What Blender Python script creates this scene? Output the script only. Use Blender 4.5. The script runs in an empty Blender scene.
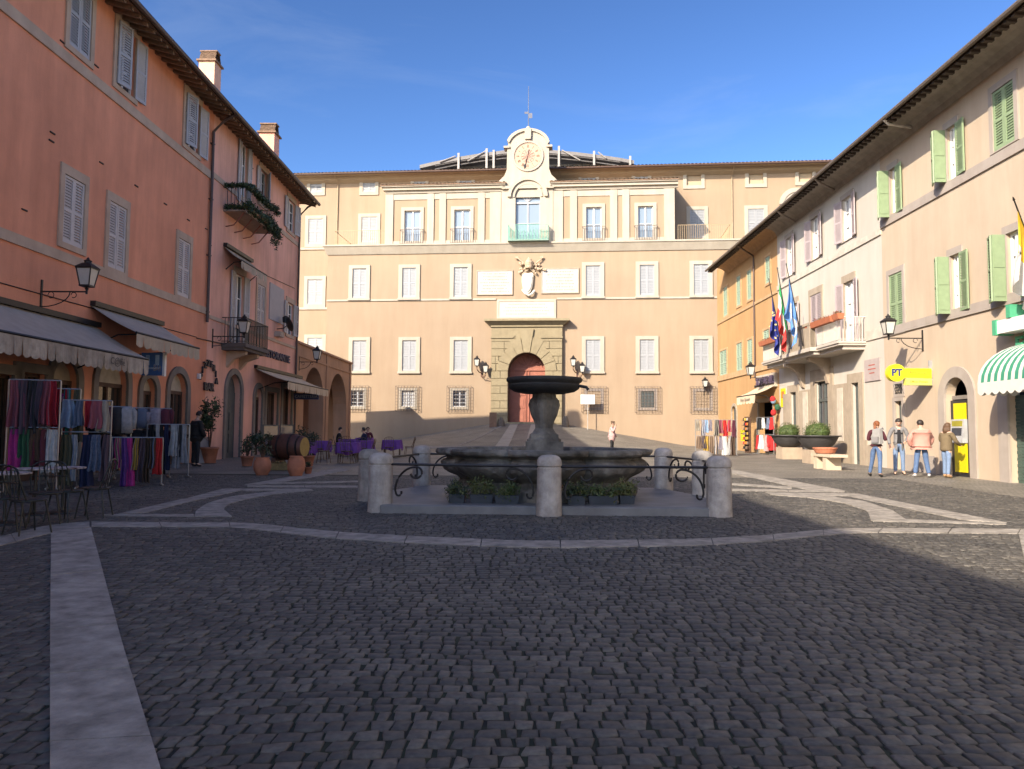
import bpy, bmesh, math, random
import numpy as np
from mathutils import Vector, Matrix
random.seed(7); np.random.seed(7)
SC = bpy.context.scene; COL = SC.collection
R = math.radians
# ------------------------------------------------------------------ camera
FPX, PITCH, ROLL, EYE = 745.1, 0.0639, 0.0076, 1.5
F_ = np.array([0, math.cos(PITCH), math.sin(PITCH)])
_R0 = np.array([1.0, 0, 0]); _U0 = np.array([0, -math.sin(PITCH), math.cos(PITCH)])
R_ = _R0*math.cos(ROLL)+_U0*math.sin(ROLL); U_ = -_R0*math.sin(ROLL)+_U0*math.cos(ROLL)
cd = bpy.data.cameras.new('camera'); cam = bpy.data.objects.new('camera', cd); COL.objects.link(cam)
cd.sensor_width = 36; cd.lens = FPX/1024*36; cd.clip_start = .1; cd.clip_end = 3000
cam.matrix_world = Matrix(((R_[0], U_[0], -F_[0], 0), (R_[1], U_[1], -F_[1], 0), (R_[2], U_[2], -F_[2], EYE), (0, 0, 0, 1)))
SC.camera = cam
# ------------------------------------------------------------------ light
SUN = Vector((1.15, 1.40, -.975)).normalized()          # direction the light travels
sl = bpy.data.lights.new('sun', 'SUN'); so = bpy.data.objects.new('sun', sl); COL.objects.link(so)
sl.energy = 3.65; sl.angle = R(.53); sl.color = (1, .87, .70)
so.rotation_euler = SUN.to_track_quat('-Z', 'Y').to_euler(); so.location = (-30, -40, 40)
W = bpy.data.worlds.new('World'); SC.world = W; W.use_nodes = True
nt = W.node_tree; nt.nodes.clear()
sky = nt.nodes.new('ShaderNodeTexSky'); sky.sky_type = 'NISHITA'; sky.sun_disc = False
sky.sun_elevation = math.asin(-SUN.z); sky.sun_rotation = math.atan2(-SUN.x, -SUN.y)
sky.altitude = 400; sky.air_density = 1.0; sky.dust_density = 1.9; sky.ozone_density = 3.4
bg = nt.nodes.new('ShaderNodeBackground'); wo = nt.nodes.new('ShaderNodeOutputWorld')
tc = nt.nodes.new('ShaderNodeTexCoord'); mp = nt.nodes.new('ShaderNodeMapping'); mp.inputs['Scale'].default_value = (1.2, 1.6, 6)
mp.inputs['Rotation'].default_value = (0, R(18), R(20))
ns = nt.nodes.new('ShaderNodeTexNoise'); ns.inputs['Scale'].default_value = 2.2; ns.inputs['Detail'].default_value = 7; ns.inputs['Roughness'].default_value = .62
ns.inputs['Distortion'].default_value = .6
rp = nt.nodes.new('ShaderNodeValToRGB'); rp.color_ramp.elements[0].position = .52; rp.color_ramp.elements[1].position = .95
rp.color_ramp.elements[0].color = (0, 0, 0, 1); rp.color_ramp.elements[1].color = (.16, .16, .16, 1)
mx = nt.nodes.new('ShaderNodeMixRGB'); mx.inputs[2].default_value = (6.5, 7.2, 8.2, 1)
L = nt.links.new
L(tc.outputs['Generated'], mp.inputs[0]); L(mp.outputs[0], ns.inputs[0]); L(ns.outputs[0], rp.inputs[0]); L(rp.outputs[0], mx.inputs[0])
gm = nt.nodes.new('ShaderNodeGamma'); gm.inputs[1].default_value = 1.5
L(sky.outputs[0], gm.inputs[0]); L(gm.outputs[0], mx.inputs[1]); L(mx.outputs[0], bg.inputs[0]); L(bg.outputs[0], wo.inputs[0])
bg.inputs[1].default_value = .05
vs = SC.view_settings; vs.view_transform = 'Standard'; vs.look = 'None'; vs.exposure = 1.35; vs.gamma = 1; vs.use_curve_mapping = False
SC.display_settings.display_device = 'sRGB'
try:
    SC.cycles.max_bounces = 7; SC.cycles.diffuse_bounces = 4; SC.cycles.use_denoising = True
except Exception: pass

# ------------------------------------------------------------------ geometry of the place
def ray(px, py):
    d = F_*FPX + R_*(px-512) - U_*(py-384.5)
    return d/np.linalg.norm(d)
PO = np.array([1.13, 56.0]); PTH = R(-5.22)
def palace_y(x): return PO[1] - (x-PO[0])*math.tan(-PTH)
def zg(x, y):
    z = .011*y
    if y > 43:
        t = min(1, max(0, (y-43)/(palace_y(x)-43)))
        s = max(0, 1-max(0, abs(x-1.2)-2.4)/9.3)
        z += 1.58*(t**1.15)*s
    return z
def G(px, py):
    """the point of the ground seen at a pixel of the photograph"""
    d = ray(px, py); t = EYE/max(1e-4, (.011*d[1]-d[2]))
    p = d*t
    if p[1] > 43:
        for t in np.arange(42/d[1], 70/d[1], .05):
            p = d*t
            if p[2]+EYE <= zg(p[0], p[1]): break
    return Vector((p[0], p[1], zg(p[0], p[1])))
def AT(px, py, Y):
    d = ray(px, py); p = d*(Y/d[1]); return Vector((p[0], p[1], p[2]+EYE))
class Fr:
    """a facade plane: local x runs along it (left to right seen from the square), -y points out of it"""
    def __init__(s, x, y, th): s.o = np.array([x, y]); s.th = th; s.ex = np.array([math.cos(th), math.sin(th)]); s.ey = np.array([-math.sin(th), math.cos(th)])
    def loc(s, px, py, out=0.0):
        d = ray(px, py); t = (s.o@s.ey-out)/(d[:2]@s.ey); p = d*t
        return float((p[:2]-s.o)@s.ex), float(p[2]+EYE)
    def u(s, px, py=400, out=0.0): return s.loc(px, py, out)[0]
    def z(s, px, py, out=0.0): return s.loc(px, py, out)[1]
    def w(s, u, z, out=0.0): p = s.o+s.ex*u-s.ey*out; return Vector((p[0], p[1], z))
FL = Fr(-12.3, 0, R(90-1.008)); FRR = Fr(13.6, 0, R(-90-.456)); FP = Fr(PO[0], PO[1], PTH)

# ------------------------------------------------------------------ materials
MATS = {}
def nodes(name):
    m = bpy.data.materials.new(name); m.use_nodes = True; t = m.node_tree; b = t.nodes['Principled BSDF']
    return m, t, b
def M(name, col, rough=.7, var=.18, scale=3, bump=0.0, bscale=40, metal=0, spec=.5, streak=0.0, detail=6, col2=None):
    if name in MATS: return MATS[name]
    m, t, b = nodes(name); N = t.nodes.new; l = t.links.new
    b.inputs['Roughness'].default_value = rough; b.inputs['Metallic'].default_value = metal
    b.inputs['Specular IOR Level'].default_value = spec
    g = N('ShaderNodeNewGeometry')
    n = N('ShaderNodeTexNoise'); n.inputs['Scale'].default_value = scale; n.inputs['Detail'].default_value = detail; n.inputs['Roughness'].default_value = .6
    l(g.outputs['Position'], n.inputs['Vector'])
    r = N('ShaderNodeValToRGB'); r.color_ramp.elements[0].position = .3; r.color_ramp.elements[1].position = .7
    c = np.array(col)
    lo = c*(1-var); hi = np.minimum(1, c*(1+var)) if col2 is None else np.array(col2)
    r.color_ramp.elements[0].color = (*lo, 1); r.color_ramp.elements[1].color = (*hi, 1)
    l(n.outputs[0], r.inputs[0]); out = r.outputs[0]
    if streak:
        mp = N('ShaderNodeMapping'); mp.inputs['Scale'].default_value = (1.6, 1.6, .22)
        l(g.outputs['Position'], mp.inputs[0])
        n2 = N('ShaderNodeTexNoise'); n2.inputs['Scale'].default_value = 1.1; n2.inputs['Detail'].default_value = 8; n2.inputs['Roughness'].default_value = .65
        l(mp.outputs[0], n2.inputs['Vector'])
        r2 = N('ShaderNodeValToRGB'); r2.color_ramp.elements[0].position = .35; r2.color_ramp.elements[1].position = .62
        k = 1-streak; r2.color_ramp.elements[0].color = (k, k*.98, k*.96, 1); r2.color_ramp.elements[1].color = (1, 1, 1, 1)
        l(n2.outputs[0], r2.inputs[0])
        mm = N('ShaderNodeMixRGB'); mm.blend_type = 'MULTIPLY'; mm.inputs[0].default_value = 1
        l(out, mm.inputs[1]); l(r2.outputs[0], mm.inputs[2]); out = mm.outputs[0]
    l(out, b.inputs['Base Color'])
    if bump:
        n3 = N('ShaderNodeTexNoise'); n3.inputs['Scale'].default_value = bscale; n3.inputs['Detail'].default_value = 5
        l(g.outputs['Position'], n3.inputs['Vector'])
        bp = N('ShaderNodeBump'); bp.inputs['Strength'].default_value = bump; bp.inputs['Distance'].default_value = .02
        l(n3.outputs[0], bp.inputs['Height']); l(bp.outputs[0], b.inputs['Normal'])
    MATS[name] = m; return m
def glass(name, col, rough=.06):
    if name in MATS: return MATS[name]
    m, t, b = nodes(name); b.inputs['Base Color'].default_value = (*col, 1); b.inputs['Roughness'].default_value = rough
    b.inputs['Specular IOR Level'].default_value = .8
    n = t.nodes.new('ShaderNodeTexNoise'); n.inputs['Scale'].default_value = 1.3
    g = t.nodes.new('ShaderNodeNewGeometry'); t.links.new(g.outputs['Position'], n.inputs['Vector'])
    bp = t.nodes.new('ShaderNodeBump'); bp.inputs['Strength'].default_value = .06; bp.inputs['Distance'].default_value = .05
    t.links.new(n.outputs[0], bp.inputs['Height']); t.links.new(bp.outputs[0], b.inputs['Normal'])
    MATS[name] = m; return m
TERRA = M('terracotta_plaster', (.74, .305, .175), .9, .12, .5, .3, 30, streak=.14, detail=10)
PINK = M('pink_plaster', (.80, .42, .305), .9, .13, .5, .25, 30, streak=.2, detail=10)
TRIM = M('travertine_trim', (.50, .365, .265), .85, .12, 2, .2, 40, streak=.1)
PAL = M('palace_plaster', (.318, .236, .158), .9, .06, .35, .15, 30, streak=.07, detail=10)
PALW = M('palace_white', (.40, .355, .285), .85, .06, 1, .1, 30, streak=.10)
ORA = M('orange_plaster', (.42, .25, .108), .9, .07, .7, .15, 30, streak=.10)
CRM = M('cream_plaster', (.47, .43, .37), .9, .05, .5, .15, 30, streak=.08, detail=10)
PEA = M('peach_plaster', (.445, .355, .26), .9, .06, .5, .15, 30, streak=.08, detail=10)
ARC = M('arcade_plaster', (.44, .25, .15), .9, .10, .8, .2, 30, streak=.14)
PEP = M('tan_stone', (.33, .27, .20), .85, .12, 2.5, .25, 40, streak=.14)
GTRIM = M('grey_trim', (.33, .285, .245), .85, .08, 2, .15, 40, streak=.1)
OLIVE = M('portal_stone', (.26, .215, .13), .85, .10, 3, .3, 30, streak=.1)
SHG = M('grey_shutter', (.40, .39, .40), .6, .08, 6)
SHW = M('white_shutter', (.52, .46, .43), .6, .08, 6)
SHP = M('palace_shutter', (.29, .30, .31), .6, .05, 6)
SHL = M('lilac_shutter', (.36, .30, .30), .6, .08, 6)
SHGR = M('green_shutter', (.215, .285, .16), .55, .08, 6)
SHT = M('teal_shutter', (.28, .37, .28), .55, .08, 6)
DARK = M('dark_interior', (.012, .011, .010), .9, .2, 3)
GLS = glass('window_glass', (.03, .035, .045)); GLB = glass('blue_curtain_glass', (.20, .25, .30), .12)
GLC = glass('white_curtain_glass', (.42, .42, .42), .15)
IRON = M('wrought_iron', (.018, .016, .016), .5, .2, 20, metal=.2)
BROWNM = M('brown_pipe', (.07, .04, .03), .5, .2, 8)
WHITE = M('white_paint', (.72, .70, .66), .5, .05, 6)
WOOD = M('dark_wood', (.085, .045, .028), .7, .3, 8)
GWOOD = M('grey_door_wood', (.075, .085, .08), .6, .2, 8)
TILE = M('roof_tile', (.22, .14, .09), .9, .35, 5, .3, 20)
STONE = M('fountain_stone', (.175, .165, .145), .9, .5, 3.2, .8, 16, streak=.6, detail=10)
STONE2 = M('dark_bowl_stone', (.028, .028, .028), .75, .35, 6, .35, 25, streak=.3)
BOLL = M('bollard_stone', (.40, .365, .325), .9, .28, 6, .6, 26, streak=.42, detail=10)
BAND = M('travertine_band', (.275, .248, .212), .85, .42, 5.5, .6, 30, detail=14)
PLAT = M('platform_stone', (.15, .15, .15), .6, .25, 2, .25, 25)
TERP = M('terracotta_pot', (.40, .15, .08), .8, .2, 5)
LEAF = M('leaf_green', (.045, .075, .022), .6, .5, 9)
LEAF2 = M('leaf_olive', (.085, .10, .03), .6, .5, 9)
LEAFD = M('leaf_dark', (.022, .04, .018), .6, .5, 9)
SOIL = M('soil', (.03, .02, .014), 1)
SKIN = M('skin', (.52, .32, .23), .6, .06, 20)
HAIRD = M('dark_hair', (.018, .012, .009), .6, .3, 40)
HAIRA = M('auburn_hair', (.20, .065, .02), .6, .3, 40)
HAIRB = M('brown_hair', (.085, .045, .022), .6, .3, 40)
LAMPG = M('lamp_glass', (.50, .48, .42), .25, .05, 8)

# ------------------------------------------------------------------ mesh helpers
class MB:
    def __init__(s): s.v = []; s.f = []; s.m = []
    def add(s, vs, fs, mi=0):
        o = len(s.v); s.v += [tuple(v) for v in vs]
        for f in fs: s.f.append(tuple(i+o for i in f)); s.m.append(mi)
        return s
    def box(s, x0, x1, y0, y1, z0, z1, mi=0):
        if x0 > x1: x0, x1 = x1, x0
        if y0 > y1: y0, y1 = y1, y0
        if z0 > z1: z0, z1 = z1, z0
        v = [(x0, y0, z0), (x1, y0, z0), (x1, y1, z0), (x0, y1, z0), (x0, y0, z1), (x1, y0, z1), (x1, y1, z1), (x0, y1, z1)]
        return s.add(v, [(0, 3, 2, 1), (4, 5, 6, 7), (0, 1, 5, 4), (1, 2, 6, 5), (2, 3, 7, 6), (3, 0, 4, 7)], mi)
    def hexa(s, v, mi=0):
        return s.add(v, [(0, 3, 2, 1), (4, 5, 6, 7), (0, 1, 5, 4), (1, 2, 6, 5), (2, 3, 7, 6), (3, 0, 4, 7)], mi)
    def tube(s, pts, r, n=6, mi=0, r2=None, cap=True):
        pts = [Vector(p) for p in pts]; k = len(pts); rs = []
        for i in range(k):
            t = (pts[min(i+1, k-1)]-pts[max(i-1, 0)])
            if t.length < 1e-9: t = Vector((0, 0, 1))
            t.normalize(); a = Vector((0, 0, 1)) if abs(t.z) < .9 else Vector((1, 0, 0))
            e1 = t.cross(a).normalized(); e2 = t.cross(e1)
            rr = r if r2 is None else r+(r2-r)*i/max(1, k-1)
            if isinstance(r, (list, tuple)): rr = r[i]
            rs.append([pts[i]+(e1*math.cos(2*math.pi*j/n)+e2*math.sin(2*math.pi*j/n))*rr for j in range(n)])
        v = [q for ring in rs for q in ring]; f = []
        for i in range(k-1):
            for j in range(n): f.append((i*n+j, i*n+(j+1) % n, (i+1)*n+(j+1) % n, (i+1)*n+j))
        if cap: f.append(tuple(range(n))[::-1]); f.append(tuple((k-1)*n+j for j in range(n)))
        return s.add(v, f, mi)
    def lathe(s, prof, n=16, c=(0, 0, 0), mi=0, mod=None, cap=True):
        v = []; f = []
        for (r, z) in prof:
            for j in range(n):
                a = 2*math.pi*j/n; q = r*(mod(a, z) if mod else 1)
                v.append((c[0]+q*math.cos(a), c[1]+q*math.sin(a), c[2]+z))
        for i in range(len(prof)-1):
            for j in range(n): f.append((i*n+j, i*n+(j+1) % n, (i+1)*n+(j+1) % n, (i+1)*n+j))
        if cap:
            f.append(tuple(range(n))[::-1]); f.append(tuple((len(prof)-1)*n+j for j in range(n)))
        return s.add(v, f, mi)
    def prism(s, poly, y0, y1, mi=0):
        """polygon in the local xz plane extruded along y"""
        n = len(poly); v = [(a, y0, b) for a, b in poly]+[(a, y1, b) for a, b in poly]
        f = [tuple(range(n)), tuple(range(2*n-1, n-1, -1))]+[(i, (i+1) % n, n+(i+1) % n, n+i) for i in range(n)]
        return s.add(v, f, mi)
    def arch_band(s, cx, zs, r0, r1, y0, y1, n=14, a0=0, a1=180, mi=0):
        for i in range(n):
            t0 = R(a0+(a1-a0)*i/n); t1 = R(a0+(a1-a0)*(i+1)/n)
            p = [(cx+r*math.cos(t), zs+r*math.sin(t)) for r, t in ((r0, t0), (r1, t0), (r1, t1), (r0, t1))]
            s.prism(p, y0, y1, mi)
        return s
    def ball(s, c, rx, ry=None, rz=None, n=12, m=8, mi=0):
        ry = ry or rx; rz = rz or rx
        return s.lathe_e(c, rx, ry, rz, n, m, mi)
    def lathe_e(s, c, rx, ry, rz, n, m, mi):
        v = []; f = []
        for i in range(m+1):
            a = -math.pi/2+math.pi*i/m
            for j in range(n):
                b = 2*math.pi*j/n
                v.append((c[0]+rx*math.cos(a)*math.cos(b), c[1]+ry*math.cos(a)*math.sin(b), c[2]+rz*math.sin(a)))
        for i in range(m):
            for j in range(n): f.append((i*n+j, i*n+(j+1) % n, (i+1)*n+(j+1) % n, (i+1)*n+j))
        return s.add(v, f, mi)
    def leaves(s, c, rad, n, size, mi=0, shell=.45, nm=1):
        for _ in range(n):
            d = Vector((random.gauss(0, 1), random.gauss(0, 1), random.gauss(0, 1))).normalized()
            q = (shell+(1-shell)*random.random())*(1+.18*math.sin(5*d.x+3*d.y)*math.cos(4*d.z))
            p = Vector((c[0]+d.x*rad[0]*q, c[1]+d.y*rad[1]*q, c[2]+d.z*rad[2]*q))
            a = Vector((random.gauss(0, 1), random.gauss(0, 1), random.gauss(0, 1))).normalized()
            b = a.cross(d if abs(a.dot(d)) < .95 else Vector((0, 0, 1))).normalized()
            sz = size*random.uniform(.6, 1.3)
            s.add([p-a*sz, p+b*sz*.45, p+a*sz, p-b*sz*.45], [(0, 1, 2, 3)], mi+(random.randrange(nm) if nm > 1 else 0))
        return s
    def mesh(s, name, mats, smooth=False, recalc=False):
        me = bpy.data.meshes.new(name); me.from_pydata(s.v, [], s.f)
        for m in (mats if isinstance(mats, (list, tuple)) else [mats]): me.materials.append(m)
        if any(s.m): me.polygons.foreach_set('material_index', s.m)
        if recalc:
            bm = bmesh.new(); bm.from_mesh(me); bmesh.ops.recalc_face_normals(bm, faces=bm.faces); bm.to_mesh(me); bm.free()
        if smooth: me.polygons.foreach_set('use_smooth', [True]*len(me.polygons))
        me.update(); return me
    def build(s, name, mats, parent=None, loc=(0, 0, 0), rz=0, smooth=False, recalc=True):
        return link(name, s.mesh(name, mats, smooth, recalc), parent, loc, rz)
def link(name, me, parent=None, loc=(0, 0, 0), rz=0):
    o = bpy.data.objects.new(name, me); COL.objects.link(o); o.location = loc; o.rotation_euler = (0, 0, rz)
    if parent: o.parent = parent
    return o
def tag(o, label=None, cat=None, group=None, kind=None):
    for k, v in (('label', label), ('category', cat), ('group', group), ('kind', kind)):
        if v: o[k] = v
    return o
def thing(name, label, cat, loc=(0, 0, 0), rz=0, group=None):
    o = bpy.data.objects.new(name, None); COL.objects.link(o); o.empty_display_size = .3
    o.location = loc; o.rotation_euler = (0, 0, rz); return tag(o, label, cat, group)
def dup(o, loc=None, rz=None, label=None, parent=None, group=None):
    c = o.copy(); COL.objects.link(c)
    if parent: c.parent = parent
    if loc is not None: c.location = loc
    if rz is not None: c.rotation_euler = (0, 0, rz)
    if label: c['label'] = label
    if group: c['group'] = group
    for ch in list(o.children):
        dup(ch, parent=c)
    return c
def text(s, size, mat, parent, loc, rot=(R(90), 0, 0), name='lettering', depth=.012, align='CENTER', bold=.0, space=1.0, xs=1.0):
    cu = bpy.data.curves.new(name, 'FONT'); cu.body = s; cu.size = size; cu.extrude = depth; cu.align_x = align; cu.align_y = 'CENTER'; cu.offset = bold; cu.space_character = space
    cu.resolution_u = 2
    t = bpy.data.objects.new(name, cu); COL.objects.link(t)
    me = bpy.data.meshes.new_from_object(t.evaluated_get(bpy.context.evaluated_depsgraph_get()))
    bpy.data.objects.remove(t); me.name = name; me.materials.clear(); me.materials.append(mat)
    o = link(name, me, parent, loc); o.rotation_euler = rot; o.scale = (xs, 1, 1)
    return o

# ------------------------------------------------------------------ facade helpers
def wall_mesh(mb, u0, u1, z0, z1, ops, t=.28, y=0.0, mi=0):
    us = sorted({u0, u1, *[min(max(o[i], u0), u1) for o in ops for i in (0, 1)]})
    zs = sorted({z0, z1, *[min(max(o[i], z0), z1) for o in ops for i in (2, 3)]})
    for a, b in zip(us, us[1:]):
        if b-a < 1e-6: continue
        for c, d in zip(zs, zs[1:]):
            if d-c < 1e-6: continue
            mu, mz = (a+b)/2, (c+d)/2
            if any(o[0] < mu < o[1] and o[2] < mz < o[3] for o in ops): continue
            mb.add([(a, y, c), (b, y, c), (b, y, d), (a, y, d)], [(0, 1, 2, 3)], mi)
    for o in ops:
        a, b, c, d = o[:4]; arch = o[4] if len(o) > 4 else 0
        if not arch:
            mb.add([(a, y, c), (a, y, d), (a, y+t, d), (a, y+t, c)], [(0, 1, 2, 3)], mi); mb.add([(b, y, c), (b, y+t, c), (b, y+t, d), (b, y, d)], [(0, 1, 2, 3)], mi)
            mb.add([(a, y, d), (b, y, d), (b, y+t, d), (a, y+t, d)], [(0, 1, 2, 3)], mi); mb.add([(a, y, c), (a, y+t, c), (b, y+t, c), (b, y, c)], [(0, 1, 2, 3)], mi)
        else:
            rise = (b-a)/2 if arch == 1 else arch; zsp = d-rise; n = 16; cx = (a+b)/2; hw = (b-a)/2
            P = [(cx-hw*math.cos(math.pi*i/n), zsp+rise*math.sin(math.pi*i/n)) for i in range(n+1)]
            for p, q in zip(P, P[1:]):
                mb.add([(p[0], y, p[1]), (q[0], y, q[1]), (q[0], y, d), (p[0], y, d)], [(0, 1, 2, 3)], mi)
                mb.add([(p[0], y, p[1]), (p[0], y+t, p[1]), (q[0], y+t, q[1]), (q[0], y, q[1])], [(0, 1, 2, 3)], mi)
            mb.add([(a, y, c), (a, y, zsp), (a, y+t, zsp), (a, y+t, c)], [(0, 1, 2, 3)], mi); mb.add([(b, y, c), (b, y+t, c), (b, y+t, zsp), (b, y, zsp)], [(0, 1, 2, 3)], mi)
    return mb
_leaf = {}
def leaf(w, h, side, mat, pitch=.075):
    k = (round(w, 2), round(h, 2), side, mat.name, pitch)
    if k not in _leaf:
        w, h = round(w, 2), round(h, 2); b = MB(); st = min(.075, w*.16); t = .045
        b.box(0, st, -t, 0, 0, h); b.box(w-st, w, -t, 0, 0, h)
        mid = h*.47
        for z0, z1 in ((0, st*1.3), (mid, mid+st), (h-st, h)): b.box(st, w-st, -t, 0, z0, z1)
        for z0, z1 in ((st*1.3, mid), (mid+st, h-st)):
            n = max(2, int((z1-z0)/pitch)); p = (z1-z0)/n
            for i in range(n):
                z = z0+i*p
                b.add([(st, -t*.85, z), (w-st, -t*.85, z), (w-st, -.004, z+p*1.02), (st, -.004, z+p*1.02)], [(0, 1, 2, 3)])
                b.add([(st, -t*.85, z), (w-st, -t*.85, z), (w-st, -t*.85, z+p*.2), (st, -t*.85, z+p*.2)], [(0, 1, 2, 3)])
        if side == 'R': b.v = [(-x, y, z) for x, y, z in b.v]
        _leaf[k] = b.mesh('shutter', mat)
    return _leaf[k]
_wc = {}
def cached(key, fn):
    if key not in _wc: _wc[key] = fn()
    return _wc[key]
def frame_mesh(w, h, sw, so, mat, head=None, sill=None, y0=-.05, y1=.02):
    """surround of an opening w x h; sw = width of the jambs"""
    def f():
        b = MB(); hd = head or sw
        b.box(-sw, 0, y0, y1, 0, h+hd); b.box(w, w+sw, y0, y1, 0, h+hd); b.box(0, w, y0, y1, h, h+hd)
        b.box(-sw, w+sw, y0, y1, -(sill or sw), 0)
        return b.mesh('window', mat)
    return cached(('fr', round(w, 2), round(h, 2), sw, mat.name, head, sill, y0), f)
def casement_mesh(w, h, mat, bars=2, y=.14):
    def f():
        b = MB(); t = .06
        b.box(0, t, y-.05, y, 0, h); b.box(w-t, w, y-.05, y, 0, h); b.box(t, w-t, y-.05, y, 0, t); b.box(t, w-t, y-.05, y, h-t, h)
        b.box(w/2-.05, w/2+.05, y-.06, y, t, h-t)
        for i in range(1, bars+1):
            z = h*i/(bars+1); b.box(t, w/2-.05, y-.04, y, z-.02, z+.02); b.box(w/2+.05, w-t, y-.04, y, z-.02, z+.02)
        return b.mesh('casement', mat)
    return cached(('ca', round(w, 2), round(h, 2), mat.name, bars, y), f)
def pane_mesh(w, h, mat, y=.15):
    return cached(('pa', round(w, 2), round(h, 2), mat.name, y), lambda: MB().add([(0, y, 0), (w, y, 0), (w, y, h), (0, y, h)], [(0, 1, 2, 3)]).mesh('pane', mat))
def window(B, u0, u1, z0, z1, sw=.18, fmat=TRIM, shut='closed', smat=SHG, pane=GLS, cas=WHITE, head=None, sill=None, al=175, ar=175, pitch=.075, bars=2, proud=-.05, fold=False, lwo=None):
    w, h = round(u1-u0, 2), round(z1-z0, 2)
    B.ops.append((u0, u0+w, z0, z0+h))
    win = link('window', frame_mesh(w, h, sw, 0, fmat, head, sill, proud), B.o, (u0, 0, z0))
    if cas is not None and shut != 'closed': link('casement', casement_mesh(w, h, cas, bars), win)
    link('pane', pane_mesh(w, h, DARK if shut == 'closed' else pane), win)
    if shut == 'closed':
        yy = .03; lw = w/2-.005
        link('shutter', leaf(lw, h-.02, 'L', smat, pitch), win, (0, yy, .01)); link('shutter', leaf(lw, h-.02, 'R', smat, pitch), win, (w, yy, .01))
    elif shut == 'open':
        lw = lwo or w/2
        if fold:   # the far leaf folds in two: one half square to the wall, the other back along it
            link('shutter', MB().box(0, .045, -lw*.8, -.06, 0, h-.02).box(.045, .06, -lw*.74, -.10, .12, h*.42).box(.045, .06, -lw*.74, -.10, h*.5, h-.14).mesh('shutter', smat), win, (-.05, 0, .01))
            link('shutter', leaf(lw*.8, h-.02, 'R', smat, pitch), win, (-.055, -lw*.78, .01), R(-24))
        elif al: link('shutter', leaf(lw, h-.02, 'L', smat, pitch), win, (-.01, proud-.01, .01), R(-al))
        if ar: link('shutter', leaf(lw, h-.02, 'R', smat, pitch), win, (w+.01, proud-.01, .01), R(ar))
    return win
class Bld:
    def __init__(s, fr, name, label, cat='building', u=0, z=0, group=None):
        p = fr.w(0, 0); s.fr = fr; s.ops = []
        s.o = thing(name, label, cat, (p[0], p[1], 0), fr.th, group)
def at_facade(fr, u, z, out=0): return fr.w(u, z, out)
def tiled_roof(mb, u0, u1, y0, z0, y1, z1, pitch=.24, amp=.05, under=.06):
    """rows of curved tiles running up the slope"""
    n = max(2, int((u1-u0)/pitch)); p = (u1-u0)/n; k = 4; v = []; f = []
    cols = n*k+1
    for i in range(cols):
        u = u0+(u1-u0)*i/(cols-1); a = amp*abs(math.sin(math.pi*i/k))
        v += [(u, y0, z0+a), (u, y1, z1+a)]
    for i in range(cols-1): f.append((2*i, 2*i+2, 2*i+3, 2*i+1))
    mb.add(v, f)
    mb.add([(u0, y0, z0-under), (u1, y0, z0-under), (u1, y1, z1-under), (u0, y1, z1-under)], [(0, 1, 2, 3)])
    mb.add([(u0, y0, z0-under), (u1, y0, z0-under), (u1, y0, z0+.005), (u0, y0, z0+.005)], [(0, 1, 2, 3)])
    return mb
def railing(B, name, u0, u1, z0, z1, outs, mat, step=.13, r=.010, returns=True, parent=None, ends=(True, True)):
    b = MB(); o = -outs
    b.box(u0, u1, o-.02, o+.02, z1-.03, z1); b.box(u0, u1, o-.015, o+.015, z0+.06, z0+.085)
    n = max(2, int((u1-u0)/step))
    for i in range(n+1):
        u = u0+(u1-u0)*i/n; b.box(u-r, u+r, o-r, o+r, z0, z1)
    for uu, e in ((u0, ends[0]), (u1, ends[1])):
        if e:
            b.box(uu-.02, uu+.02, o, 0, z1-.03, z1); b.box(uu-.015, uu+.015, o, 0, z0+.06, z0+.085)
            m = max(1, int(outs/step))
            for i in range(1, m): b.box(uu-r, uu+r, o+outs*i/m-r, o+outs*i/m+r, z0, z1)
    return b.build(name, mat, parent or B.o)
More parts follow.
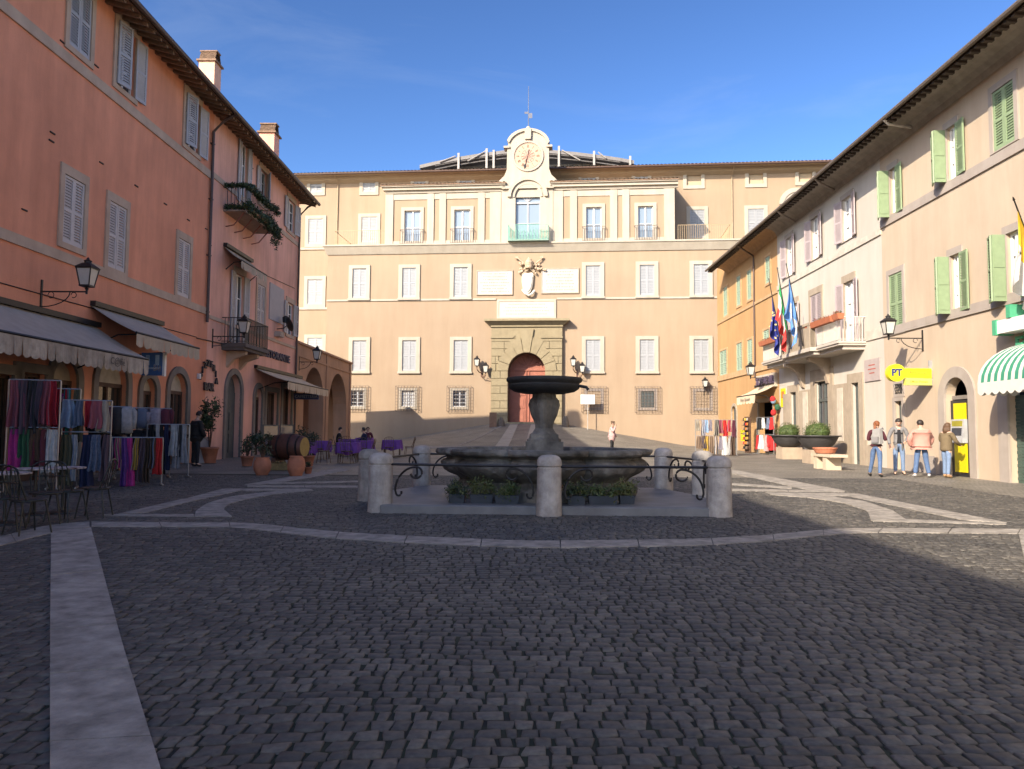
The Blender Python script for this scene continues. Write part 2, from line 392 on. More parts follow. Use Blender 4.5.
# ------------------------------------------------------------------ ground
def ground_material():
    m, t, b = nodes('paving_setts'); N = t.nodes.new; l = t.links.new
    g = N('ShaderNodeNewGeometry'); nw = N('ShaderNodeTexNoise'); nw.inputs['Scale'].default_value = .5
    l(g.outputs['Position'], nw.inputs['Vector'])
    ad = N('ShaderNodeVectorMath'); ad.operation = 'MULTIPLY_ADD'; ad.inputs[1].default_value = (.5, .5, 0)
    l(nw.outputs['Color'], ad.inputs[0]); l(g.outputs['Position'], ad.inputs[2])
    br = N('ShaderNodeTexBrick'); br.inputs['Scale'].default_value = 1; br.inputs['Brick Width'].default_value = .125; br.inputs['Row Height'].default_value = .118
    br.inputs['Mortar Size'].default_value = .010; br.inputs['Mortar Smooth'].default_value = .4
    br.inputs['Color1'].default_value = (.17, .158, .138, 1); br.inputs['Color2'].default_value = (.225, .208, .18, 1); br.inputs['Mortar'].default_value = (.10, .09, .075, 1)
    l(ad.outputs[0], br.inputs['Vector'])
    n = N('ShaderNodeTexNoise'); n.inputs['Scale'].default_value = .8; n.inputs['Detail'].default_value = 8; l(g.outputs['Position'], n.inputs['Vector'])
    r = N('ShaderNodeValToRGB'); r.color_ramp.elements[0].color = (.72, .70, .68, 1); r.color_ramp.elements[1].color = (1.2, 1.18, 1.12, 1); r.color_ramp.elements[0].position = .3; r.color_ramp.elements[1].position = .7
    l(n.outputs[0], r.inputs[0]); mm = N('ShaderNodeMixRGB'); mm.blend_type = 'MULTIPLY'; mm.inputs[0].default_value = 1
    l(br.outputs['Color'], mm.inputs[1]); l(r.outputs[0], mm.inputs[2]); l(mm.outputs[0], b.inputs['Base Color'])
    b.inputs['Roughness'].default_value = .62
    bp = N('ShaderNodeBump'); bp.inputs['Strength'].default_value = .5; bp.inputs['Distance'].default_value = .01; bp.invert = True
    l(br.outputs['Fac'], bp.inputs['Height']); l(bp.outputs[0], b.inputs['Normal'])
    return m
GM = ground_material()
xs = sorted({-900, -300, -90, -45, -25, *np.round(np.arange(-16, 17, .5), 2).tolist(), 25, 45, 90, 300, 900})
ys = sorted({-900, -300, -90, -30, *range(-10, 42, 4), *np.round(np.arange(42, 60, .4), 2).tolist(), 70, 120, 300, 900})
def zgc(x, y): return zg(x, max(-30, min(70, y)))
vv = [(x, y, zgc(x, y)-.014) for y in ys for x in xs]; nx = len(xs)
ff = [(j*nx+i, j*nx+i+1, (j+1)*nx+i+1, (j+1)*nx+i) for j in range(len(ys)-1) for i in range(nx-1)]
me = bpy.data.meshes.new('ground'); me.from_pydata(vv, [], ff); me.materials.append(GM)
tag(link('ground', me), kind='structure')

# cobblestones of the near half of the square: every sett is real geometry
def cobbles():
    s = .109; rows = []
    Q = []; T = []
    y = 1.9; j = 0
    rng = np.random.RandomState(3)
    def warp(x, yy):
        return yy+.10*math.sin(x*.42+.7)+.05*math.sin(x*1.3+yy*.7)+.035*math.sin(x*.9-yy*1.9)+x*.03
    while y < 21.5:
        half = min(11.0, .74*y+1.6)
        x = -half-rng.rand()*.2
        while x < half:
            w = s*rng.uniform(.72, 1.42)
            Q.append((x, x+w, y)); x += w
        y += s*rng.uniform(.86, 1.12); rows.append(y); j += 1
    n = len(Q); q = np.array(Q); ys_ = np.array([1.9]+rows)
    nxt = {round(a, 6): b for a, b in zip(ys_, ys_[1:])}
    x0, x1, y0 = q.T; y1 = np.array([nxt[round(a, 6)] for a in y0])
    def wp(x, yy): return yy+.10*np.sin(x*.42+.7)+.05*np.sin(x*1.3+yy*.7)+.035*np.sin(x*.9-yy*1.9)+x*.03
    def corners(gap, jit):
        cx = np.stack([x0+gap, x1-gap, x1-gap, x0+gap], 1); cy = np.stack([y0+gap, y0+gap, y1-gap, y1-gap], 1)
        return cx+jit[..., 0], cy+jit[..., 1]
    jit = rng.normal(0, .0068, (n, 4, 2))
    tilt = rng.normal(0, .010, (n, 2)); hz = rng.normal(0, .0018, n)
    V = np.zeros((n, 12, 3)); cxm = (x0+x1)/2; cym = (y0+y1)/2
    for k, (gap, dz) in enumerate(((.0135, 0.0), (.0085, -.0055), (.0078, -.04))):
        cx, cy = corners(gap, jit)
        cyw = wp(cx, cy)
        V[:, 4*k:4*k+4, 0] = cx; V[:, 4*k:4*k+4, 1] = cyw
        V[:, 4*k:4*k+4, 2] = .011*cyw+dz+hz[:, None]+(cx-cxm[:, None])*tilt[:, :1]+(cy-cym[:, None])*tilt[:, 1:]
    base = (np.arange(n)*12)[:, None, None]
    fq = np.array([[0, 1, 2, 3]]+[[4+i, 4+(i+1) % 4, (i+1) % 4, i] for i in range(4)]+[[8+i, 8+(i+1) % 4, 4+(i+1) % 4, 4+i] for i in range(4)])
    Fc = (fq[None]+base).reshape(-1, 4)
    me = bpy.data.meshes.new('cobblestones'); me.vertices.add(n*12); me.vertices.foreach_set('co', V.reshape(-1))
    nf = len(Fc); me.loops.add(nf*4); me.polygons.add(nf)
    me.loops.foreach_set('vertex_index', Fc.reshape(-1).astype(np.int32)); me.polygons.foreach_set('loop_start', (np.arange(nf)*4).astype(np.int32))
    me.update(calc_edges=True)
    a = me.attributes.new('tint', 'FLOAT', 'POINT'); tv = np.repeat(rng.rand(n), 12); a.data.foreach_set('value', tv.astype(np.float32))
    m, t, b = nodes('basalt_sett'); N = t.nodes.new; l = t.links.new
    at = N('ShaderNodeAttribute'); at.attribute_name = 'tint'
    r = N('ShaderNodeValToRGB'); e = r.color_ramp.elements
    e[0].color = (.060, .057, .053, 1); e[1].color = (.125, .116, .102, 1); x = e.new(.6); x.color = (.084, .079, .072, 1)
    l(at.outputs['Fac'], r.inputs[0])
    g = N('ShaderNodeNewGeometry')
    nn = N('ShaderNodeTexNoise'); nn.inputs['Scale'].default_value = 26; nn.inputs['Detail'].default_value = 6; l(g.outputs['Position'], nn.inputs['Vector'])
    r2 = N('ShaderNodeValToRGB'); r2.color_ramp.elements[0].position = .3; r2.color_ramp.elements[1].position = .72
    r2.color_ramp.elements[0].color = (.68, .68, .70, 1); r2.color_ramp.elements[1].color = (1.3, 1.28, 1.22, 1); l(nn.outputs[0], r2.inputs[0])
    n5 = N('ShaderNodeTexNoise'); n5.inputs['Scale'].default_value = .55; n5.inputs['Detail'].default_value = 6; l(g.outputs['Position'], n5.inputs['Vector'])
    r5 = N('ShaderNodeValToRGB'); r5.color_ramp.elements[0].position = .35; r5.color_ramp.elements[1].position = .68
    r5.color_ramp.elements[0].color = (.78, .78, .78, 1); r5.color_ramp.elements[1].color = (1.2, 1.17, 1.1, 1); l(n5.outputs[0], r5.inputs[0])
    m1 = N('ShaderNodeMixRGB'); m1.blend_type = 'MULTIPLY'; m1.inputs[0].default_value = 1; l(r.outputs[0], m1.inputs[1]); l(r2.outputs[0], m1.inputs[2])
    m2 = N('ShaderNodeMixRGB'); m2.blend_type = 'MULTIPLY'; m2.inputs[0].default_value = 1; l(m1.outputs[0], m2.inputs[1]); l(r5.outputs[0], m2.inputs[2])
    l(m2.outputs[0], b.inputs['Base Color']); b.inputs['Roughness'].default_value = .68
    n3 = N('ShaderNodeTexNoise'); n3.inputs['Scale'].default_value = 45; n3.inputs['Detail'].default_value = 4; l(g.outputs['Position'], n3.inputs['Vector'])
    bp = N('ShaderNodeBump'); bp.inputs['Strength'].default_value = .35; bp.inputs['Distance'].default_value = .005; l(n3.outputs[0], bp.inputs['Height']); l(bp.outputs[0], b.inputs['Normal'])
    me.materials.append(m)
    return link('cobblestones', me)
tag(cobbles(), kind='structure')
# the joint bed under the setts
JOINT = M('joint_soil', (.022, .019, .015), .95, .3, 5, col2=(.035, .042, .018))
jm = MB(); ny = 12
jv = [(x, y, .011*y-.0125) for y in np.linspace(1.5, 21.8, 8) for x in (-(min(11, .74*y+1.6)), min(11, .74*y+1.6))]
jm.add(jv, [(2*i, 2*i+1, 2*i+3, 2*i+2) for i in range(7)]); tag(jm.build('paving_bed', JOINT, recalc=False), kind='structure')

def resample(P, s):
    P = [Vector(p) for p in P]; L_ = [0]
    for a, b in zip(P, P[1:]): L_.append(L_[-1]+(b-a).length)
    out = []
    for q in s:
        d = q*L_[-1]; i = 0
        while i < len(P)-2 and L_[i+1] < d: i += 1
        k = (d-L_[i])/max(1e-6, L_[i+1]-L_[i]); out.append(P[i].lerp(P[i+1], min(1, k)))
    return out
def band(A, B, slab=1.15, lift=.011, mat=None):
    A = [G(*p) for p in A]; B = [G(*p) for p in B]
    ln = sum((b-a).length for a, b in zip(A, A[1:])); n = max(1, round(ln/slab)); sub = max(2, int(ln/n/.3))
    mb = MB()
    for i in range(n):
        ts = [(i+(k/sub))/n for k in range(sub+1)]; e = .008/ln
        ts[0] += e; ts[-1] -= e
        a = resample(A, ts); b = resample(B, ts)
        dz = lift+random.uniform(-.002, .002)
        v = []
        for p, q in zip(a, b):
            for w in (p, q): v.append((w.x, w.y, zg(w.x, w.y)+dz))
            for w in (p, q): v.append((w.x, w.y, zg(w.x, w.y)-.03))
        f = []
        for k in range(sub):
            o = 4*k; f += [(o, o+1, o+5, o+4), (o, o+4, o+6, o+2), (o+1, o+3, o+7, o+5)]
        f += [(0, 2, 3, 1), (4*sub, 4*sub+1, 4*sub+3, 4*sub+2)]
        mb.add(v, f)
    tag(mb.build('paving_band', mat or BAND), kind='structure')
band([(51, 533), (50, 640), (50, 769), (50, 860)], [(91, 528), (121, 640), (160, 769), (187, 860)], lift=.012)
band([(-70, 553), (0, 537), (50, 525), (90, 522)], [(-70, 562), (0, 546), (50, 533.4), (90, 527.5)], lift=.010)
band([(91, 522), (181, 523), (232, 523), (259.5, 524), (287, 527.5), (332, 532), (400, 536), (512, 541), (545, 541.5), (600, 541), (700, 539.5), (763, 536), (795, 533), (839, 529), (874, 528.6), (1024, 529.5), (1090, 530)],
     [(91, 527), (181, 527.2), (223, 527.2), (256.5, 529.6), (287, 534), (332, 538.5), (400, 543), (512, 547.5), (545, 548), (600, 547.6), (700, 546), (763, 542), (795, 538.7), (842, 534), (877, 532.7), (1024, 534), (1090, 535)], slab=1.0)
band([(102, 514.3), (194, 514.3)], [(102, 516), (194.5, 517)], lift=.009)
band([(118, 514.2), (193, 497), (223, 489)], [(147.5, 512.8), (190, 502), (246, 489.7)], lift=.010)
band([(224, 488.8), (311, 489)], [(246, 491), (311, 490.6)], lift=.008)
band([(194.5, 517), (196, 511), (208, 503), (232, 496.6), (271.6, 491.8), (311, 489.2)], [(232, 517), (223, 509), (229, 504), (250, 498.8), (277.7, 494), (314, 490.8)], lift=.012, slab=.8)
band([(244, 485), (277.7, 479), (340, 468)], [(259.5, 485), (299, 479.7), (352, 470)], lift=.009)
band([(268.6, 483), (362, 480.8)], [(268.6, 484.3), (362, 482.2)], lift=.010)
band([(247, 485.6), (362, 485.9)], [(247, 487.2), (362, 487.8)], lift=.008)
band([(700, 461), (731.6, 469.6), (845.5, 491)], [(700, 463), (731.6, 473.3), (811, 490.9)], lift=.010)
band([(731.6, 488.8), (812, 490.4), (845, 490.9)], [(731.6, 491), (812, 492), (845, 492.3)], lift=.008)
band([(731.6, 483.2), (792, 487)], [(731.6, 485), (792, 489)], lift=.009)
band([(858, 494), (1007, 523)], [(846, 496), (962.6, 520.3)], lift=.010)
band([(906, 519.6), (1007, 523.2)], [(872, 521.5), (1007, 524.8)], lift=.008)
band([(765, 492.6), (858, 493.8)], [(776, 495.2), (862, 496.4)], lift=.009)
band([(776, 494), (826.6, 496.3), (864.5, 501.7), (893, 511), (905.6, 519.7)], [(769.6, 495), (810.7, 498), (842.4, 503), (867.7, 511.2), (871, 521)], lift=.012, slab=.8)
band([(1019, 535), (1042, 640)], [(1030, 535), (1062, 640)], lift=.010)
RB = M('ramp_stone', (.33, .29, .235), .75, .15, 3, .2, 30)
band([(510, 424.6), (494.7, 447)], [(518, 424.6), (508, 447)], mat=RB, lift=.014); band([(531, 424.6), (524, 447)], [(539, 424.6), (538, 447)], mat=RB, lift=.014)
band([(404, 446.6), (470, 446.6), (545, 447.4), (640, 449)], [(404, 448), (470, 448), (545, 449), (640, 450.5)], lift=.010)
band([(503, 425), (459, 445)], [(504.5, 425), (461, 445)], lift=.010)

# ------------------------------------------------------------------ fountain
FX, FY = .64, 14.75; fz = zg(FX, FY)
fo = thing('fountain', 'round grey stone fountain with wide lobed basin and raised dark bowl on pedestal', 'fountain', (FX, FY, fz))
def lobed(a, z): return 1.03-.125*(1-abs(math.cos(4*a))**.7)+.010*math.sin(17*a+9*z)*math.sin(23*a-14*z)+.006*math.sin(41*a+30*z)
fb = MB()
PL = [(-2.78, -2.2), (2.62, -2.32), (2.95, -1.7), (3.12, 0), (2.65, 2.1), (-2.65, 2.4), (-3.3, .2), (-3.1, -1.5)]
n = len(PL); fb.add([(x, y, .115) for x, y in PL]+[(x*1.012, y*1.012, .095) for x, y in PL]+[(x*1.012, y*1.012, -.1) for x, y in PL],
    [tuple(range(n))]+[(i, n+i, n+(i+1) % n, (i+1) % n) for i in range(n)]+[(n+i, 2*n+i, 2*n+(i+1) % n, n+(i+1) % n) for i in range(n)])
fb.build('platform', PLAT, fo)
b = MB(); prof = [(1.74, .10), (1.77, .20), (1.76, .30), (1.70, .33), (1.62, .37), (1.60, .43), (1.66, .49), (1.80, .55), (1.91, .62), (1.96, .70), (1.955, .77), (1.90, .81), (1.85, .825), (1.845, .86), (1.88, .885), (1.96, .90), (2.03, .915), (2.06, .945), (2.065, .985), (2.04, 1.02), (1.95, 1.03), (1.84, 1.02), (1.80, .97), (1.76, .60), (.1, .56)]
b.lathe(prof, 192, mod=lobed, cap=False); bo = b.build('basin', STONE, fo, smooth=True)
e = bo.modifiers.new('edge', 'EDGE_SPLIT'); e.split_angle = R(35)
b = MB(); b.add([(1.8*math.cos(i*math.pi/16), 1.8*math.sin(i*math.pi/16), .86) for i in range(32)], [tuple(range(32))]); b.build('water', glass('basin_water', (.02, .025, .025), .03), fo)
b = MB(); b.box(-.36, .36, -.36, .36, .5, 1.16); b.lathe([(.34, 1.16), (.34, 1.2), (.27, 1.24), (.255, 1.28)], 20)
def carve(a, z): return 1+(.11*math.cos(4*a+.8)+.035*math.sin(11*a+14*z)*math.sin(7*a-9*z))*max(0, min(1, (z-1.3)/.2))
b.lathe([(.30, 1.20), (.28, 1.30), (.22, 1.34), (.165, 1.42), (.165, 1.50), (.195, 1.58), (.235, 1.68), (.27, 1.80), (.285, 1.88), (.265, 1.97), (.22, 2.03), (.21, 2.10), (.25, 2.13)], 48, mod=carve)
b.box(-.27, .27, -.27, .27, 1.155, 1.30)
b.build('pedestal', STONE, fo, smooth=False)
b = MB(); b.lathe([(.20, 2.10), (.42, 2.105), (.60, 2.14), (.69, 2.20), (.715, 2.26), (.69, 2.29), (.705, 2.31), (.745, 2.34), (.755, 2.375), (.745, 2.41), (.70, 2.415), (.64, 2.36), (.3, 2.27)], 48)
bo = b.build('upper_bowl', STONE2, fo, smooth=True); e = bo.modifiers.new('edge', 'EDGE_SPLIT'); e.split_angle = R(40)
b = MB(); b.tube([(.66, -.25, 2.25), (.80, -.32, 2.22), (.84, -.335, 2.17)], .03, 8); b.build('spout', STONE2, fo)

# bollards round the fountain
bp_ = [('front left', 380, 511.3), ('front centre', 549, 515.2), ('front right', 719.3, 516), ('middle left', 368.5, 500.5), ('middle right', 702.5, 500.3), ('rear left', 421.2, 489), ('rear right', 663.6, 492.5)]
def bollard_mesh():
    b = MB(); b.lathe([(.215, -.1), (.212, .05), (.205, .40), (.203, .775), (.19, .785), (.19, .805), (.207, .815), (.208, .86), (.20, .91), (.175, .955), (.12, .985), (.05, .995)], 20)
    return b.mesh('bollard', BOLL, True)
blab = {'front left': 'pale stone bollard at the fountain\'s front left corner', 'front centre': 'pale stone bollard standing alone at the middle of the basin front',
        'front right': 'pale stone bollard at the fountain\'s front right corner, nearest the sunlit paving', 'middle left': 'stone bollard half hidden behind the front left one, left of the basin',
        'middle right': 'stone bollard half hidden behind the front right one, right of the basin', 'rear left': 'stone bollard behind the basin on the side of the cafe tables', 'rear right': 'shaded stone bollard behind the right end of the basin'}
BM = bollard_mesh(); BPOS = {}
for k, px, py in bp_:
    p = G(px, py); BPOS[k] = p
    o = link('bollard', BM, None, p, random.random()*6); tag(o, blab[k], 'bollard', 'stone bollards round the fountain')
    e = o.modifiers.new('edge', 'EDGE_SPLIT'); e.split_angle = R(40)
BPOS['rear centre'] = Vector((FX, FY+2.7, zg(FX, FY+2.7)))
def span(a, b_, label):
    a = BPOS[a]; c = BPOS[b_]; d = (c-a); ln = math.hypot(d.x, d.y); t = thing('iron_railing', label, 'railing', a, math.atan2(d.y, d.x), 'wrought iron railings between the bollards')
    dz = c.z-a.z
    MB().tube([(.18, 0, .80), (ln-.18, 0, .80+dz)], .022, 8).build('rail', IRON, t)
    for sx, x0, zz in ((1, .20, 0), (-1, ln-.20, dz)):
        pts = []
        for i in range(13):      # lower curl
            an = R(-250+i*250/12); rr = .035+.035*i/12
            pts.append((x0+sx*(.085+rr*math.cos(an)*-1), 0, .30+zz+rr*math.sin(an)))
        pts = [(x0+sx*(.12-.05*math.cos(R(a_))), 0, .33+zz-.06*math.sin(R(a_))) for a_ in range(200, -1, -25)]
        arc = [(x0+sx*(.06+.36*(1-math.cos(R(q)))), 0, .36+zz+.40*math.sin(R(q))) for q in range(0, 91, 9)]
        curl = [(x0+sx*(.42+.10*math.sin(R(q))), 0, .665+zz+.095*math.cos(R(q))) for q in range(15, 260, 22)]
        MB().tube(pts+arc+curl, .019, 7).build('scroll', IRON, t)
for a, c, l_ in (('front left', 'front centre', 'wrought iron rail with scrolls in front of the left half of the basin'), ('front centre', 'front right', 'wrought iron rail with scrolls in front of the right half of the basin'),
                 ('front right', 'middle right', 'short iron rail between the two overlapping bollards right of the fountain'), ('middle right', 'rear right', 'iron rail with scroll running back on the right side of the fountain'),
                 ('rear right', 'rear centre', 'iron rail behind the right half of the basin'), ('rear centre', 'rear left', 'iron rail behind the left half of the basin'),
                 ('rear left', 'middle left', 'iron rail with scroll running back on the left side of the fountain'), ('middle left', 'front left', 'short iron rail between the two overlapping bollards left of the fountain')):
    span(a, c, l_)
PLB = M('blue_black_planter', (.03, .038, .05), .6, .2, 6)
for (x0, x1, py, lab, lm) in ((449, 465, 501, 'dark planter with leafy plants at the left end of the basin foot', LEAFD), (470, 493, 503, 'dark planter with yellow-green plants under the left half of the basin', LEAF2), (495, 519, 503.4, 'dark planter of bushy plants just left of the front bollard', LEAF),
                          (566, 584, 503.5, 'dark planter with plants just right of the front bollard', LEAFD), (587, 616, 503.6, 'long blue-black planter with low plants under the right half of the basin', LEAF), (619, 634, 503, 'dark planter with olive foliage at the right end of the basin foot', LEAF2)):
    a = AT(x0, py, 13.0); c = AT(x1, py, 13.0); w = (c.x-a.x); cx = (a.x+c.x)/2
    yy = 12.86 if 480 < x0 < 600 else 13.0
    t = thing('flower_planter', lab, 'planter', (cx, yy, fz+.115), 0, 'planters at the foot of the fountain')
    b = MB(); b.hexa([(-w/2*.9, -.1, 0), (w/2*.9, -.1, 0), (w/2*.9, .1, 0), (-w/2*.9, .1, 0), (-w/2, -.12, .15), (w/2, -.12, .15), (w/2, .12, .15), (-w/2, .12, .15)]); b.build('box', PLB, t)
    b = MB()
    for _ in range(7): b.leaves((random.uniform(-w*.5, w*.5), -.05, random.uniform(.14, .36)), (.15, .14, .15), 90, .026, 0, .15, 2)
    for _ in range(24):
        x = random.uniform(-w/2, w/2); b.tube([(x, 0, .12), (x+random.uniform(-.08, .08), -.1, .3), (x+random.uniform(-.15, .15), -.18, .26)], .004, 3)
    b.build('foliage', [lm, LEAF2], t, recalc=False)
# ------------------------------------------------------------------ palace at the head of the square
PB = Bld(FP, 'palace', 'long peach palace with a clock gable and rusticated stone portal closing the square')
P = PB.o; D = 3.9                                     # the upper storey's wall stands D metres behind the front block
pu = lambda x, y=400, o=0: FP.u(x, y, o); pz = lambda y, x=527, o=0: FP.z(x, y, o)
U0, U1 = pu(327, 300), pu(737, 243); ZL = pz(250)      # front block and the underside of its ledge
ZT = pz(244.5)
FW = PALW
# windows of the front block
for cx in (359.5, 409.3, 460.8, 593, 647, 701):
    for (yt, yb, yy) in ((266.5, 296.5, 282), (340, 371, 355)):
        uc = pu(cx, yy); za, zb = pz(yb), pz(yt); w = 1.08
        win = window(PB, uc-w/2, uc+w/2, za, zb, .30, FW, 'closed', SHP, head=.26, sill=.16, pitch=.11, proud=-.10)
        link('sill', cached(('psill', yy), lambda: MB().box(-.34, w+.34, -.17, -.1, -.2, -.05).mesh('sill', FW)), win)
GREY = M('grey_casement', (.42, .43, .45), .6, .05, 6)
for i, cx in enumerate((357.2, 408, 459.4, 594, 647.5, 702.6)):
    uc = pu(cx, 398); za, zb = pz(407), pz(391); w = 1.02
    open_ = i in (0, 1, 2, 4)
    SUR = FW if i in (0, 1, 2) else M('grey_stone_frame', (.28, .235, .20), .85, .1, 3)
    if open_:
        win = window(PB, uc-w/2, uc+w/2, za, zb, .20, SUR, 'none', pane=GLC if i == 1 else GLS, cas=GREY if i < 3 else None, bars=3, proud=-.04)
    else:
        win = link('window', frame_mesh(w, round(zb-za, 2), .20, 0, SUR, proud if False else None, None, -.04), PB.o, (uc-w/2, 0, za))
    b = MB(); h = zb-za; a0, a1, b0, b1, yo = -.42, w+.42, -.36, h+.36, -.20
    for k in range(9):
        x = a0+(a1-a0)*k/8; b.box(x-.012, x+.012, yo-.012, yo+.012, b0, b1)
        z = b0+(b1-b0)*k/8; b.box(a0, a1, yo-.010, yo+.010, z-.010, z+.010)
    for z in (b0+.05, b1-.05):
        for x in (a0, a1): b.box(x-.012, x+.012, yo, 0, z-.012, z+.012)
        for k in range(1, 3): b.box(a0+(a1-a0)*k/3-.01, a0+(a1-a0)*k/3+.01, yo, 0, z-.01, z+.01)
    b.build('window_grate', M('grate_iron', (.10, .075, .06), .6, .2, 8), win)
# portal
ud0, ud1 = pu(508.3, 400), pu(545.2, 400); zd = pz(353); zb0 = 1.6
PB.ops.append((ud0, ud1, 0, zd, 1))
up0, up1 = pu(491.5, 380), pu(562.3, 380); zc = pz(327.5)
por = wall_mesh(MB(), up0, up1, zb0, zc, [(ud0, ud1, 0, zd, 1)], t=.01, y=-.30)
por.box(up0, up0+.01, -.30, 0, zb0, zc); por.box(up1-.01, up1, -.30, 0, zb0, zc)
po = por.build('portal', OLIVE, P, recalc=False)
ucd = (ud0+ud1)/2; rd = (ud1-ud0)/2; zsp = zd-rd
b = MB()
hb = (zsp-zb0)/8                                       # rusticated courses of the jambs
def block(x0, x1, z0, z1): b.box(x0+.018, x1-.018, -.37, -.301, z0+.018, z1-.018)
ztop = zc-.62
nrow = int((ztop-zb0)/hb)
for k in range(nrow+1):
    z0 = zb0+k*hb; z1 = min(ztop, z0+hb)
    if z1-z0 < .15: continue
    for sg in (-1, 1):
        e = up0 if sg < 0 else up1
        zm = z1
        if zm <= zsp+.05: inner = rd+.02
        else:
            inner = max(math.sqrt(max(0, (rd*1.72)**2-(min(z1, zsp+rd*1.7)-zsp)**2)), .9)
        xi = ucd+sg*inner; L0 = abs(xi-e)
        if L0 < .2: continue
        if k % 2: 
            sp = xi+(e-xi)*.45
            for p_, q_ in ((xi, sp), (sp, e)): block(min(p_, q_), max(p_, q_), z0, z1)
        else: block(min(xi, e), max(xi, e), z0, z1)
NV = 9
for k in range(NV):                                     # voussoirs
    a0 = math.pi*k/NV; a1 = math.pi*(k+1)/NV; am = (a0+a1)/2; g = .014
    r1 = rd*1.62 if k != NV//2 else min(rd*2.3, zc-zsp-.03)
    if abs(k-NV//2) == 1: r1 = rd*1.85
    poly = [(ucd+rd*1.015*math.cos(a0+g), zsp+rd*1.015*math.sin(a0+g)), (ucd+r1*math.cos(a0+g*.6), zsp+r1*math.sin(a0+g*.6)), (ucd+r1*math.cos(a1-g*.6), zsp+r1*math.sin(a1-g*.6)), (ucd+rd*1.015*math.cos(a1-g), zsp+rd*1.015*math.sin(a1-g))]
    b.prism([(x, min(z, zc-.04)) for x, z in poly], -.40 if k != NV//2 else -.46, -.302)
b.build('stone_block', OLIVE, po)
b = MB(); uc0, uc1 = pu(485.5, 322), pu(569.5, 322); z1 = pz(320); z0 = zc
b.box(up0-.05, up1+.05, -.42, 0, z0, z0+.14); b.hexa([(up0-.1, -.46, z0+.14), (up1+.1, -.46, z0+.14), (up1+.1, 0, z0+.14), (up0-.1, 0, z0+.14), (uc0+.08, -.78, z0+.40), (uc1-.08, -.78, z0+.40), (uc1-.08, 0, z0+.40), (uc0+.08, 0, z0+.40)])
b.box(uc0, uc1, -.86, 0, z0+.40, max(z1, z0+.52))
zi = pz(337.5); b.box(up0-.04, ucd-rd*.75, -.46, -.30, zi-.1, zi+.03); b.box(ucd+rd*.75, up1+.04, -.46, -.30, zi-.1, zi+.03)
b.build('portal_cornice', OLIVE, P)
# the door stands deep in the arch
DOORR = M('red_wood_door', (.30, .105, .065), .65, .15, 3, .2, 30)
yd = .95
b = MB(); b.box(ud0-.3, ud1+.3, yd, yd+.1, zb0, zsp+.25); 
b.prism([(ucd+ (rd+.1)*math.cos(math.pi*i/16), zsp+.25+(rd-.1)*math.sin(math.pi*i/16)) for i in range(17)], yd, yd+.1)
do = b.build('door', DOORR, P)
b = MB()
for sg in (-1, 1):
    x0 = ucd+sg*.06; x1 = ucd+sg*(rd-.02)
    for (za, zb) in ((zb0+.55, zb0+1.6), (zb0+1.75, zb0+2.55), (zb0+2.7, zb0+3.3)):
        b.box(x0+sg*.14, x1-sg*.12, yd-.05, yd, za, zb); b.box(x0+sg*.26, x1-sg*.24, yd-.08, yd-.05, za+.14, zb-.14)
    b.box(x0+sg*.02, x0+sg*.07, yd-.09, yd, zb0, zsp+.1)
b.box(ud0-.2, ud1+.2, yd-.10, yd, zsp+.12, zsp+.34)
b.arch_band(ucd, zsp+.32, rd*.70, rd*.80, yd-.07, yd, 14)
for i in range(1, 6):
    a = math.pi*i/6; b.tube([(ucd+.25*math.cos(a), yd-.03, zsp+.36+.25*math.sin(a)), (ucd+rd*.7*math.cos(a), yd-.03, zsp+.36+rd*.7*math.sin(a))], .035, 5)
b.build('door_panel', DOORR, do)
b = MB(); wall_mesh(b, ud0-.02, ud1+.02, zb0, zd+.02, [(ud0, ud1, 0, zd, 1)], t=yd+.28, y=-.28); 
b.build('archway', M('arch_reveal', (.12, .085, .06), .9), P, recalc=False)
b = MB(); b.box(ud0-.5, ud1+.5, -.36, .9, 1.2, zg(1.2, 56)+.06); b.build('threshold', OLIVE, P)
# plaques
TXT = M('inscription', (.30, .255, .20), .9)
def plaque(x0, x1, y0, y1, nl, frame, name='plaque', dark=False):
    ym = (y0+y1)/2; a, c = pu(x0, ym), pu(x1, ym); z1, z0 = pz(y0), pz(y1)
    b = MB(); b.box(a, c, -.06, 0, z0, z1)
    o = b.build(name, M('marble_grey', (.36, .34, .32), .6, .10, 2, col2=(.44, .41, .38)) if dark else M('marble_cream', (.48, .42, .33), .6, .06, 2), P)
    fb = MB(); t = frame
    fb.box(a-t, c+t, -.10, 0, z0-t, z0); fb.box(a-t, c+t, -.10, 0, z1, z1+t); fb.box(a-t, a, -.10, 0, z0, z1); fb.box(c, c+t, -.10, 0, z0, z1)
    fb.build('plaque_frame', PALW if not dark else M('plaque_edge', (.36, .29, .21), .8), o)
    tb = MB(); h = (z1-z0); rr = random.Random(int(x0))
    for i in range(nl):                                  # worn inscription, unreadable at this distance
        z = z1-h*(i+.9)/(nl+.8); L_ = (c-a)*rr.uniform(.62, .86); x = (a+c)/2-L_/2
        while x < (a+c)/2+L_/2:
            w = rr.uniform(.05, .12); tb.box(x, x+w*.7, -.064, -.0595, z-h*.028, z+h*.028); x += w+(.08 if rr.random() < .2 else .02)
    tb.build('inscription', TXT, o)
plaque(477.5, 512, 270.8, 294, 7, .07, dark=True); plaque(542, 578, 269.5, 293, 7, .07, dark=True); plaque(499, 554, 301.5, 317, 4, .16)
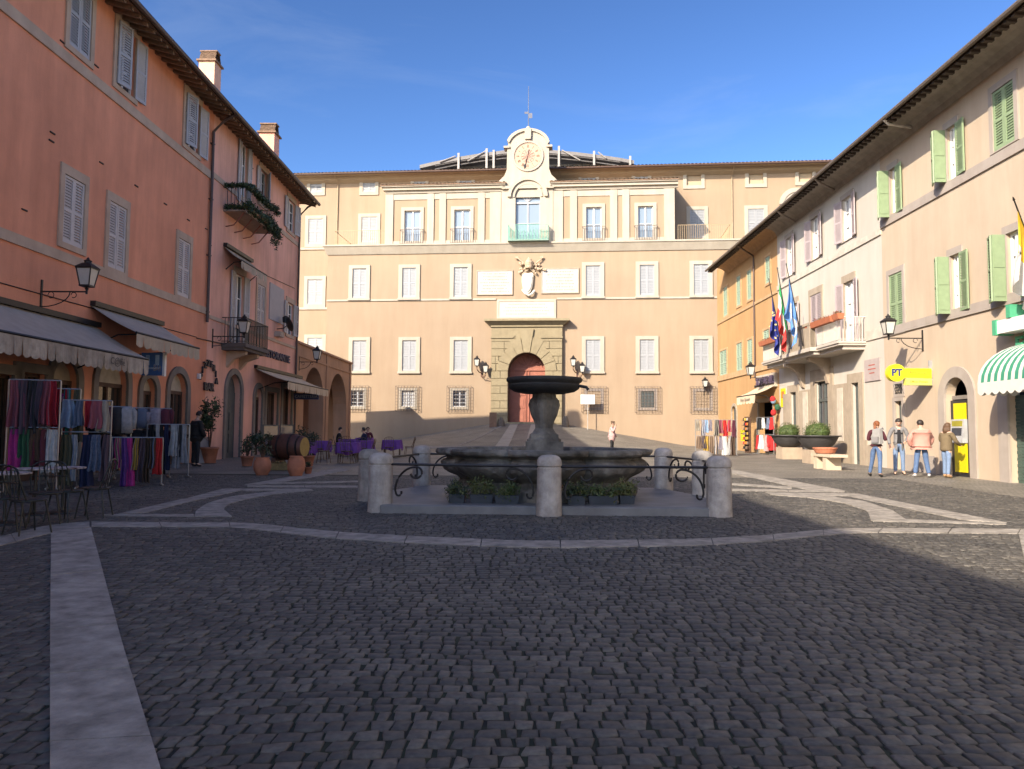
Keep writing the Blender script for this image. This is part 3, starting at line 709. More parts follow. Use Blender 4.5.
# coat of arms with keys and tiara
b = MB(); cu, cz = pu(529.3, 280), 0
Z = lambda y: pz(y)
sh = [(-.42, Z(275)), (-.30, Z(273)), (0, Z(274)), (.34, Z(273)), (.44, Z(275)), (.40, Z(283)), (.34, Z(288)), (.22, Z(292)), (0, Z(294.5)), (-.22, Z(292.5)), (-.36, Z(288)), (-.44, Z(282))]
b.prism([(cu-.12+x, z) for x, z in sh], -.22, 0)
b.prism([(cu-.12+x*.78, Z(284)+(z-Z(284))*.78) for x, z in sh], -.30, -.22)
b.tube([(cu-.5, -.2, Z(290)), (cu-.28, -.3, Z(294)), (cu, -.32, Z(296)), (cu+.25, -.3, Z(294.5)), (cu+.42, -.2, Z(291))], .10, 7)
b.build('coat_of_arms', M('arms_marble', (.56, .51, .43), .7, .06, 3), P, smooth=False)
b = MB(); rr = random.Random(4)
b.lathe([(.30, 0), (.33, .12), (.29, .16), (.33, .26), (.30, .30), (.33, .42), (.26, .56), (.16, .70), (.06, .78), (.05, .86), (.001, .9)], 12, (cu-.02, -.22, Z(269)))
for sg in (-1, 1):
    b.tube([(cu+sg*.95, -.2, Z(257.5+(0 if sg < 0 else 2))), (cu-sg*.55, -.2, Z(275))], .05, 6)
    b.box(cu+sg*.95-.14, cu+sg*.95+.10, -.24, -.16, Z(259), Z(257))
    for i in range(12):
        b.ball((cu+sg*rr.uniform(.2, .75), -.2, Z(rr.uniform(263, 275))), rr.uniform(.07, .13), n=7, m=5)
for i in range(5): b.ball((cu+.7+.13*i, -.18, Z(270+rr.uniform(-1, 1))), .09, n=7, m=5)
b.build('carved_tiara', M('arms_stone', (.42, .32, .22), .85, .25, 5), P)
# string course and ledge
zs = pz(299)
for a, c in ((U0, pu(496, 299)), (pu(557, 299), U1+.5)): MB().box(a, c, -.08, 0, zs-.07, zs+.07).build('string_course', PALW, P)
b = MB(); b.box(U0-.30, U1+.3, -.45, D+.2, ZT-.02, ZT+.10); b.hexa([(U0-.06, -.08, ZL-.18), (U1+.06, -.08, ZL-.18), (U1+.06, 0, ZL-.18), (U0-.06, 0, ZL-.18), (U0-.28, -.40, ZT-.02), (U1+.28, -.40, ZT-.02), (U1+.28, 0, ZT-.02), (U0-.28, 0, ZT-.02)])
b.build('ledge', PALW, P)
b = MB(); wall_mesh(b, U0, U1+9, -.5, ZL, PB.ops, t=.30); b.add([(U0, 0, -.5), (U0, D, -.5), (U0, D, ZT), (U0, 0, ZT)], [(0, 1, 2, 3)])
b.build('wall', PAL, P, recalc=False)
# pavilion of the top floor (flush with the front block)
PBv = Bld.__new__(Bld); PBv.o = P; PBv.ops = []; PBv.fr = FP
V0, V1 = pu(385.5, 215), pu(674.5, 215); ZVb, ZVt = ZT+.10, pz(190)
for (x0, x1) in ((404.5, 420.5), (454.3, 470.2), (586, 601.5), (638, 653)):
    a, c = pu(x0, 225), pu(x1, 225); w = window(PBv, a, c, ZVb+.05, pz(208.5), .26, PALW, 'none', pane=GLB, cas=WHITE, bars=1, proud=-.08, sill=.02)
    rl = MB()
# white strips and peach fields
b = MB()
for x0, x1 in ((385.5, 393.5), (427.5, 434), (439.5, 446), (478, 484.8), (490, 501), (552.5, 563), (570, 577), (610, 617.2), (622.3, 629.3), (664, 674.5)):
    b.box(pu(x0, 215), pu(x1, 215), -.10, 0, ZVb, ZVt-.05)
b.box(V0, V1, -.06, 0, pz(197.5), ZVt); b.box(V0, V1, -.06, 0, ZVb, ZVb+.30)
b.build('pilaster', PALW, P)
# cornice, broken by the arch of the clock bay
ca0, ca1 = pu(506, 188), pu(550.5, 188)
b = MB()
for a, c in ((pu(383, 187), ca0), (ca1, pu(677.5, 187))):
    b.box(a+.25, c, -.16, 0, ZVt-.10, ZVt+.10); b.box(a+.10 if a < 0 else a, c if c < 0 or c < 1 else c-.0, -.36, 0, ZVt+.10, ZVt+.32); b.box(a if a < 0 else a, c, -.50, 0, ZVt+.32, ZVt+.44)
b.build('cornice', PALW, P)
b = MB(); b.add([(V0, 0, ZVt+.2), (V0, D, ZVt+.2), (V0, D, ZVb), (V0, 0, ZVb)], [(0, 1, 2, 3)]); b.add([(V1, 0, ZVt+.2), (V1, D, ZVt+.2), (V1, D, ZVb), (V1, 0, ZVb)], [(0, 1, 2, 3)])
ua0, ua1 = pu(515.5, 215), pu(540, 215); zat = pz(185.5)
PBv.ops.append((ua0, ua1, ZVb+.05, zat, 1)); wall_mesh(b, V0, V1, ZVb, ZVt+.2, [o for o in PBv.ops], t=.3); b.build('pavilion_wall', PAL, P, recalc=False)
b = MB(); zr0 = ZVt+.46
for a, c in ((pu(382.5, 183), ca0+.05), (ca1-.05, pu(678.2, 183))): tiled_roof(b, a, c, -.56, zr0, D, zr0+1.15, .30, .07)
b.build('pavilion_roof', TILE, P, recalc=False)
# clock bay
ucl = (ua0+ua1)/2; hw = (ua1-ua0)/2
b = MB(); wall_mesh(b, pu(501.5, 215), pu(553, 215), ZVb, ZVt+.44, [(ua0, ua1, ZVb, zat, 1)], t=.32, y=-.14)
b.build('clock_bay', PALW, P, recalc=False)
ZC = lambda y: pz(y)
L2 = lambda x, y: pu(x, y)-ucl
out = [(-1.75, ZC(189)), (-1.75, ZC(186)), (-2.15, ZC(184)), (-2.2, ZC(181)), (-1.8, ZC(176)), (-1.62, ZC(170)), (-1.60, ZC(152)), (-1.60, ZC(148))]
arc = [(-1.55*math.cos(R(a)), ZC(147.5)+1.18*math.sin(R(a))) for a in range(15, 180, 15)]
poly = out+arc+[(-x, z) for x, z in out[::-1]]
b = MB(); b.prism([(ucl+x, z) for x, z in poly], -.20, .45); cg = b.build('clock_gable', PALW, P)
b = MB()
b.box(ucl-1.86, ucl-1.40, -.34, .5, ZC(148.8), ZC(146.8)); b.box(ucl+1.40, ucl+1.86, -.34, .5, ZC(148.8), ZC(146.8))
arcs = [(1.62*math.cos(R(a)), ZC(147)+1.26*math.sin(R(a))) for a in range(8, 173, 12)]
for p, q in zip(arcs, arcs[1:]): b.prism([(ucl+p[0]*.93, p[1]-.10), (ucl+p[0]*1.03, p[1]+.10), (ucl+q[0]*1.03, q[1]+.10), (ucl+q[0]*.93, q[1]-.10)], -.34, .5)
b.prism([(ucl-.22, ZC(141)), (ucl-.26, ZC(130.5)), (ucl+.26, ZC(130.5)), (ucl+.22, ZC(141))], -.42, .3); b.lathe([(.28, 0), (.3, .1), (.16, .2), (.12, .3), (.001, .34)], 10, (ucl, 0, ZC(130.5)))
for sg in (-1, 1): b.lathe([(.24, 0), (.30, .25), (.30, .5), (.2, .62)], 10, (ucl+sg*1.98, -.12, ZC(189)))
b.arch_band(ucl, zat-hw, hw+.34, hw+.60, -.34, -.14, 18, 0, 180)
b.arch_band(ucl, zat-hw, hw+.05, hw+.20, -.22, -.14, 18, 0, 180)
for sg in (-1, 1): b.box(ucl+sg*(hw+.34), ucl+sg*(hw+1.05), -.36, 0, ZVt+.02, ZVt+.26)
b.build('moulding', PALW, cg)
# clock
ck = pz(157.2); 
CF = M('clock_face', (.42, .30, .215), .7, .05, 3); CR_ = M('clock_ring', (.38, .31, .25), .7, .1, 4); CI = M('clock_numeral', (.30, .16, .10), .7); CP = M('clock_centre', (.46, .26, .20), .7)
def disc(bm_, r0, r1, y0, y1, n=40, mi=0): bm_.arch_band(ucl, ck, r0, r1, y0, y1, n, 0, 360, mi)
b = MB(); disc(b, 0.001, 1.06, -.24, -.20); co = b.build('clock', CF, P)
b = MB(); disc(b, 1.06, 1.2, -.30, -.20); disc(b, .98, 1.0, -.255, -.24); b.build('ring', CR_, co)
b = MB(); disc(b, .50, .54, -.25, -.24); disc(b, .001, .40, -.25, -.24); 
for i in range(12):
    a = math.pi*i/6; b.tube([(ucl+.10*math.cos(a), -.255, ck+.10*math.sin(a)), (ucl+.5*math.cos(a), -.255, ck+.5*math.sin(a))], .03, 4)
b.build('rosette', CP, co)
b = MB()
for i, num in enumerate(('XII', 'I', 'II', 'III', 'IV', 'V', 'VI', 'VII', 'VIII', 'IX', 'X', 'XI')):
    a = math.pi/2-math.pi*i/6; n = {'XII': 3, 'I': 1, 'II': 2, 'III': 3, 'IV': 2, 'V': 1.5, 'VI': 2, 'VII': 3, 'VIII': 3.5, 'IX': 2, 'X': 1.5, 'XI': 2}[num]
    for k in range(int(n)):
        o = (k-(int(n)-1)/2)*.055; px, pz_ = ucl-math.sin(a)*o, ck+math.cos(a)*o
        b.tube([(px+.66*math.cos(a), -.25, pz_+.66*math.sin(a)), (px+.88*math.cos(a), -.25, pz_+.88*math.sin(a))], .014, 4)
b.build('numeral', CI, co)
b = MB(); b.tube([(ucl, -.27, ck), (ucl-.26, -.27, ck-.95)], .03, 5); b.prism([(ucl-.16, ck-.62), (ucl-.36, ck-.72), (ucl-.24, ck-.98), (ucl-.13, ck-.8)], -.29, -.26); b.tube([(ucl, -.27, ck), (ucl+.10, -.27, ck+.5)], .025, 5)
b.build('hand', IRON, co)
# arched window behind the balcony
win = link('window', casement_mesh(round(2*hw, 2), round(pz(203)-ZVb, 2), GREY, 1), P, (ua0, 0, ZVb)); link('pane', pane_mesh(round(2*hw, 2), round(zat-ZVb, 2), GLB, .16), win)
b = MB(); b.box(0, 2*hw, .04, .12, pz(203.5)-ZVb, pz(202)-ZVb)
for a in range(30, 180, 30): b.tube([(hw, .1, pz(202)-ZVb), (hw+hw*math.cos(R(a)), .1, zat-hw-ZVb+hw*math.sin(R(a)))], .03, 4)
b.arch_band(hw, zat-hw-ZVb, hw*.5, hw*.56, .07, .12, 10)
b.build('fanlight', GREY, win)
TEAL = M('verdigris_iron', (.16, .36, .29), .6, .2, 6)
def balconet(x0, x1, ytop, out, mat, panel=False, par=None):
    o = railing(PBv, 'balcony_railing', pu(x0, 235), pu(x1, 235), ZVb, pz(ytop), out, mat, .14, .014)
    return o
for x0, x1 in ((401, 423.5), (451, 473.5), (582.5, 605), (634.5, 657)): balconet(x0, x1, 228.3, .30, M('grate_iron', ()))if 0 else railing(PBv, 'balcony_railing', pu(x0, 235), pu(x1, 235), ZVb, pz(228.3), .30, MATS['grate_iron'], .17, .014)
railing(PBv, 'balcony_railing', pu(509, 235), pu(548.5, 235), ZVb+.06, pz(227), .75, TEAL, .11, .016)
b = MB(); a, c = pu(508.5, 240), pu(549, 240); b.box(a, c, -.85, 0, ZVb, ZVb+.06); b.build('balcony_slab', M('verdigris_panel', (.20, .30, .25), .6, .1, 5), P); b = MB()
for i in range(26):
    x = a+.1+(c-a-.2)*i/25; b.tube([(x, -.74, ZVb+.12), (x+.06*(-1)**i, -.74, ZVb+.45), (x, -.74, ZVb+.85)], .012, 4)
b.build('railing_scroll', TEAL, P)
RAILM = M('tan_railing', (.38, .28, .16), .6, .1, 6)
railing(PBv, 'terrace_railing', pu(335, 238), pu(385, 238), ZVb, pz(230.5, 360), .02, RAILM, .16, .013, ends=(False, False))
railing(PBv, 'terrace_railing', pu(684-6, 235), pu(730.5, 233), ZVb, pz(224.5, 705), .02, RAILM, .16, .013, ends=(False, False))
for uu in (pu(335, 238), pu(730.5, 233)):
    b = MB(); za = pz(230.5, 360) if uu < 0 else pz(224.5, 705)
    b.box(uu-.02, uu+.02, 0, D, za-.03, za)
    for k in range(24): y = D*k/24; b.box(uu-.012, uu+.012, y-.012, y+.012, ZVb, za)
    b.build('terrace_railing', RAILM, P)
# upper wall set back behind the terrace, running left and right of the front block
PW = Bld.__new__(Bld); PW.o = P; PW.ops = []; PW.fr = FP; o_ = -D
wu = lambda x, y: FP.u(x, y, o_); wz = lambda y, x=527: FP.z(x, y, o_)
B0, B1 = wu(294, 300)-9, wu(850, 160)+4; ZE = wz(172, 527)
rows = []
def bw(x0, x1, y0, y1, sh='closed', sm=SHP, sw=.28, fm=PALW, pane=GLS):
    ym = (y0+y1)/2; xm = (x0+x1)/2; a, c = wu(x0, ym), wu(x1, ym)
    w, h = round(c-a, 2), round(wz(y0, xm)-wz(y1, xm), 2); z = wz(y1, xm)
    PW.ops.append((a, a+w, z, z+h))
    win = link('window', frame_mesh(w, h, sw, 0, fm, None, None, -.08), P, (a, D, z))
    link('pane', pane_mesh(w, h, DARK if sh == 'closed' else pane, .12), win)
    if sh == 'closed':
        link('shutter', leaf(w/2-.005, h-.02, 'L', sm, .12), win, (0, .02, .01)); link('shutter', leaf(w/2-.005, h-.02, 'R', sm, .12), win, (w, .02, .01))
    elif sh == 'case': link('casement', casement_mesh(w, h, GREY, 1, .08), win)
    return win
bw(308.5, 323, 219, 244); bw(361.5, 377, 217, 242.5); bw(310.5, 322, 179.5, 192.5); bw(363, 375.5, 179, 192); bw(414, 425.5, 177.5, 187); bw(460, 471.5, 177, 187)
bw(582, 596, 175, 186); bw(635, 648, 174, 186); bw(690, 704.5, 210, 238); bw(748, 764, 209, 236)
bw(307.5, 322.5, 279.5, 304.5); bw(307.5, 322.5, 338, 370)
BL = M('blind_window', (.41, .315, .21), .9, .04, 2)
for x0, x1, y0, y1 in ((686.5, 701, 170.5, 185.5), (748.5, 763, 168, 184), (798.5, 812, 168, 182)):
    w_ = bw(x0, x1, y0, y1, 'none', pane=BL)
b = MB(); wall_mesh(b, B0, B1, -.5, ZE+.3, PW.ops, t=.25); 
b.v = [(x, y+D, z) for x, y, z in b.v]; b.build('upper_wall', PAL, P, recalc=False)
zz = wz(308.6, 315); MB().box(B0, U0, D-.10, D, zz-.09, zz+.09).build('string_course', PALW, P); zz = wz(248.5, 312)
MB().box(B0+8.2, U0, D-.10, D, zz-.12, zz+.06).build('string_course', PALW, P); b = MB()
ab = wu(796, 200); b.arch_band(ab, wz(204, 796), .95, 1.3, D-.10, D-.001, 14); b.arch_band(ab, wz(204, 796), .001, .95, D-.02, D-.001, 14)
b.build('blind_arch', PALW, P)
OV = 1.0; ZEv = FP.z(527, 169.5, o_+OV)
b = MB(); b.hexa([(B0, D-OV, ZEv-.05), (B1, D-OV, ZEv-.05), (B1, D, ZE-.10), (B0, D, ZE-.10), (B0, D-OV, ZEv+.04), (B1, D-OV, ZEv+.04), (B1, D, ZE+.35), (B0, D, ZE+.35)])
b.hexa([(B0, D-.35, ZE-.42), (B1, D-.35, ZE-.42), (B1, D-.001, ZE-.62), (B0, D-.001, ZE-.62), (B0, D-.55, ZE-.10), (B1, D-.55, ZE-.10), (B1, D-.001, ZE-.09), (B0, D-.001, ZE-.09)])
b.build('eaves', M('eaves_plaster', (.34, .26, .17), .9, .08, 2), P)
b = MB(); tiled_roof(b, B0, B1, D-OV-.08, ZEv+.10, D+9, ZEv+3.4, .30, .075); b.build('roof', TILE, P, recalc=False)
b = MB(); b.tube([(B0, D-OV-.12, ZEv+.0), (B1, D-OV-.12, ZEv+.0)], .075, 8); b.build('gutter', BROWNM, P)
b = MB()
for x in (338, 560, 732):
    uu = wu(x, 200); b.tube([(uu, D-OV-.1, ZEv), (uu, D-.1, ZE-.75), (uu, D-.07, ZT+.2)], .04, 6)
b.build('downpipe', M('peach_pipe', (.36, .27, .17), .7), P)
# dark ribbed structure of the dome behind the roof
RF = M('dome_metal', (.15, .14, .135), .6, .2, 3); RFW = M('dome_strut', (.30, .28, .26), .6, .1, 4)
YB = 14.0; o2 = -YB; du = lambda x, y: FP.u(x, y, o2); dz = lambda x, y: FP.z(x, y, o2)
pts = [(420, 166), (435, 162.5), (455, 158.5), (480, 154.5), (503, 151.5), (527, 150), (552, 151), (575, 153), (600, 156), (620, 158.8), (634, 161.5)]
up = [(du(*p), dz(*p)) for p in pts]
b = MB(); 
for p, q in zip(up, up[1:]): b.hexa([(p[0], YB-.15, p[1]-.28), (q[0], YB-.15, q[1]-.28), (q[0], YB+8, q[1]-.28), (p[0], YB+8, p[1]-.28), (p[0], YB-.15, p[1]+.05), (q[0], YB-.15, q[1]+.05), (q[0], YB+8, q[1]+.05), (p[0], YB+8, p[1]+.05)])
b.hexa([(up[0][0], YB+1.5, up[0][1]-1.2), (up[-1][0], YB+1.5, up[0][1]-1.2), (up[-1][0], YB+2, up[0][1]-1.2), (up[0][0], YB+2, up[0][1]-1.2), (up[2][0], YB+1.5, up[2][1]-.2), (up[-3][0], YB+1.5, up[-3][1]-.2), (up[-3][0], YB+2, up[-3][1]-.2), (up[2][0], YB+2, up[2][1]-.2)])
for dx in (.35, .7):
    b.tube([(u, YB-.05, z-dx) for u, z in up[1:-1]], .05, 5)
ro = b.build('dome_frame', RF, P)
for x, y0, y1 in ((487, 149.5, 163), (494, 151, 163), (459, 154, 164), (559, 147, 162), (594, 152, 160), (630, 157, 160)):
    u = du(x, y0); MB().box(u-.10, u+.10, YB-.3, YB-.16, dz(x, y1)-.6, dz(x, y0)).build('strut', RFW, ro)
for (xa, ya, xb, yb) in ((468, 162, 486, 152), (440, 163, 456, 157), (562, 151, 580, 161), (598, 153, 606, 159)):
    MB().tube([(du(xa, ya), YB-.25, dz(xa, ya)), (du(xb, yb), YB-.25, dz(xb, yb))], .06, 5).build('strut', RFW, ro)
# mast on the gable
b = MB(); zt = ZC(130); b.tube([(ucl, .05, zt), (ucl, .05, FP.z(529, 86))], [.035, .02], 5); b.box(ucl-.02, ucl+.3, .04, .06, ZC(118), ZC(113)); b.box(ucl-.3, ucl+.02, .04, .06, ZC(113.5), ZC(111.5)); b.build('mast', M('mast_metal', (.10, .11, .15), .5), P)

# ------------------------------------------------------------------ left side of the square
lu = lambda x, y, o=0: FL.u(x, y, o); lz = lambda x, y, o=0: FL.z(x, y, o)
TB = Bld(FL, 'apartment_building', 'long terracotta house with grey trim bands and wooden shutters above shops in shade'); T = TB.o
UB = lu(210, 250); UE = lu(298, 260); UA = -24.0
KB = Bld(FL, 'apartment_building', 'salmon pink corner house with a plant-hung balcony beside the arcade'); K = KB.o
zc1 = lz(80, 70-2); zlow = lz(80, 265)
def lwin(Bd, x0, x1, y0, y1, sh='closed', sm=SHW, **k):
    """opening given by its left and right px edge; y0,y1 at its middle"""
    xm = (x0+x1)/2; return window(Bd, lu(x0, (y0+y1)/2), lu(x1, (y0+y1)/2), lz(xm, y1), lz(xm, y0), .17, TRIM, sh, sm, head=.26, sill=.16, **k)
lwin(TB, 69, 91, -18, 54, 'closed', SHG)
lwin(TB, 116, 135, 28, 92, 'open', SHG, al=14, ar=173)
lwin(TB, 184.5, 199, 98, 150, 'open', SHG, al=14, ar=173)
lwin(TB, 62, 83, 178, 246); lwin(TB, 107.5, 125, 204, 270); lwin(TB, 177, 189, 240, 297)
for uu in (-2.5, 1.5, 6.5, 11):
    window(TB, uu, uu+1.2, zc1+.1, zc1+2.2, .17, TRIM, 'closed', SHG, head=.26); window(TB, uu, uu+1.1, zlow+.3, zlow+2.4, .17, TRIM, 'closed', SHW, head=.26)
# pink house
lwin(KB, 240.5, 247, 143, 206, 'open', SHG, al=176, ar=174)
lwin(KB, 259.5, 266.5, 171, 205, 'open', SHG, al=176, ar=30)
lwin(KB, 287.5, 294.5, 201, 232, 'open', SHG, al=176, ar=170)
lwin(KB, 234, 243, 274, 345, 'open', SHG, al=176, ar=174)
lwin(KB, 256.5, 264, 285, 335)
lwin(KB, 286.5, 293, 303, 335, 'open', SHG, al=176, ar=170)
b = MB(); a, c = lu(269, 300), lu(283, 300); b.box(a, c, -.05, 0, lz(276, 322), lz(276, 286)); b.build('blind_panel', M('blind_panel', (.42, .38, .36), .8, .05, 3), K)
# ground floor openings: (x0,x1,ytop,arch)
GFZ = -.6
def arch_open(Bd, x0, x1, yt, kind, arch=1, sw=.24, par=None):
    ym = 400; a, c = lu(x0, ym), lu(x1, ym); z1 = lz((x0+x1)/2, yt); h = c-a
    zf = zg(-12.3, (a+c)/2)
    Bd.ops.append((a, c, GFZ, z1, arch)); rise = (c-a)/2 if arch == 1 else (arch or 0); zsp = z1-rise; cx = (a+c)/2
    s = MB()
    s.box(a-sw, a, -.07, .02, zf-.3, zsp); s.box(c, c+sw, -.07, .02, zf-.3, zsp)
    if arch:
        n = 16; P0 = [(cx-(h/2)*math.cos(math.pi*i/n), zsp+rise*math.sin(math.pi*i/n)) for i in range(n+1)]
        P1 = [(cx-(h/2+sw)*math.cos(math.pi*i/n), zsp+(rise+sw)*math.sin(math.pi*i/n)) for i in range(n+1)]
        for i in range(n): s.prism([P0[i], P1[i], P1[i+1], P0[i+1]], -.07, .02)
    else: s.box(a-sw, c+sw, -.07, .02, z1, z1+sw)
    d = s.build('doorway', GTRIM2, Bd.o)
    b = MB()
    if kind == 'door':
        b.box(a, c, .22, .28, zf-.2, zsp); 
        for sg in (0, 1):
            x0_ = a+.05+sg*h/2; x1_ = x0_+h/2-.1
            for za, zb in ((zf+.2, zf+1.0), (zf+1.15, zf+1.9)): b.box(x0_+.08, x1_-.08, .19, .22, za, zb)
        b.prism([(cx-(h/2)*math.cos(math.pi*i/12), zsp+rise*math.sin(math.pi*i/12)) for i in range(13)], .24, .28) if arch else None
        b.build('door', GWOOD, d)
    else:
        fm = WOOD if kind != 'shopw' else M('shop_frame', (.10, .085, .06), .6, .2, 6)
        b.box(a, a+.08, .14, .22, zf-.2, zsp); b.box(c-.08, c, .14, .22, zf-.2, zsp); b.box(a, c, .14, .22, zsp-.08, zsp+.04); b.box(cx-.04, cx+.04, .14, .22, zf-.2, zsp)
        b.box(a, c, .14, .24, zf-.2, zf+.35); b.build('shop_door', fm, d)
        g = MB(); g.add([(a, .2, zf-.2), (c, .2, zf-.2), (c, .2, zsp), (a, .2, zsp)], [(0, 1, 2, 3)]); g.build('pane', glass('shop_glass', (.035, .03, .025), .04), d)
        if arch:
            g = MB(); g.prism([(cx-(h/2)*math.cos(math.pi*i/12), zsp+.04+rise*math.sin(math.pi*i/12)) for i in range(13)], .18, .24)
            g.build('fanlight', M('lunette_panel', (.44, .38, .28), .7, .15, 4) if kind == 'lun' else glass('shop_glass', ()), d)
    return a, c, z1, zf
GTRIM2 = M('grey_peperino', (.20, .175, .15), .85, .15, 3, .2, 30, streak=.1)
arch_open(TB, -30, 14, 373, 'shop', 0); arch_open(TB, 50, 76, 360, 'lun', 1); arch_open(TB, 96, 126, 357, 'lun', 1); arch_open(TB, 141, 155, 378, 'lun', 1); arch_open(TB, 168.5, 186, 373, 'lun', 1)
arch_open(TB, 18, 44, 373, 'shop', 0)
for uu in (1.5, 6.5): 
    pass
arch_open(KB, 226, 240, 374, 'door', 1); arch_open(KB, 254.5, 261.5, 388, 'lun', 1); arch_open(KB, 282, 291, 388, 'shop', 0); arch_open(KB, 266, 277, 392, 'shop', 0)
# walls
ztop = 14.6
b = MB(); wall_mesh(b, UA, UB, -.6, ztop, TB.ops, t=.28); b.add([(UA, 0, -1), (UA, 11, -1), (UA, 11, 18), (UA, 0, ztop)], [(0, 1, 2, 3)]); b.build('wall', TERRA, T, recalc=False)
b = MB(); wall_mesh(b, UB, UE, -.6, ztop, KB.ops, t=.28); b.add([(UE, 0, -1), (UE, 17, -1), (UE, 17, 14.2), (UE, 0, 14.2)], [(0, 1, 2, 3)])  # unseen rear depth, lengthened to carry shade across the palace's lower left
b.add([(UB, 17, -1), (UE, 17, -1), (UE, 17, 14.2), (UB, 17, 14.2)], [(0, 1, 2, 3)]); b.add([(UA, 11, -1), (UB, 11, -1), (UB, 11, 14.3), (UA, 11, 14.3)], [(0, 1, 2, 3)]); b.build('wall', PINK, K, recalc=False)
# upper storey of the terracotta house is a lighter, more orange coat: bands
for zc_, h in ((lz(80, 69), .30), (lz(80, 263.5), .26)): MB().box(UA, UB, -.055, -.002, zc_-h/2, zc_+h/2).build('string_course', TRIM, T)
for zc_, h in ((lz(270, 222), .22), (lz(270, 339), .14)): MB().box(UB+.05, UE, -.045, -.002, zc_-h/2, zc_+h/2).build('string_course', TRIM, K)
# eaves
OVL = .85; zgut = FL.z(308-6, 189, OVL)
def eaves(Bd, u0, u1, extra=0.0):
    b = MB(); sl_ = .30
    zi = zgut+OVL*sl_
    b.hexa([(u0, -OVL, zgut-.02), (u1, -OVL, zgut-.02), (u1, .02, zi-.02), (u0, .02, zi-.02), (u0, -OVL, zgut+.03), (u1, -OVL, zgut+.03), (u1, .02, zi+.03), (u0, .02, zi+.03)])
    n = int((u1-u0)/.42)
    for i in range(n+1):
        u = u0+.1+(u1-u0-.2)*i/n; b.hexa([(u-.05, -OVL+.04, zgut-.14), (u+.05, -OVL+.04, zgut-.14), (u+.05, .02, zi-.16), (u-.05, .02, zi-.16), (u-.05, -OVL+.04, zgut-.021), (u+.05, -OVL+.04, zgut-.021), (u+.05, .02, zi-.021), (u-.05, .02, zi-.021)])
    b.build('eaves', M('eaves_wood', (.20, .125, .075), .8, .25, 6), Bd.o)
    b = MB(); tiled_roof(b, u0, u1, -OVL-.1, zgut+.09, 5.5, zgut+.09+6.4*.32, .24, .06); b.add([(u0, 5.5, zgut+2.14), (u1, 5.5, zgut+2.14), (u1, 11.6, zgut+.1), (u0, 11.6, zgut+.1)], [(0, 1, 2, 3)])
    if Bd is KB:   # hipped end, shaped to lower the shadow it throws on the palace
        b = MB(); n = int((u1-u0)/.24); 
        tiled_roof(b, u0, u1-6.4, -OVL-.1, zgut+.09, 5.5, zgut+2.14, .24, .06)
        for i in range(27):
            a_ = u1-6.4+i*.237; c_ = a_+.237; f0 = max(0, (u1-c_)/6.4); b.add([(a_, -OVL-.1, zgut+.09), (a_+.12, -OVL-.1, zgut+.15), (c_, -OVL-.1, zgut+.09), (c_, -OVL-.1+6.4*f0, zgut+.09+2.05*f0), (a_+.12, -OVL-.1+6.4*(f0+.018), zgut+.15+2.05*f0), (a_, -OVL-.1+6.4*min(1, f0+.037), zgut+.09+2.05*min(1, f0+.037))], [(0, 1, 4, 5), (1, 2, 3, 4)])
        b.add([(u1, -OVL-.1, zgut+.05), (u1, 17.6, zgut+.05), (u1-6.4, 5.5, zgut+2.12)], [(0, 1, 2)]); b.add([(u0, 5.5, zgut+2.14), (u1-6.4, 5.5, zgut+2.14), (u1, 17.6, zgut+.1), (u0, 17.6, zgut+.1)], [(0, 1, 2, 3)])
    b.build('roof', TILE, Bd.o, recalc=False)
    b = MB(); b.tube([(u0, -OVL-.13, zgut+.03), (u1, -OVL-.13, zgut+.03)], .085, 8); b.build('gutter', BROWNM, Bd.o)
eaves(TB, UA, UB+.02); eaves(KB, UB+.03, UE+.35)
b = MB(); up_ = lu(207, 260); b.tube([(up_, -OVL-.1, zgut), (up_, -.5, zgut-.25), (up_, -.09, zgut-.7), (up_, -.09, lz(205, 322))], .06, 8)
for z in np.arange(6, 13, 2.2): b.box(up_-.08, up_+.08, -.14, 0, z, z+.05)
b.build('downpipe', BROWNM, T)
b = MB(); up_ = UE-.12; b.tube([(up_, -OVL-.1, zgut), (up_, -.5, zgut-.25), (up_, -.09, zgut-.7), (up_, -.09, .4)], .055, 8); b.build('downpipe', BROWNM, K)
b = MB(); b.tube([(lu(0, 380)*0+lu(196, 335), -.03, lz(196, 338)), (lu(232, 340), -.03, lz(232, 346)), (lu(245, 352), -.03, lz(245, 352))], .02, 5); b.tube([(lu(238, 268), -.03, lz(220, 252)), (lu(294, 300), -.03, lz(292, 287))], .015, 5); b.build('cable', IRON, K)
# chimneys
def chimney(Bd, px, yt, yb, w, mat, yy=2.2):
    y = yy; u = FL.u(px, yb, -y); z1 = FL.z(px, yt, -y); z0 = zgut+.3
    b = MB(); b.box(u-w/2, u+w/2, y-w/2, y+w/2, z0, z1-.55); c = b.build('chimney', mat, Bd.o)
    b = MB(); b.box(u-w*.62, u+w*.62, y-w*.62, y+w*.62, z1-.55, z1-.47)
    for s0 in (-1, 1):
        for q in (-.33, .33): b.hexa([(u+q-.04+0, y-w*.5, z1-.47), (u+q+.04, y-w*.5, z1-.47), (u+q+.04, y+w*.5, z1-.47), (u+q-.04, y+w*.5, z1-.47), (u+q*.4-.04-s0*.0, y-w*.5, z1), (u+q*.4+.04, y-w*.5, z1), (u+q*.4+.04, y+w*.5, z1), (u+q*.4-.04, y+w*.5, z1)])
    b.box(u-w*.30, u+w*.30, y-w*.55, y+w*.55, z1-.02, z1+.04); b.build('chimney_cap', TILE, c)
chimney(TB, 209.5, 52, 86, .72, M('peach_chimney', (.72, .44, .30), .9, .1, 3)); chimney(KB, 269, 124.5, 150, .78, PINK, .95)

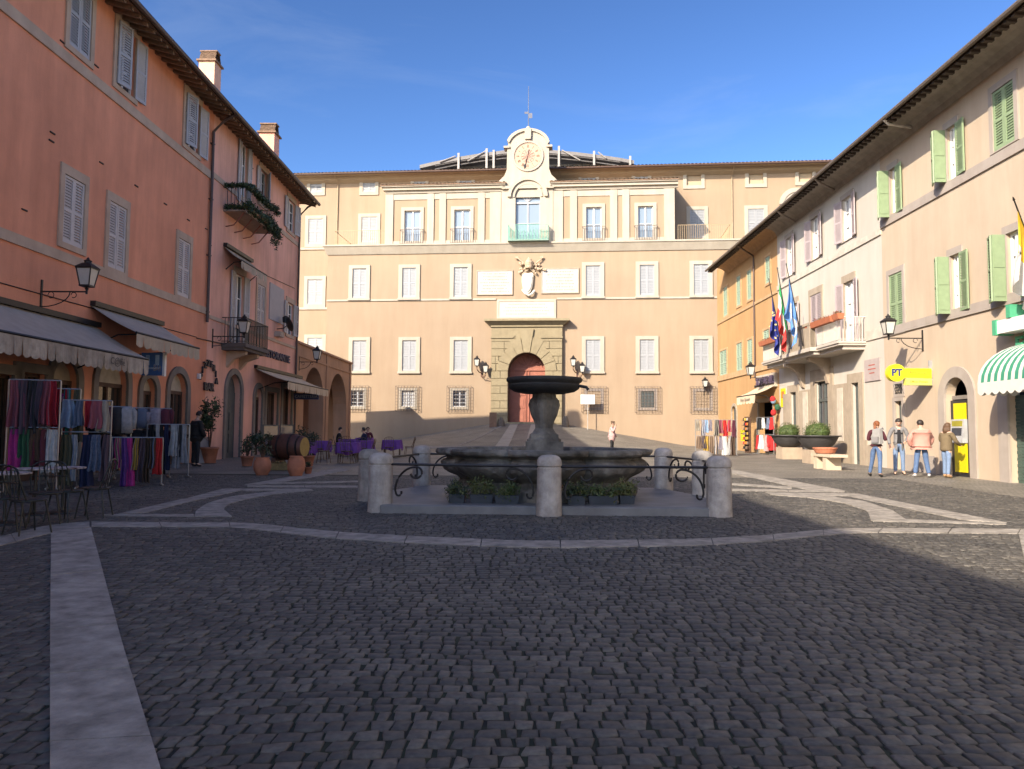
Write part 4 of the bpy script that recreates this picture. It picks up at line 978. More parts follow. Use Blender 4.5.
# arcade wall between the pink house and the palace
AB = Bld(FL, 'arcade', 'low brown arcade wall with two open arches, between the pink house and the palace'); A = AB.o
A0, A1 = UE, lu(350.5, 390); zA = lz(330, 356)
ar1 = (lu(303.5, 400), lu(323.5, 400), -.6, lz(313, 367), 1); ar2 = (lu(328.5, 400), lu(346.5, 400), -.6, lz(337.5, 373.5), 1)
b = MB(); wall_mesh(b, A0, A1, -.6, zA, [ar1, ar2], t=.9)
b.add([(A1, 0, -.6), (A1, 3.6, -.6), (A1, 3.6, zA), (A1, 0, zA)], [(0, 1, 2, 3)]); b.add([(A0, 0, zA), (A1, 0, zA), (A1, 3.6, zA), (A0, 3.6, zA)], [(0, 1, 2, 3)])
b.add([(A0, .9, zA-1.2), (A1, .9, zA-1.2), (A1, 3.6, zA-1.2), (A0, 3.6, zA-1.2)], [(0, 1, 2, 3)])
b.build('wall', ARC, A, recalc=False)
b2 = MB(); wall_mesh(b2, A0, A1, -.6, zA, [(ar1[0]+1.2, ar1[1]+1.6, -.6, ar1[3]-.9, 1), (ar2[0]+2.2, ar2[1]+.2, -.6, ar2[3]-.9, 1)], t=.5); b2.v = [(x, y+3.6, z) for x, y, z in b2.v]; b2.build('back_wall', ARC, A, recalc=False)
b = MB(); b.box(A0, A1+.08, -.12, .3, zA, zA+.12); zb = lz(330, 373)
b.box(A0, A1, -.06, -.002, lz(312, 360)-.06, lz(312, 360)+.06)
for x in (A0+.2, (ar1[1]+ar2[0])/2, A1-.22): b.box(x-.2, x+.2, -.055, -.002, .0, zA)
b.build('cornice', ARC, A)
# ------------------------------------------------------------------ right side of the square
ru = lambda x, y, o=0: FRR.u(x, y, o); rz_ = lambda x, y, o=0: FRR.z(x, y, o)
OB = Bld(FRR, 'apartment_building', 'narrow orange house with pale green shutters, farthest on the sunlit right side'); O = OB.o
WB = Bld(FRR, 'town_hall', 'cream town hall with a stone balcony and lilac shutters'); WH = WB.o
EB = Bld(FRR, 'apartment_building', 'peach house with light green shutters in the right foreground'); EP = EB.o
uO0, uO1, uW1, uP1 = ru(717.5, 330), ru(778, 300), ru(882, 260), 14.0
def rwin(Bd, x0, x1, y0, y1, sh='open', sm=SHGR, sw=.15, fm=GTRIM, **k):
    xm = (x0+x1)/2; ym = (y0+y1)/2
    return window(Bd, ru(x0, ym), ru(x1, ym), rz_(xm, y1), rz_(xm, y0), sw, fm, sh, sm, **k)
# peach house
kw = dict(fold=True, lwo=.52, ar=172, head=.22, sill=.03, pane=GLC)
rwin(EB, 993.5, 1015.5, 85, 147, 'closed', head=.2, sill=.03)
rwin(EB, 947.5, 957, 126, 180, **kw); rwin(EB, 890.5, 896.5, 168, 216, **kw)
rwin(EB, 890, 903.5, 273, 333, 'closed', head=.2, sill=.05)
rwin(EB, 951.5, 961, 254, 313, **kw); rwin(EB, 1008, 1021, 231, 300, **kw)
for uu in (-13.6, -9.6, -5.5, -1): window(EB, uu, uu+.9, rz_(952, 180), rz_(952, 126), .15, GTRIM, 'closed', SHGR)
# cream town hall
kw = dict(ar=168, al=165, lwo=.48, pane=GLC, head=.2, sill=.03)
rwin(WB, 786.8, 792.8, 237, 276, 'open', SHL, **kw); rwin(WB, 812, 819.3, 217, 259, 'open', SHL, **kw); rwin(WB, 843, 852.5, 197, 240, 'open', SHL, **kw)
zb = rz_(866, 341)
def bal_door(x0, x1, ytop, sh, **k):
    xm = (x0+x1)/2; return window(WB, ru(x0, ytop+15), ru(x1, ytop+15), zb+.02, rz_(xm, ytop), .17, PEP, sh, SHL, head=.3, sill=.01, **k)
bal_door(844.5, 854.5, 281, 'open', lwo=.5, al=165, ar=168, pane=GLC)
wpd = bal_door(811, 822, 294, 'closed'); bal_door(790.5, 798, 304, 'open', lwo=.42, al=160, ar=165, pane=GLC)
# pediment over the middle balcony door
u0, u1 = ru(811, 300), ru(822, 300); z0 = rz_(816.5, 294)+.32; cu = (u0+u1)/2; hw_ = (u1-u0)/2+.48
b = MB(); b.box(cu-hw_+.12, cu+hw_-.12, -.16, 0, z0, z0+.28); b.box(cu-hw_, cu+hw_, -.34, 0, z0+.28, z0+.40)
for sg in (-1, 1): b.prism([(cu+sg*hw_, z0+.40), (cu+sg*hw_, z0+.50), (cu, z0+1.06), (cu, z0+.92)], -.34, 0)
b.prism([(cu-hw_+.1, z0+.40), (cu+hw_-.1, z0+.40), (cu, z0+.95)], -.10, 0)
b.build('pediment', PEP, wpd)
# orange house
for x0, x1, y0, y1 in ((723.9, 727.8, 287, 316), (737, 741, 276, 305.5), (747.6, 752, 270, 299.5), (766, 770.6, 256.5, 283)): rwin(OB, x0, x1, y0, y1, 'closed', SHT, sw=.13, fm=M('orange_trim', (.42, .27, .14), .85), pitch=.1)
for x0, x1, y0, y1 in ((720.3, 727.3, 350.5, 376), (737, 742.6, 343, 371.5), (748, 753, 339.5, 368.5), (764, 770, 330, 361)): rwin(OB, x0, x1, y0, y1, 'closed', SHT, sw=.13, fm=MATS['orange_trim'], pitch=.1)
# ground floor
def rdoor(Bd, x0, x1, yt, kind, arch=0, sw=.2, fm=PEP, deep=.28):
    a, c = ru(x0, 430), ru(x1, 430); xm = (x0+x1)/2; z1 = rz_(xm, yt); zf = zg(13.6, -(a+c)/2); h = c-a
    Bd.ops.append((a, c, -.6, z1, arch)); rise = h/2 if arch == 1 else arch; zsp = z1-rise; cx = (a+c)/2
    s = MB(); s.box(a-sw, a, -.06, .02, zf-.3, zsp); s.box(c, c+sw, -.06, .02, zf-.3, zsp)
    if arch:
        n = 14; P0 = [(cx-(h/2)*math.cos(math.pi*i/n), zsp+rise*math.sin(math.pi*i/n)) for i in range(n+1)]; P1 = [(cx-(h/2+sw)*math.cos(math.pi*i/n), zsp+(rise+sw)*math.sin(math.pi*i/n)) for i in range(n+1)]
        for i in range(n): s.prism([P0[i], P1[i], P1[i+1], P0[i+1]], -.06, .02)
    else: s.box(a-sw, c+sw, -.06, .02, z1, z1+sw)
    d = s.build('doorway', fm, Bd.o)
    b = MB(); y = deep
    if kind == 'wood':
        b.box(a, c, y, y+.06, zf-.2, z1)
        n = 3
        for k in range(2):
            for i in range(n): b.box(a+.06+k*h/2, a+h/2-.06+k*h/2, y-.03, y, zf+.15+i*(z1-zf-.2)/n, zf+.02+(i+1)*(z1-zf-.2)/n)
        b.build('door', GWOOD, d)
    elif kind == 'glass':
        b.add([(a, y, zf-.2), (c, y, zf-.2), (c, y, z1), (a, y, z1)], [(0, 1, 2, 3)]); b.build('pane', GLS, d)
        b = MB(); b.box(a, a+.08, y-.06, y-.002, zf-.2, z1); b.box(c-.08, c, y-.06, y-.002, zf-.2, z1); b.box(cx-.05, cx+.05, y-.06, y-.002, zf-.2, z1); b.box(a, c, y-.07, y-.003, zsp-.9, zsp-.78)
        b.build('door', GWOOD, d)
    elif kind == 'dark':
        X = 1.5; b.add([(a-X, y+.9, zf-.4), (c+X, y+.9, zf-.4), (c+X, y+.9, z1+.4), (a-X, y+.9, z1+.4), (a-X, y+.03, zf-.4), (c+X, y+.03, zf-.4), (c+X, y+.03, z1+.4), (a-X, y+.03, z1+.4)], [(0, 1, 2, 3), (2, 3, 7, 6), (0, 3, 7, 4), (1, 2, 6, 5), (0, 1, 5, 4)]); b.build('shop_interior', DARK, d, recalc=False)
    elif kind == 'roller':
        n = int((z1-zf+.2)/.09)
        for i in range(n): b.box(a, c, y-.012*(i % 2), y+.03, zf-.2+i*.09, zf-.2+(i+1)*.09-.006)
        b.build('roller_shutter', M('green_roller', (.05, .085, .07), .5, .2, 6), d)
    return a, c, z1, zf
rdoor(WB, 791.5, 797.5, 392, 'wood', sw=.35, deep=.12); rdoor(WB, 817, 829.5, 381, 'glass', sw=.55, deep=.16); rdoor(WB, 853.5, 860.5, 382.5, 'wood', sw=.38, deep=.12)
rdoor(OB, 732.5, 737, 406, 'wood', .45, .18, deep=.12); rdoor(OB, 759.5, 774, 402, 'dark', 0, .22)
atm = rdoor(EB, 946.5, 970.5, 377, 'dark', 1, .34, GTRIM)
rdoor(EB, 1010, 1062, 390, 'roller', 0, .42, GTRIM, .18)
rdoor(EB, 896.5, 903.5, 401, 'wood', 0, .14, GTRIM, .12)
a_, c_ = ru(896, 388), ru(903.5, 388); w_ = window(EB, a_, c_, rz_(900, 394), rz_(900, 383.5), .10, GTRIM, 'none', pane=GLS, cas=None, head=.1)
b = MB()
for k in range(6): x = (c_-a_)*k/5; b.tube([(x-.1, -.04, 0), (x+.1, -.04, rz_(900, 383.5)-rz_(900, 394))], .012, 4); b.tube([(x+.1, -.045, 0), (x-.1, -.045, rz_(900, 383.5)-rz_(900, 394))], .012, 4)
b.build('grille', IRON, w_)
# walls (with returns at the far end)
ZR = rz_(1000, 56); ztr = ZR+.5
for Bd, a, c, m in ((OB, uO0, uO1, ORA), (WB, uO1, uW1, CRM), (EB, uW1, uP1, PEA)):
    b = MB(); wall_mesh(b, a, c, -.6, ztr, Bd.ops, t=.30)
    if Bd is OB: b.add([(a, 0, -.6), (a, 10, -.6), (a, 10, ztr), (a, 0, ztr)], [(0, 1, 2, 3)])
    if Bd is EB: b.add([(c, 0, -.6), (c, 10, -.6), (c, 10, ztr), (c, 0, ztr)], [(0, 1, 2, 3)])
    b.build('wall', m, Bd.o, recalc=False)
def course(Bd, u0, u1, z, h, m=GTRIM, out=.06): MB().box(u0, u1, -out, -.002, z-h, z).build('string_course', m, Bd.o)
zu = rz_(940, 187); zl_ = rz_(950, 310.5)
course(EB, uW1+.02, uP1, zu, .30); course(EB, uW1+.02, uP1, zl_, .30)
course(WB, uO1, uW1, rz_(830, 257), .24, M('pale_trim', (.46, .41, .34), .85)); MB().box(ru(867, 340), uW1, -.05, -.002, rz_(872, 340), rz_(872, 330)).build('string_course', MATS['pale_trim'], WH)
course(OB, uO0, uO1, rz_(750, 305), .16, MATS['orange_trim']); course(OB, uO0, uO1, rz_(737, 371.5), .34, MATS['orange_trim'], .08)
# stone dado of the town hall: piers and panels
zd_ = rz_(840, 350)
def panel(x0, x1, y0, y1, m=PEP, out=.05): MB().box(ru(x0, y1), ru(x1, y1), -out, -.003, -.4, rz_((x0+x1)/2, y0)).build('stone_pier', m, WH)
for x0, x1, y0 in ((784.5, 789, 394), (800.6, 811.5, 390), (833.5, 849, 384), (864, 868, 440)): panel(x0, x1, y0, 440)
panel(868.5, 881.6, 445, 470, PEP, .04); panel(778.3, 784, 430, 460, PEP, .04)
b = MB(); b.box(ru(805, 400)-.12, ru(808, 400)+.1, -.07, -.051, zg(13, 30)+1.2, rz_(806, 392)); b.build('pier_panel', M('pale_panel', (.46, .40, .32), .85), WH)
b = MB(); b.box(ru(838.5, 400), ru(844, 400), -.07, -.051, zg(13, 30)+.9, rz_(841, 388)); b.build('pier_panel', MATS['pale_panel'], WH)
b = MB(); b.box(ru(865.5, 370), ru(881, 370), -.05, -.003, rz_(873, 381), rz_(873, 359)); pq = b.build('plaque', M('grey_plaque', (.36, .30, .28), .7, .1, 3), WH)
b = MB(); um = (ru(865.5, 370)+ru(881, 370))/2
for i, w in enumerate((.5, .62, .4)): b.box(um-w/2, um+w/2, -.054, -.0495, rz_(873, 365+i*4)-.02, rz_(873, 365+i*4)+.02)
b.build('lettering', M('red_letter', (.35, .08, .06), .7), pq)
course(EB, ru(905, 468), ru(936, 468), zg(13, 25)+.55, .7, GTRIM, .03)
# eaves of the row
OVR = 1.2; zge = FRR.z(1018, 9.5, OVR); uend = FRR.u(708, 272, OVR)
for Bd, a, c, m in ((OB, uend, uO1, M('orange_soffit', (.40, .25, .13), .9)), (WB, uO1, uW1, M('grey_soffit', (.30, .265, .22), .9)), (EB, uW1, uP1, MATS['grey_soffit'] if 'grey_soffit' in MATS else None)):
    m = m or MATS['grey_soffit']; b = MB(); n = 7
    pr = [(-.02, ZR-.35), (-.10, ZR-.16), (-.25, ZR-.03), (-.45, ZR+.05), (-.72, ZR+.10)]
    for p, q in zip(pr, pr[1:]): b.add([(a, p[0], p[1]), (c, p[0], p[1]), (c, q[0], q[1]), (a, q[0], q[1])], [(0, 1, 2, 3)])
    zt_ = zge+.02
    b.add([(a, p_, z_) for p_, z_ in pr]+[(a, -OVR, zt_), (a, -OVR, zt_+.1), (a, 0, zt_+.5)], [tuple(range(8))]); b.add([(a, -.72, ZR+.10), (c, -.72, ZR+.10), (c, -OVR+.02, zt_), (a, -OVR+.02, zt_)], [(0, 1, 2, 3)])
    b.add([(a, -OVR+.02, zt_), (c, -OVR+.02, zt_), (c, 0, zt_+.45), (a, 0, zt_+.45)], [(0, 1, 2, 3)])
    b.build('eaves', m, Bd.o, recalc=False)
    b = MB(); k = int((c-a)/.30)
    for i in range(k): u = a+.1+(c-a-.2)*i/max(1, k-1); b.box(u-.055, u+.055, -OVR-.03, -.95, zt_-.11, zt_-.03)
    b.box(a, c, -OVR+.02, -.95, zt_-.034, zt_-.026); b.build('rafter_row', M('rafter_dark', (.05, .035, .025), .8), Bd.o)
    b = MB(); tiled_roof(b, a, c, -OVR-.10, zt_+.08, 6, zt_+2.2, .24, .06); b.build('roof', TILE, Bd.o, recalc=False)
    b = MB(); b.tube([(a, -OVR-.14, zt_+.02), (c, -OVR-.14, zt_+.02)], .07, 8); b.build('gutter', M('gutter_brown', (.11, .085, .065), .5, .2, 8), Bd.o)
def dpipe(Bd, px, py, pxw, pyw, m, down=None):
    u = FRR.u(px, py, OVR); uw = ru(pxw, pyw); b = MB(); pts = [(u, -OVR-.12, zge), (u+(uw-u)*.1, -OVR+.05, zge-.12), (uw, -.09, rz_(pxw, pyw)+.02)]
    if down: pts += [(uw, -.07, rz_(pxw, pyw)-.15), (uw, -.07, down)]
    b.tube(pts, .05, 8); b.build('downpipe', m, Bd.o)
dpipe(OB, 739.5, 249, 754.6, 256, BROWNM, rz_(755, 378)); dpipe(WB, 780, 214, 797, 222, M('taupe_pipe', (.20, .16, .13), .6)); dpipe(WB, 818, 182, 836, 190, MATS['taupe_pipe']); dpipe(EB, 887.5, 119, 914, 128, M('white_pipe', (.52, .48, .43), .5))
# balcony of the town hall
ub1 = ru(866, 341); ub0 = FRR.u(762.5, 366, 1.05); c0, c1 = FRR.u(781, 357, 1.3), FRR.u(811, 346, 1.3)
b = MB(); b.box(ub0, ub1, -1.05, 0, zb-.16, zb); b.box(ub0-.04, ub1+.04, -1.10, 0, zb-.08, zb-.0); b.box(c0, c1, -1.34, -1.05, zb-.16, zb+.0); b.box(ub0+.12, ub1-.12, -.85, 0, zb-.32, zb-.16); b.box(c0+.1, c1-.1, -1.15, -.85, zb-.30, zb-.16)
bal = b.build('balcony', M('balcony_stone', (.44, .39, .33), .85, .1, 3), WH)
b = MB(); b.box(c0+.1, c1-.1, -1.28, -1.10, zb, zb+.95); b.box(c0+.05, c1-.05, -1.33, -1.05, zb+.95, zb+1.06)
for u in (c0+.1, c1-.34): b.box(u, u+.24, -1.32, -1.06, zb, zb+.96)
b.build('parapet', PEP, bal)
WR = M('white_railing', (.5, .46, .41), .5, .06, 6)
railing(WB, 'balcony_railing', ub0+.03, c0+.1, zb, zb+.98, 1.0, WR, .12, .014, parent=bal, ends=(True, False)); railing(WB, 'balcony_railing', c1-.1, ub1-.03, zb, zb+.98, 1.0, WR, .12, .014, parent=bal, ends=(False, True))
for px in (804, 829.5):
    u = ru(px, 375); zc2 = zb-.32
    b = MB(); poly = [(0, zc2), (-.95, zc2), (-.93, zc2-.14), (-.62, zc2-.22), (-.36, zc2-.42), (-.22, zc2-.75), (-.12, zc2-1.1), (0, zc2-1.2)]
    n = len(poly); b.add([(u-.14, y, z) for y, z in poly]+[(u+.14, y, z) for y, z in poly], [tuple(range(n)), tuple(range(2*n-1, n-1, -1))]+[(i, n+i, n+(i+1) % n, (i+1) % n) for i in range(n)])
    b.build('corbel', M('corbel_stone', (.34, .27, .20), .85, .12, 4), bal)
# a street lies behind the arcade: a sunlit house wall seen through the arches
# ------------------------------------------------------------------ lanterns on brackets
def lantern_parts(t, s, at=(0, 0, 0), par=None):
    """four-sided street lantern, foot at 'at', about s tall"""
    x, y, z = at; r0, r1, h = .135*s, .215*s, .52*s
    b = MB()
    for sx, sy in ((-1, -1), (1, -1), (1, 1), (-1, 1)): b.tube([(x+sx*r0, y+sy*r0, z+.12*s), (x+sx*r1, y+sy*r1, z+.12*s+h)], .022*s, 4)
    for r, zz in ((r0, .12*s), (r1, .12*s+h)):
        b.box(x-r-.02*s, x+r+.02*s, y-r-.02*s, y+r+.02*s, z+zz-.02*s, z+zz+.025*s)
    b.lathe([(.03*s, 0), (.06*s, .04*s), (.04*s, .08*s), (r0, .12*s)], 8, (x, y, z))
    o = b.build('lantern_frame', IRON, t)
    g = MB(); g.hexa([(x-r0, y-r0, z+.14*s), (x+r0, y-r0, z+.14*s), (x+r0, y+r0, z+.14*s), (x-r0, y+r0, z+.14*s), (x-r1*.97, y-r1*.97, z+.10*s+h), (x+r1*.97, y-r1*.97, z+.10*s+h), (x+r1*.97, y+r1*.97, z+.10*s+h), (x-r1*.97, y+r1*.97, z+.10*s+h)]); g.build('lantern_glass', LAMPG, o)
    c = MB(); R1 = r1*1.2
    c.hexa([(x-R1, y-R1, z+.145*s+h), (x+R1, y-R1, z+.145*s+h), (x+R1, y+R1, z+.145*s+h), (x-R1, y+R1, z+.145*s+h), (x-R1*.4, y-R1*.4, z+.28*s+h), (x+R1*.4, y-R1*.4, z+.28*s+h), (x+R1*.4, y+R1*.4, z+.28*s+h), (x-R1*.4, y+R1*.4, z+.28*s+h)])
    c.lathe([(.10*s, .27*s), (.10*s, .33*s), (.12*s, .35*s), (.05*s, .39*s), (.03*s, .44*s), (.001, .47*s)], 8, (x, y, z+h)); c.build('lantern_cap', IRON, o)
def wall_lamp(fr, label, u, z, L, s, style='arm', group='wall lanterns'):
    p = fr.w(u, z); t = thing('wall_lamp', label, 'lamp', p, fr.th, group)
    b = MB()
    if style == 'arm':
        b.box(-.03, .03, -.03, 0, -.55*s, .35*s); b.tube([(0, -.02, 0), (0, -L, 0)], .02, 6)
        b.tube([(0, -.02, -.45*s)]+[(0, -.02-L*.62*math.sin(R(a)), -.45*s+.44*s*(1-math.cos(R(a)))) for a in range(15, 91, 15)], .014, 5)
        for c, r in ((L*.22, .09*s), (L*.72, .08*s)): b.tube([(0, -c+r*math.cos(R(a)), -.10*s+r*math.sin(R(a))) for a in range(0, 330, 30)], .010, 4)
        b.tube([(0, -L, -.06), (0, -L, .06)], .03, 6); b.build('bracket', IRON, t); lantern_parts(t, s, (0, -L, .04))
    else:
        b.box(-.05, .05, -.05, 0, -.3*s, .3*s)
        b.tube([(0, -.04, -.25*s), (.12*s, -L*.5, -.42*s), (.38*s, -L, -.30*s), (.42*s, -L, -.1*s)], .035, 6); b.tube([(0, -.04, 0), (-.16*s, -L*.5, .05*s), (-.30*s, -L, .25*s), (-.30*s, -L, .42*s)], .035, 6)
        b.tube([(.3*s+.10*s*math.cos(R(a)), -L*.6, -.30*s+.10*s*math.sin(R(a))) for a in range(0, 330, 30)], .02, 4); b.build('bracket', M('rust_iron', (.12, .06, .04), .7, .3, 10), t)
        lantern_parts(t, s, (-.30*s, -L, .42*s)); lantern_parts(t, s, (.42*s, -L, -.10*s))
    return t
wall_lamp(FL, 'black lantern on a scrolled bracket above the big left shop awning', FL.u(41, 292), FL.z(86, 291.5, 1.17), 1.17, .86)
wall_lamp(FL, 'black lantern in front of the iron balcony of the pink house', FL.u(244, 336, 1.25), FL.z(244, 336.5, 1.25), 1.25, .85)
wall_lamp(FL, 'dark lantern on a bracket over the first arch of the arcade', FL.u(299, 364), FL.z(317, 362, .98), .98, .88)
wall_lamp(FRR, 'lantern on a long iron arm above the yellow post office sign', FRR.u(923, 340), FRR.z(889, 338, 1.15), 1.15, .80)
wall_lamp(FRR, 'lantern on the corner between the orange house and the town hall', FRR.u(772, 372), FRR.z(758, 376, 1.15), 1.15, .86)
wall_lamp(FP, 'double bracket lantern left of the palace portal', FP.u(481.5, 373), FP.z(481.5, 373), .55, .92, 'double'); wall_lamp(FP, 'double bracket lantern right of the palace portal', FP.u(577, 373), FP.z(577, 373), .55, .92, 'double')
wall_lamp(FP, 'single lantern on the palace wall near the orange house', FP.u(704, 389), FP.z(704, 389), .5, .85)
# ------------------------------------------------------------------ awnings
def awning(fr, label, u0, u1, zt, zf, out, mat, val, vmat, scal=.22, txt=None, boxm=IRON, name='awning'):
    t = thing(name, label, 'awning', fr.w((u0+u1)/2, zt), fr.th); w = (u1-u0)/2; d = zf-zt
    b = MB(); n = 10
    for i in range(n):
        p0, p1 = i/n, (i+1)/n; sg = lambda p: -.05*math.sin(math.pi*p)
        b.add([(-w, -out*p0, d*p0+sg(p0)), (w, -out*p0, d*p0+sg(p0)), (w, -out*p1, d*p1+sg(p1)), (-w, -out*p1, d*p1+sg(p1))], [(0, 1, 2, 3)])
        b.add([(-w, -out*p0, d*p0+sg(p0)-.012), (w, -out*p0, d*p0+sg(p0)-.012), (w, -out*p1, d*p1+sg(p1)-.012), (-w, -out*p1, d*p1+sg(p1)-.012)], [(0, 1, 2, 3)])
    b.build('canopy', mat, t, recalc=False)
    b = MB(); k = max(3, int(2*w/scal)); p = 2*w/k
    for i in range(k):
        x = -w+i*p; N = 5
        top = [(x+p*j/N, -out-.012, d-.02) for j in range(N+1)]; bot = [(x+p*j/N, -out-.014-.015*math.sin(i*1.7+j), d-val-.06*math.sin(math.pi*j/N)) for j in range(N+1)]
        b.add(top+bot, [(j, j+1, N+2+j, N+1+j) for j in range(N)])
    v = b.build('valance', vmat, t, recalc=False)
    b = MB(); b.tube([(-w, -out, d-.01), (w, -out, d-.01)], .035, 6); b.box(-w, w, -.16, 0, -.02, .12); b.build('roller_case', boxm, t)
    for sg in (-1, 1): MB().tube([(sg*w*.86, -.05, d-.35), (sg*w*.86, -out*.5, d*.9-.12), (sg*w*.86, -out, d-.02)], .022, 5).build('arm', IRON, t)
    if txt:
        for s_, x, sz in txt: text(s_, sz, M('awning_ink', (.12, .10, .08), .9), v, (x, -out-.045, d-val*.55), depth=.002)
    return t
CANG = M('grey_canvas', (.38, .335, .285), .9, .10, 3, .2, 60); CANB = M('beige_canvas', (.46, .38, .28), .9, .10, 3, .2, 60, streak=.12); CANC = M('cream_canvas', (.60, .48, .33), .9, .06, 3, .2, 60)
VALG = M('worn_valance', (.42, .36, .29), .95, .22, 6, streak=.35)
u1 = FL.u(96, 327); w1 = FL.u(0, 304)
awning(FL, 'long grey awning with a stained scalloped valance over the front left shop', w1-9, u1, FL.z(48, 315), FL.z(60, 342, 1.55), 1.55, CANG, .42, VALG, .28, [('C@ff\u00e9', 5.7-.9, .26), ('BAR', 6.9, .26)])
awning(FL, 'shorter grey awning with a pale scalloped edge over the second left shop', FL.u(90, 306), FL.u(160, 325), FL.z(125, 315), FL.z(148, 335, 1.35), 1.35, CANG, .36, CANB, .40)
awning(FL, 'small rolled cream awning over the upper balcony door of the pink house', FL.u(223, 255), FL.u(250, 268), FL.z(237, 254), FL.z(245, 262, .75), .75, CANB, .30, CANB, .2)
awning(FL, 'cream restaurant awning beside the arcade', FL.u(254, 370), FL.u(300, 380), FL.z(277, 373), FL.z(297, 383, 1.55), 1.55, CANC, .34, CANC, .28)
awning(FRR, 'cream shop awning with dark lettering over the souvenir shop of the orange house', FRR.u(757, 385), FRR.u(777, 381), FRR.z(766, 386), FRR.z(755, 394, 1.15), 1.15, CANC, .42, CANC, .5, [('Arte e Souvenir', 0, .27)])
# green striped round awning
def green_awning():
    u0 = FRR.u(978, 385, 1.25); zt = FRR.z(1000, 349); zf = FRR.z(980, 383, 1.25); w = 1.35; t = thing('awning', 'green and white striped dome awning with scalloped hem in the right foreground', 'awning', FRR.w(u0+w, zt), FRR.th); d = zf-zt
    G1 = M('green_canvas', (.035, .22, .13), .8, .1, 4); W1 = M('white_canvas', (.55, .53, .48), .85, .06, 4)
    b = MB(); nu, nv = 40, 9; V = []
    for j in range(nv):
        q = j/(nv-1)*math.pi/2; o = -1.25*math.sin(q)*1.0; z = d*(1-math.cos(q))
        ins = .42*(1-math.sin(q))                           # ends rounded like a quarter dome
        for i in range(nu+1): V.append((-(w-ins)+2*(w-ins)*i/nu, o-.01, z))
    b.add(V, [])
    for j in range(nv-1):
        for i in range(nu): b.f.append((j*(nu+1)+i, j*(nu+1)+i+1, (j+1)*(nu+1)+i+1, (j+1)*(nu+1)+i)); b.m.append((i//2) % 2)
    for sg in (0, nu):
        for j in range(nv-1):
            a = V[j*(nu+1)+sg]; c = V[(j+1)*(nu+1)+sg]; b.add([a, c, (c[0], 0, c[2]), (a[0], 0, a[2])], [(0, 1, 2, 3)], j % 2)
    b.build('canopy', [W1, G1], t, recalc=False)
    b = MB(); k = 9; p = 2*w/k; N = 6
    def scal(f, ln):
        for i in range(int(ln/p+.5)):
            x = i*p; T_ = [f(x+p*j/N, d) for j in range(N+1)]; B_ = [f(x+p*j/N, d-.26-.08*math.sin(math.pi*j/N)) for j in range(N+1)]; b.add(T_+B_, [(j, j+1, N+2+j, N+1+j) for j in range(N)])
    scal(lambda x, z: (-w+x, -1.265, z), 2*w); scal(lambda x, z: (-w, -1.265+x*.92, z), 1.25); b.build('valance', W1, t, recalc=False)
green_awning()
# ------------------------------------------------------------------ signs
SGN = M('dark_letter', (.03, .028, .035), .6); NAVY = M('navy_letter', (.02, .022, .06), .6)
def arc_text(s, r, a0, a1, size, mat, t, c=(0, 0), y=-.05, name='lettering'):
    for i, ch in enumerate(s):
        a = R(a0+(a1-a0)*i/(len(s)-1)); o = text(ch, size, mat, t, (c[0]+r*math.cos(a), y, c[1]+r*math.sin(a)), (R(90), 0, 0), name, .03, bold=.012)
        o.rotation_euler = (Matrix.Rotation(0, 3, 'Z') @ Matrix.Rotation(-0*(a-math.pi/2), 3, 'Y') @ Matrix.Rotation(R(90), 3, 'X')).to_euler()
t = thing('shop_sign', 'dark letters in an arch with a second word below, above the tall potted shrub', 'sign', FL.w(FL.u(208, 378), FL.z(208, 378)), FL.th)
arc_text('PIZZERIA', .72, 168, 6, .34, SGN, t, (-.05, -.16), -.06); text('BAR', .42, SGN, t, (.0, -.05, -.36), depth=.03, bold=.015, xs=1.15)
MB().box(-.98, -.86, -.10, 0, -.1, .1).build('spotlight', WHITE, t)
t = thing('shop_sign', 'slanting row of dark letters on the pink wall above the restaurant awning', 'sign', FL.w(FL.u(278, 357), FL.z(278, 357)), FL.th)
text('RISTORANTE', .50, NAVY, t, (-.3, -.05, 0), depth=.03, bold=.015, xs=1.35)
t = thing('shop_sign', 'narrow blue hanging sign board beneath the corner of the restaurant awning', 'sign', FL.w(FL.u(303, 396, .5), FL.z(303, 398, .9)), FL.th)
MB().box(-.04, .04, -1.35, .0, -.02, .28).build('board', M('blue_board', (.06, .07, .17), .5), t); 
o = text('CAFFETTERIA', .2, M('pale_letter', (.45, .45, .5), .6), t, (-.045, -.68, .13), (R(90), 0, R(-90)), depth=.004); MB().box(-.02, .02, -.6, .9, .28, .32).build('bracket', IRON, t)
# blue projecting sign
p = FL.w(FL.u(130, 362), FL.z(150, 375, .75)); t = thing('hanging_sign', 'square blue sign with two pale strokes hanging under the second awning', 'sign', p, FL.th)
zs_ = FL.z(150, 351, .9)-p.z
MB().box(-.05, .05, -1.05, -.38, 0, zs_).build('panel', M('blue_sign', (.055, .13, .30), .4, .08, 5), t); MB().box(.0-.06, .06, -1.12, -1.051, -.02, zs_+.02).build('edge', WHITE, t)
b = MB()
for y in (-.88, -.58): b.box(-.056, -.0505, y-.06, y+.06, zs_*.45, zs_*.9)
b.box(-.056, -.0505, -.98, -.45, zs_*.28, zs_*.36); b.build('symbol', M('pale_blue', (.30, .40, .52), .5), t); MB().tube([(0, 0, zs_*.9), (0, -1.0, zs_*1.02)], .02, 5).build('bracket', IRON, t)
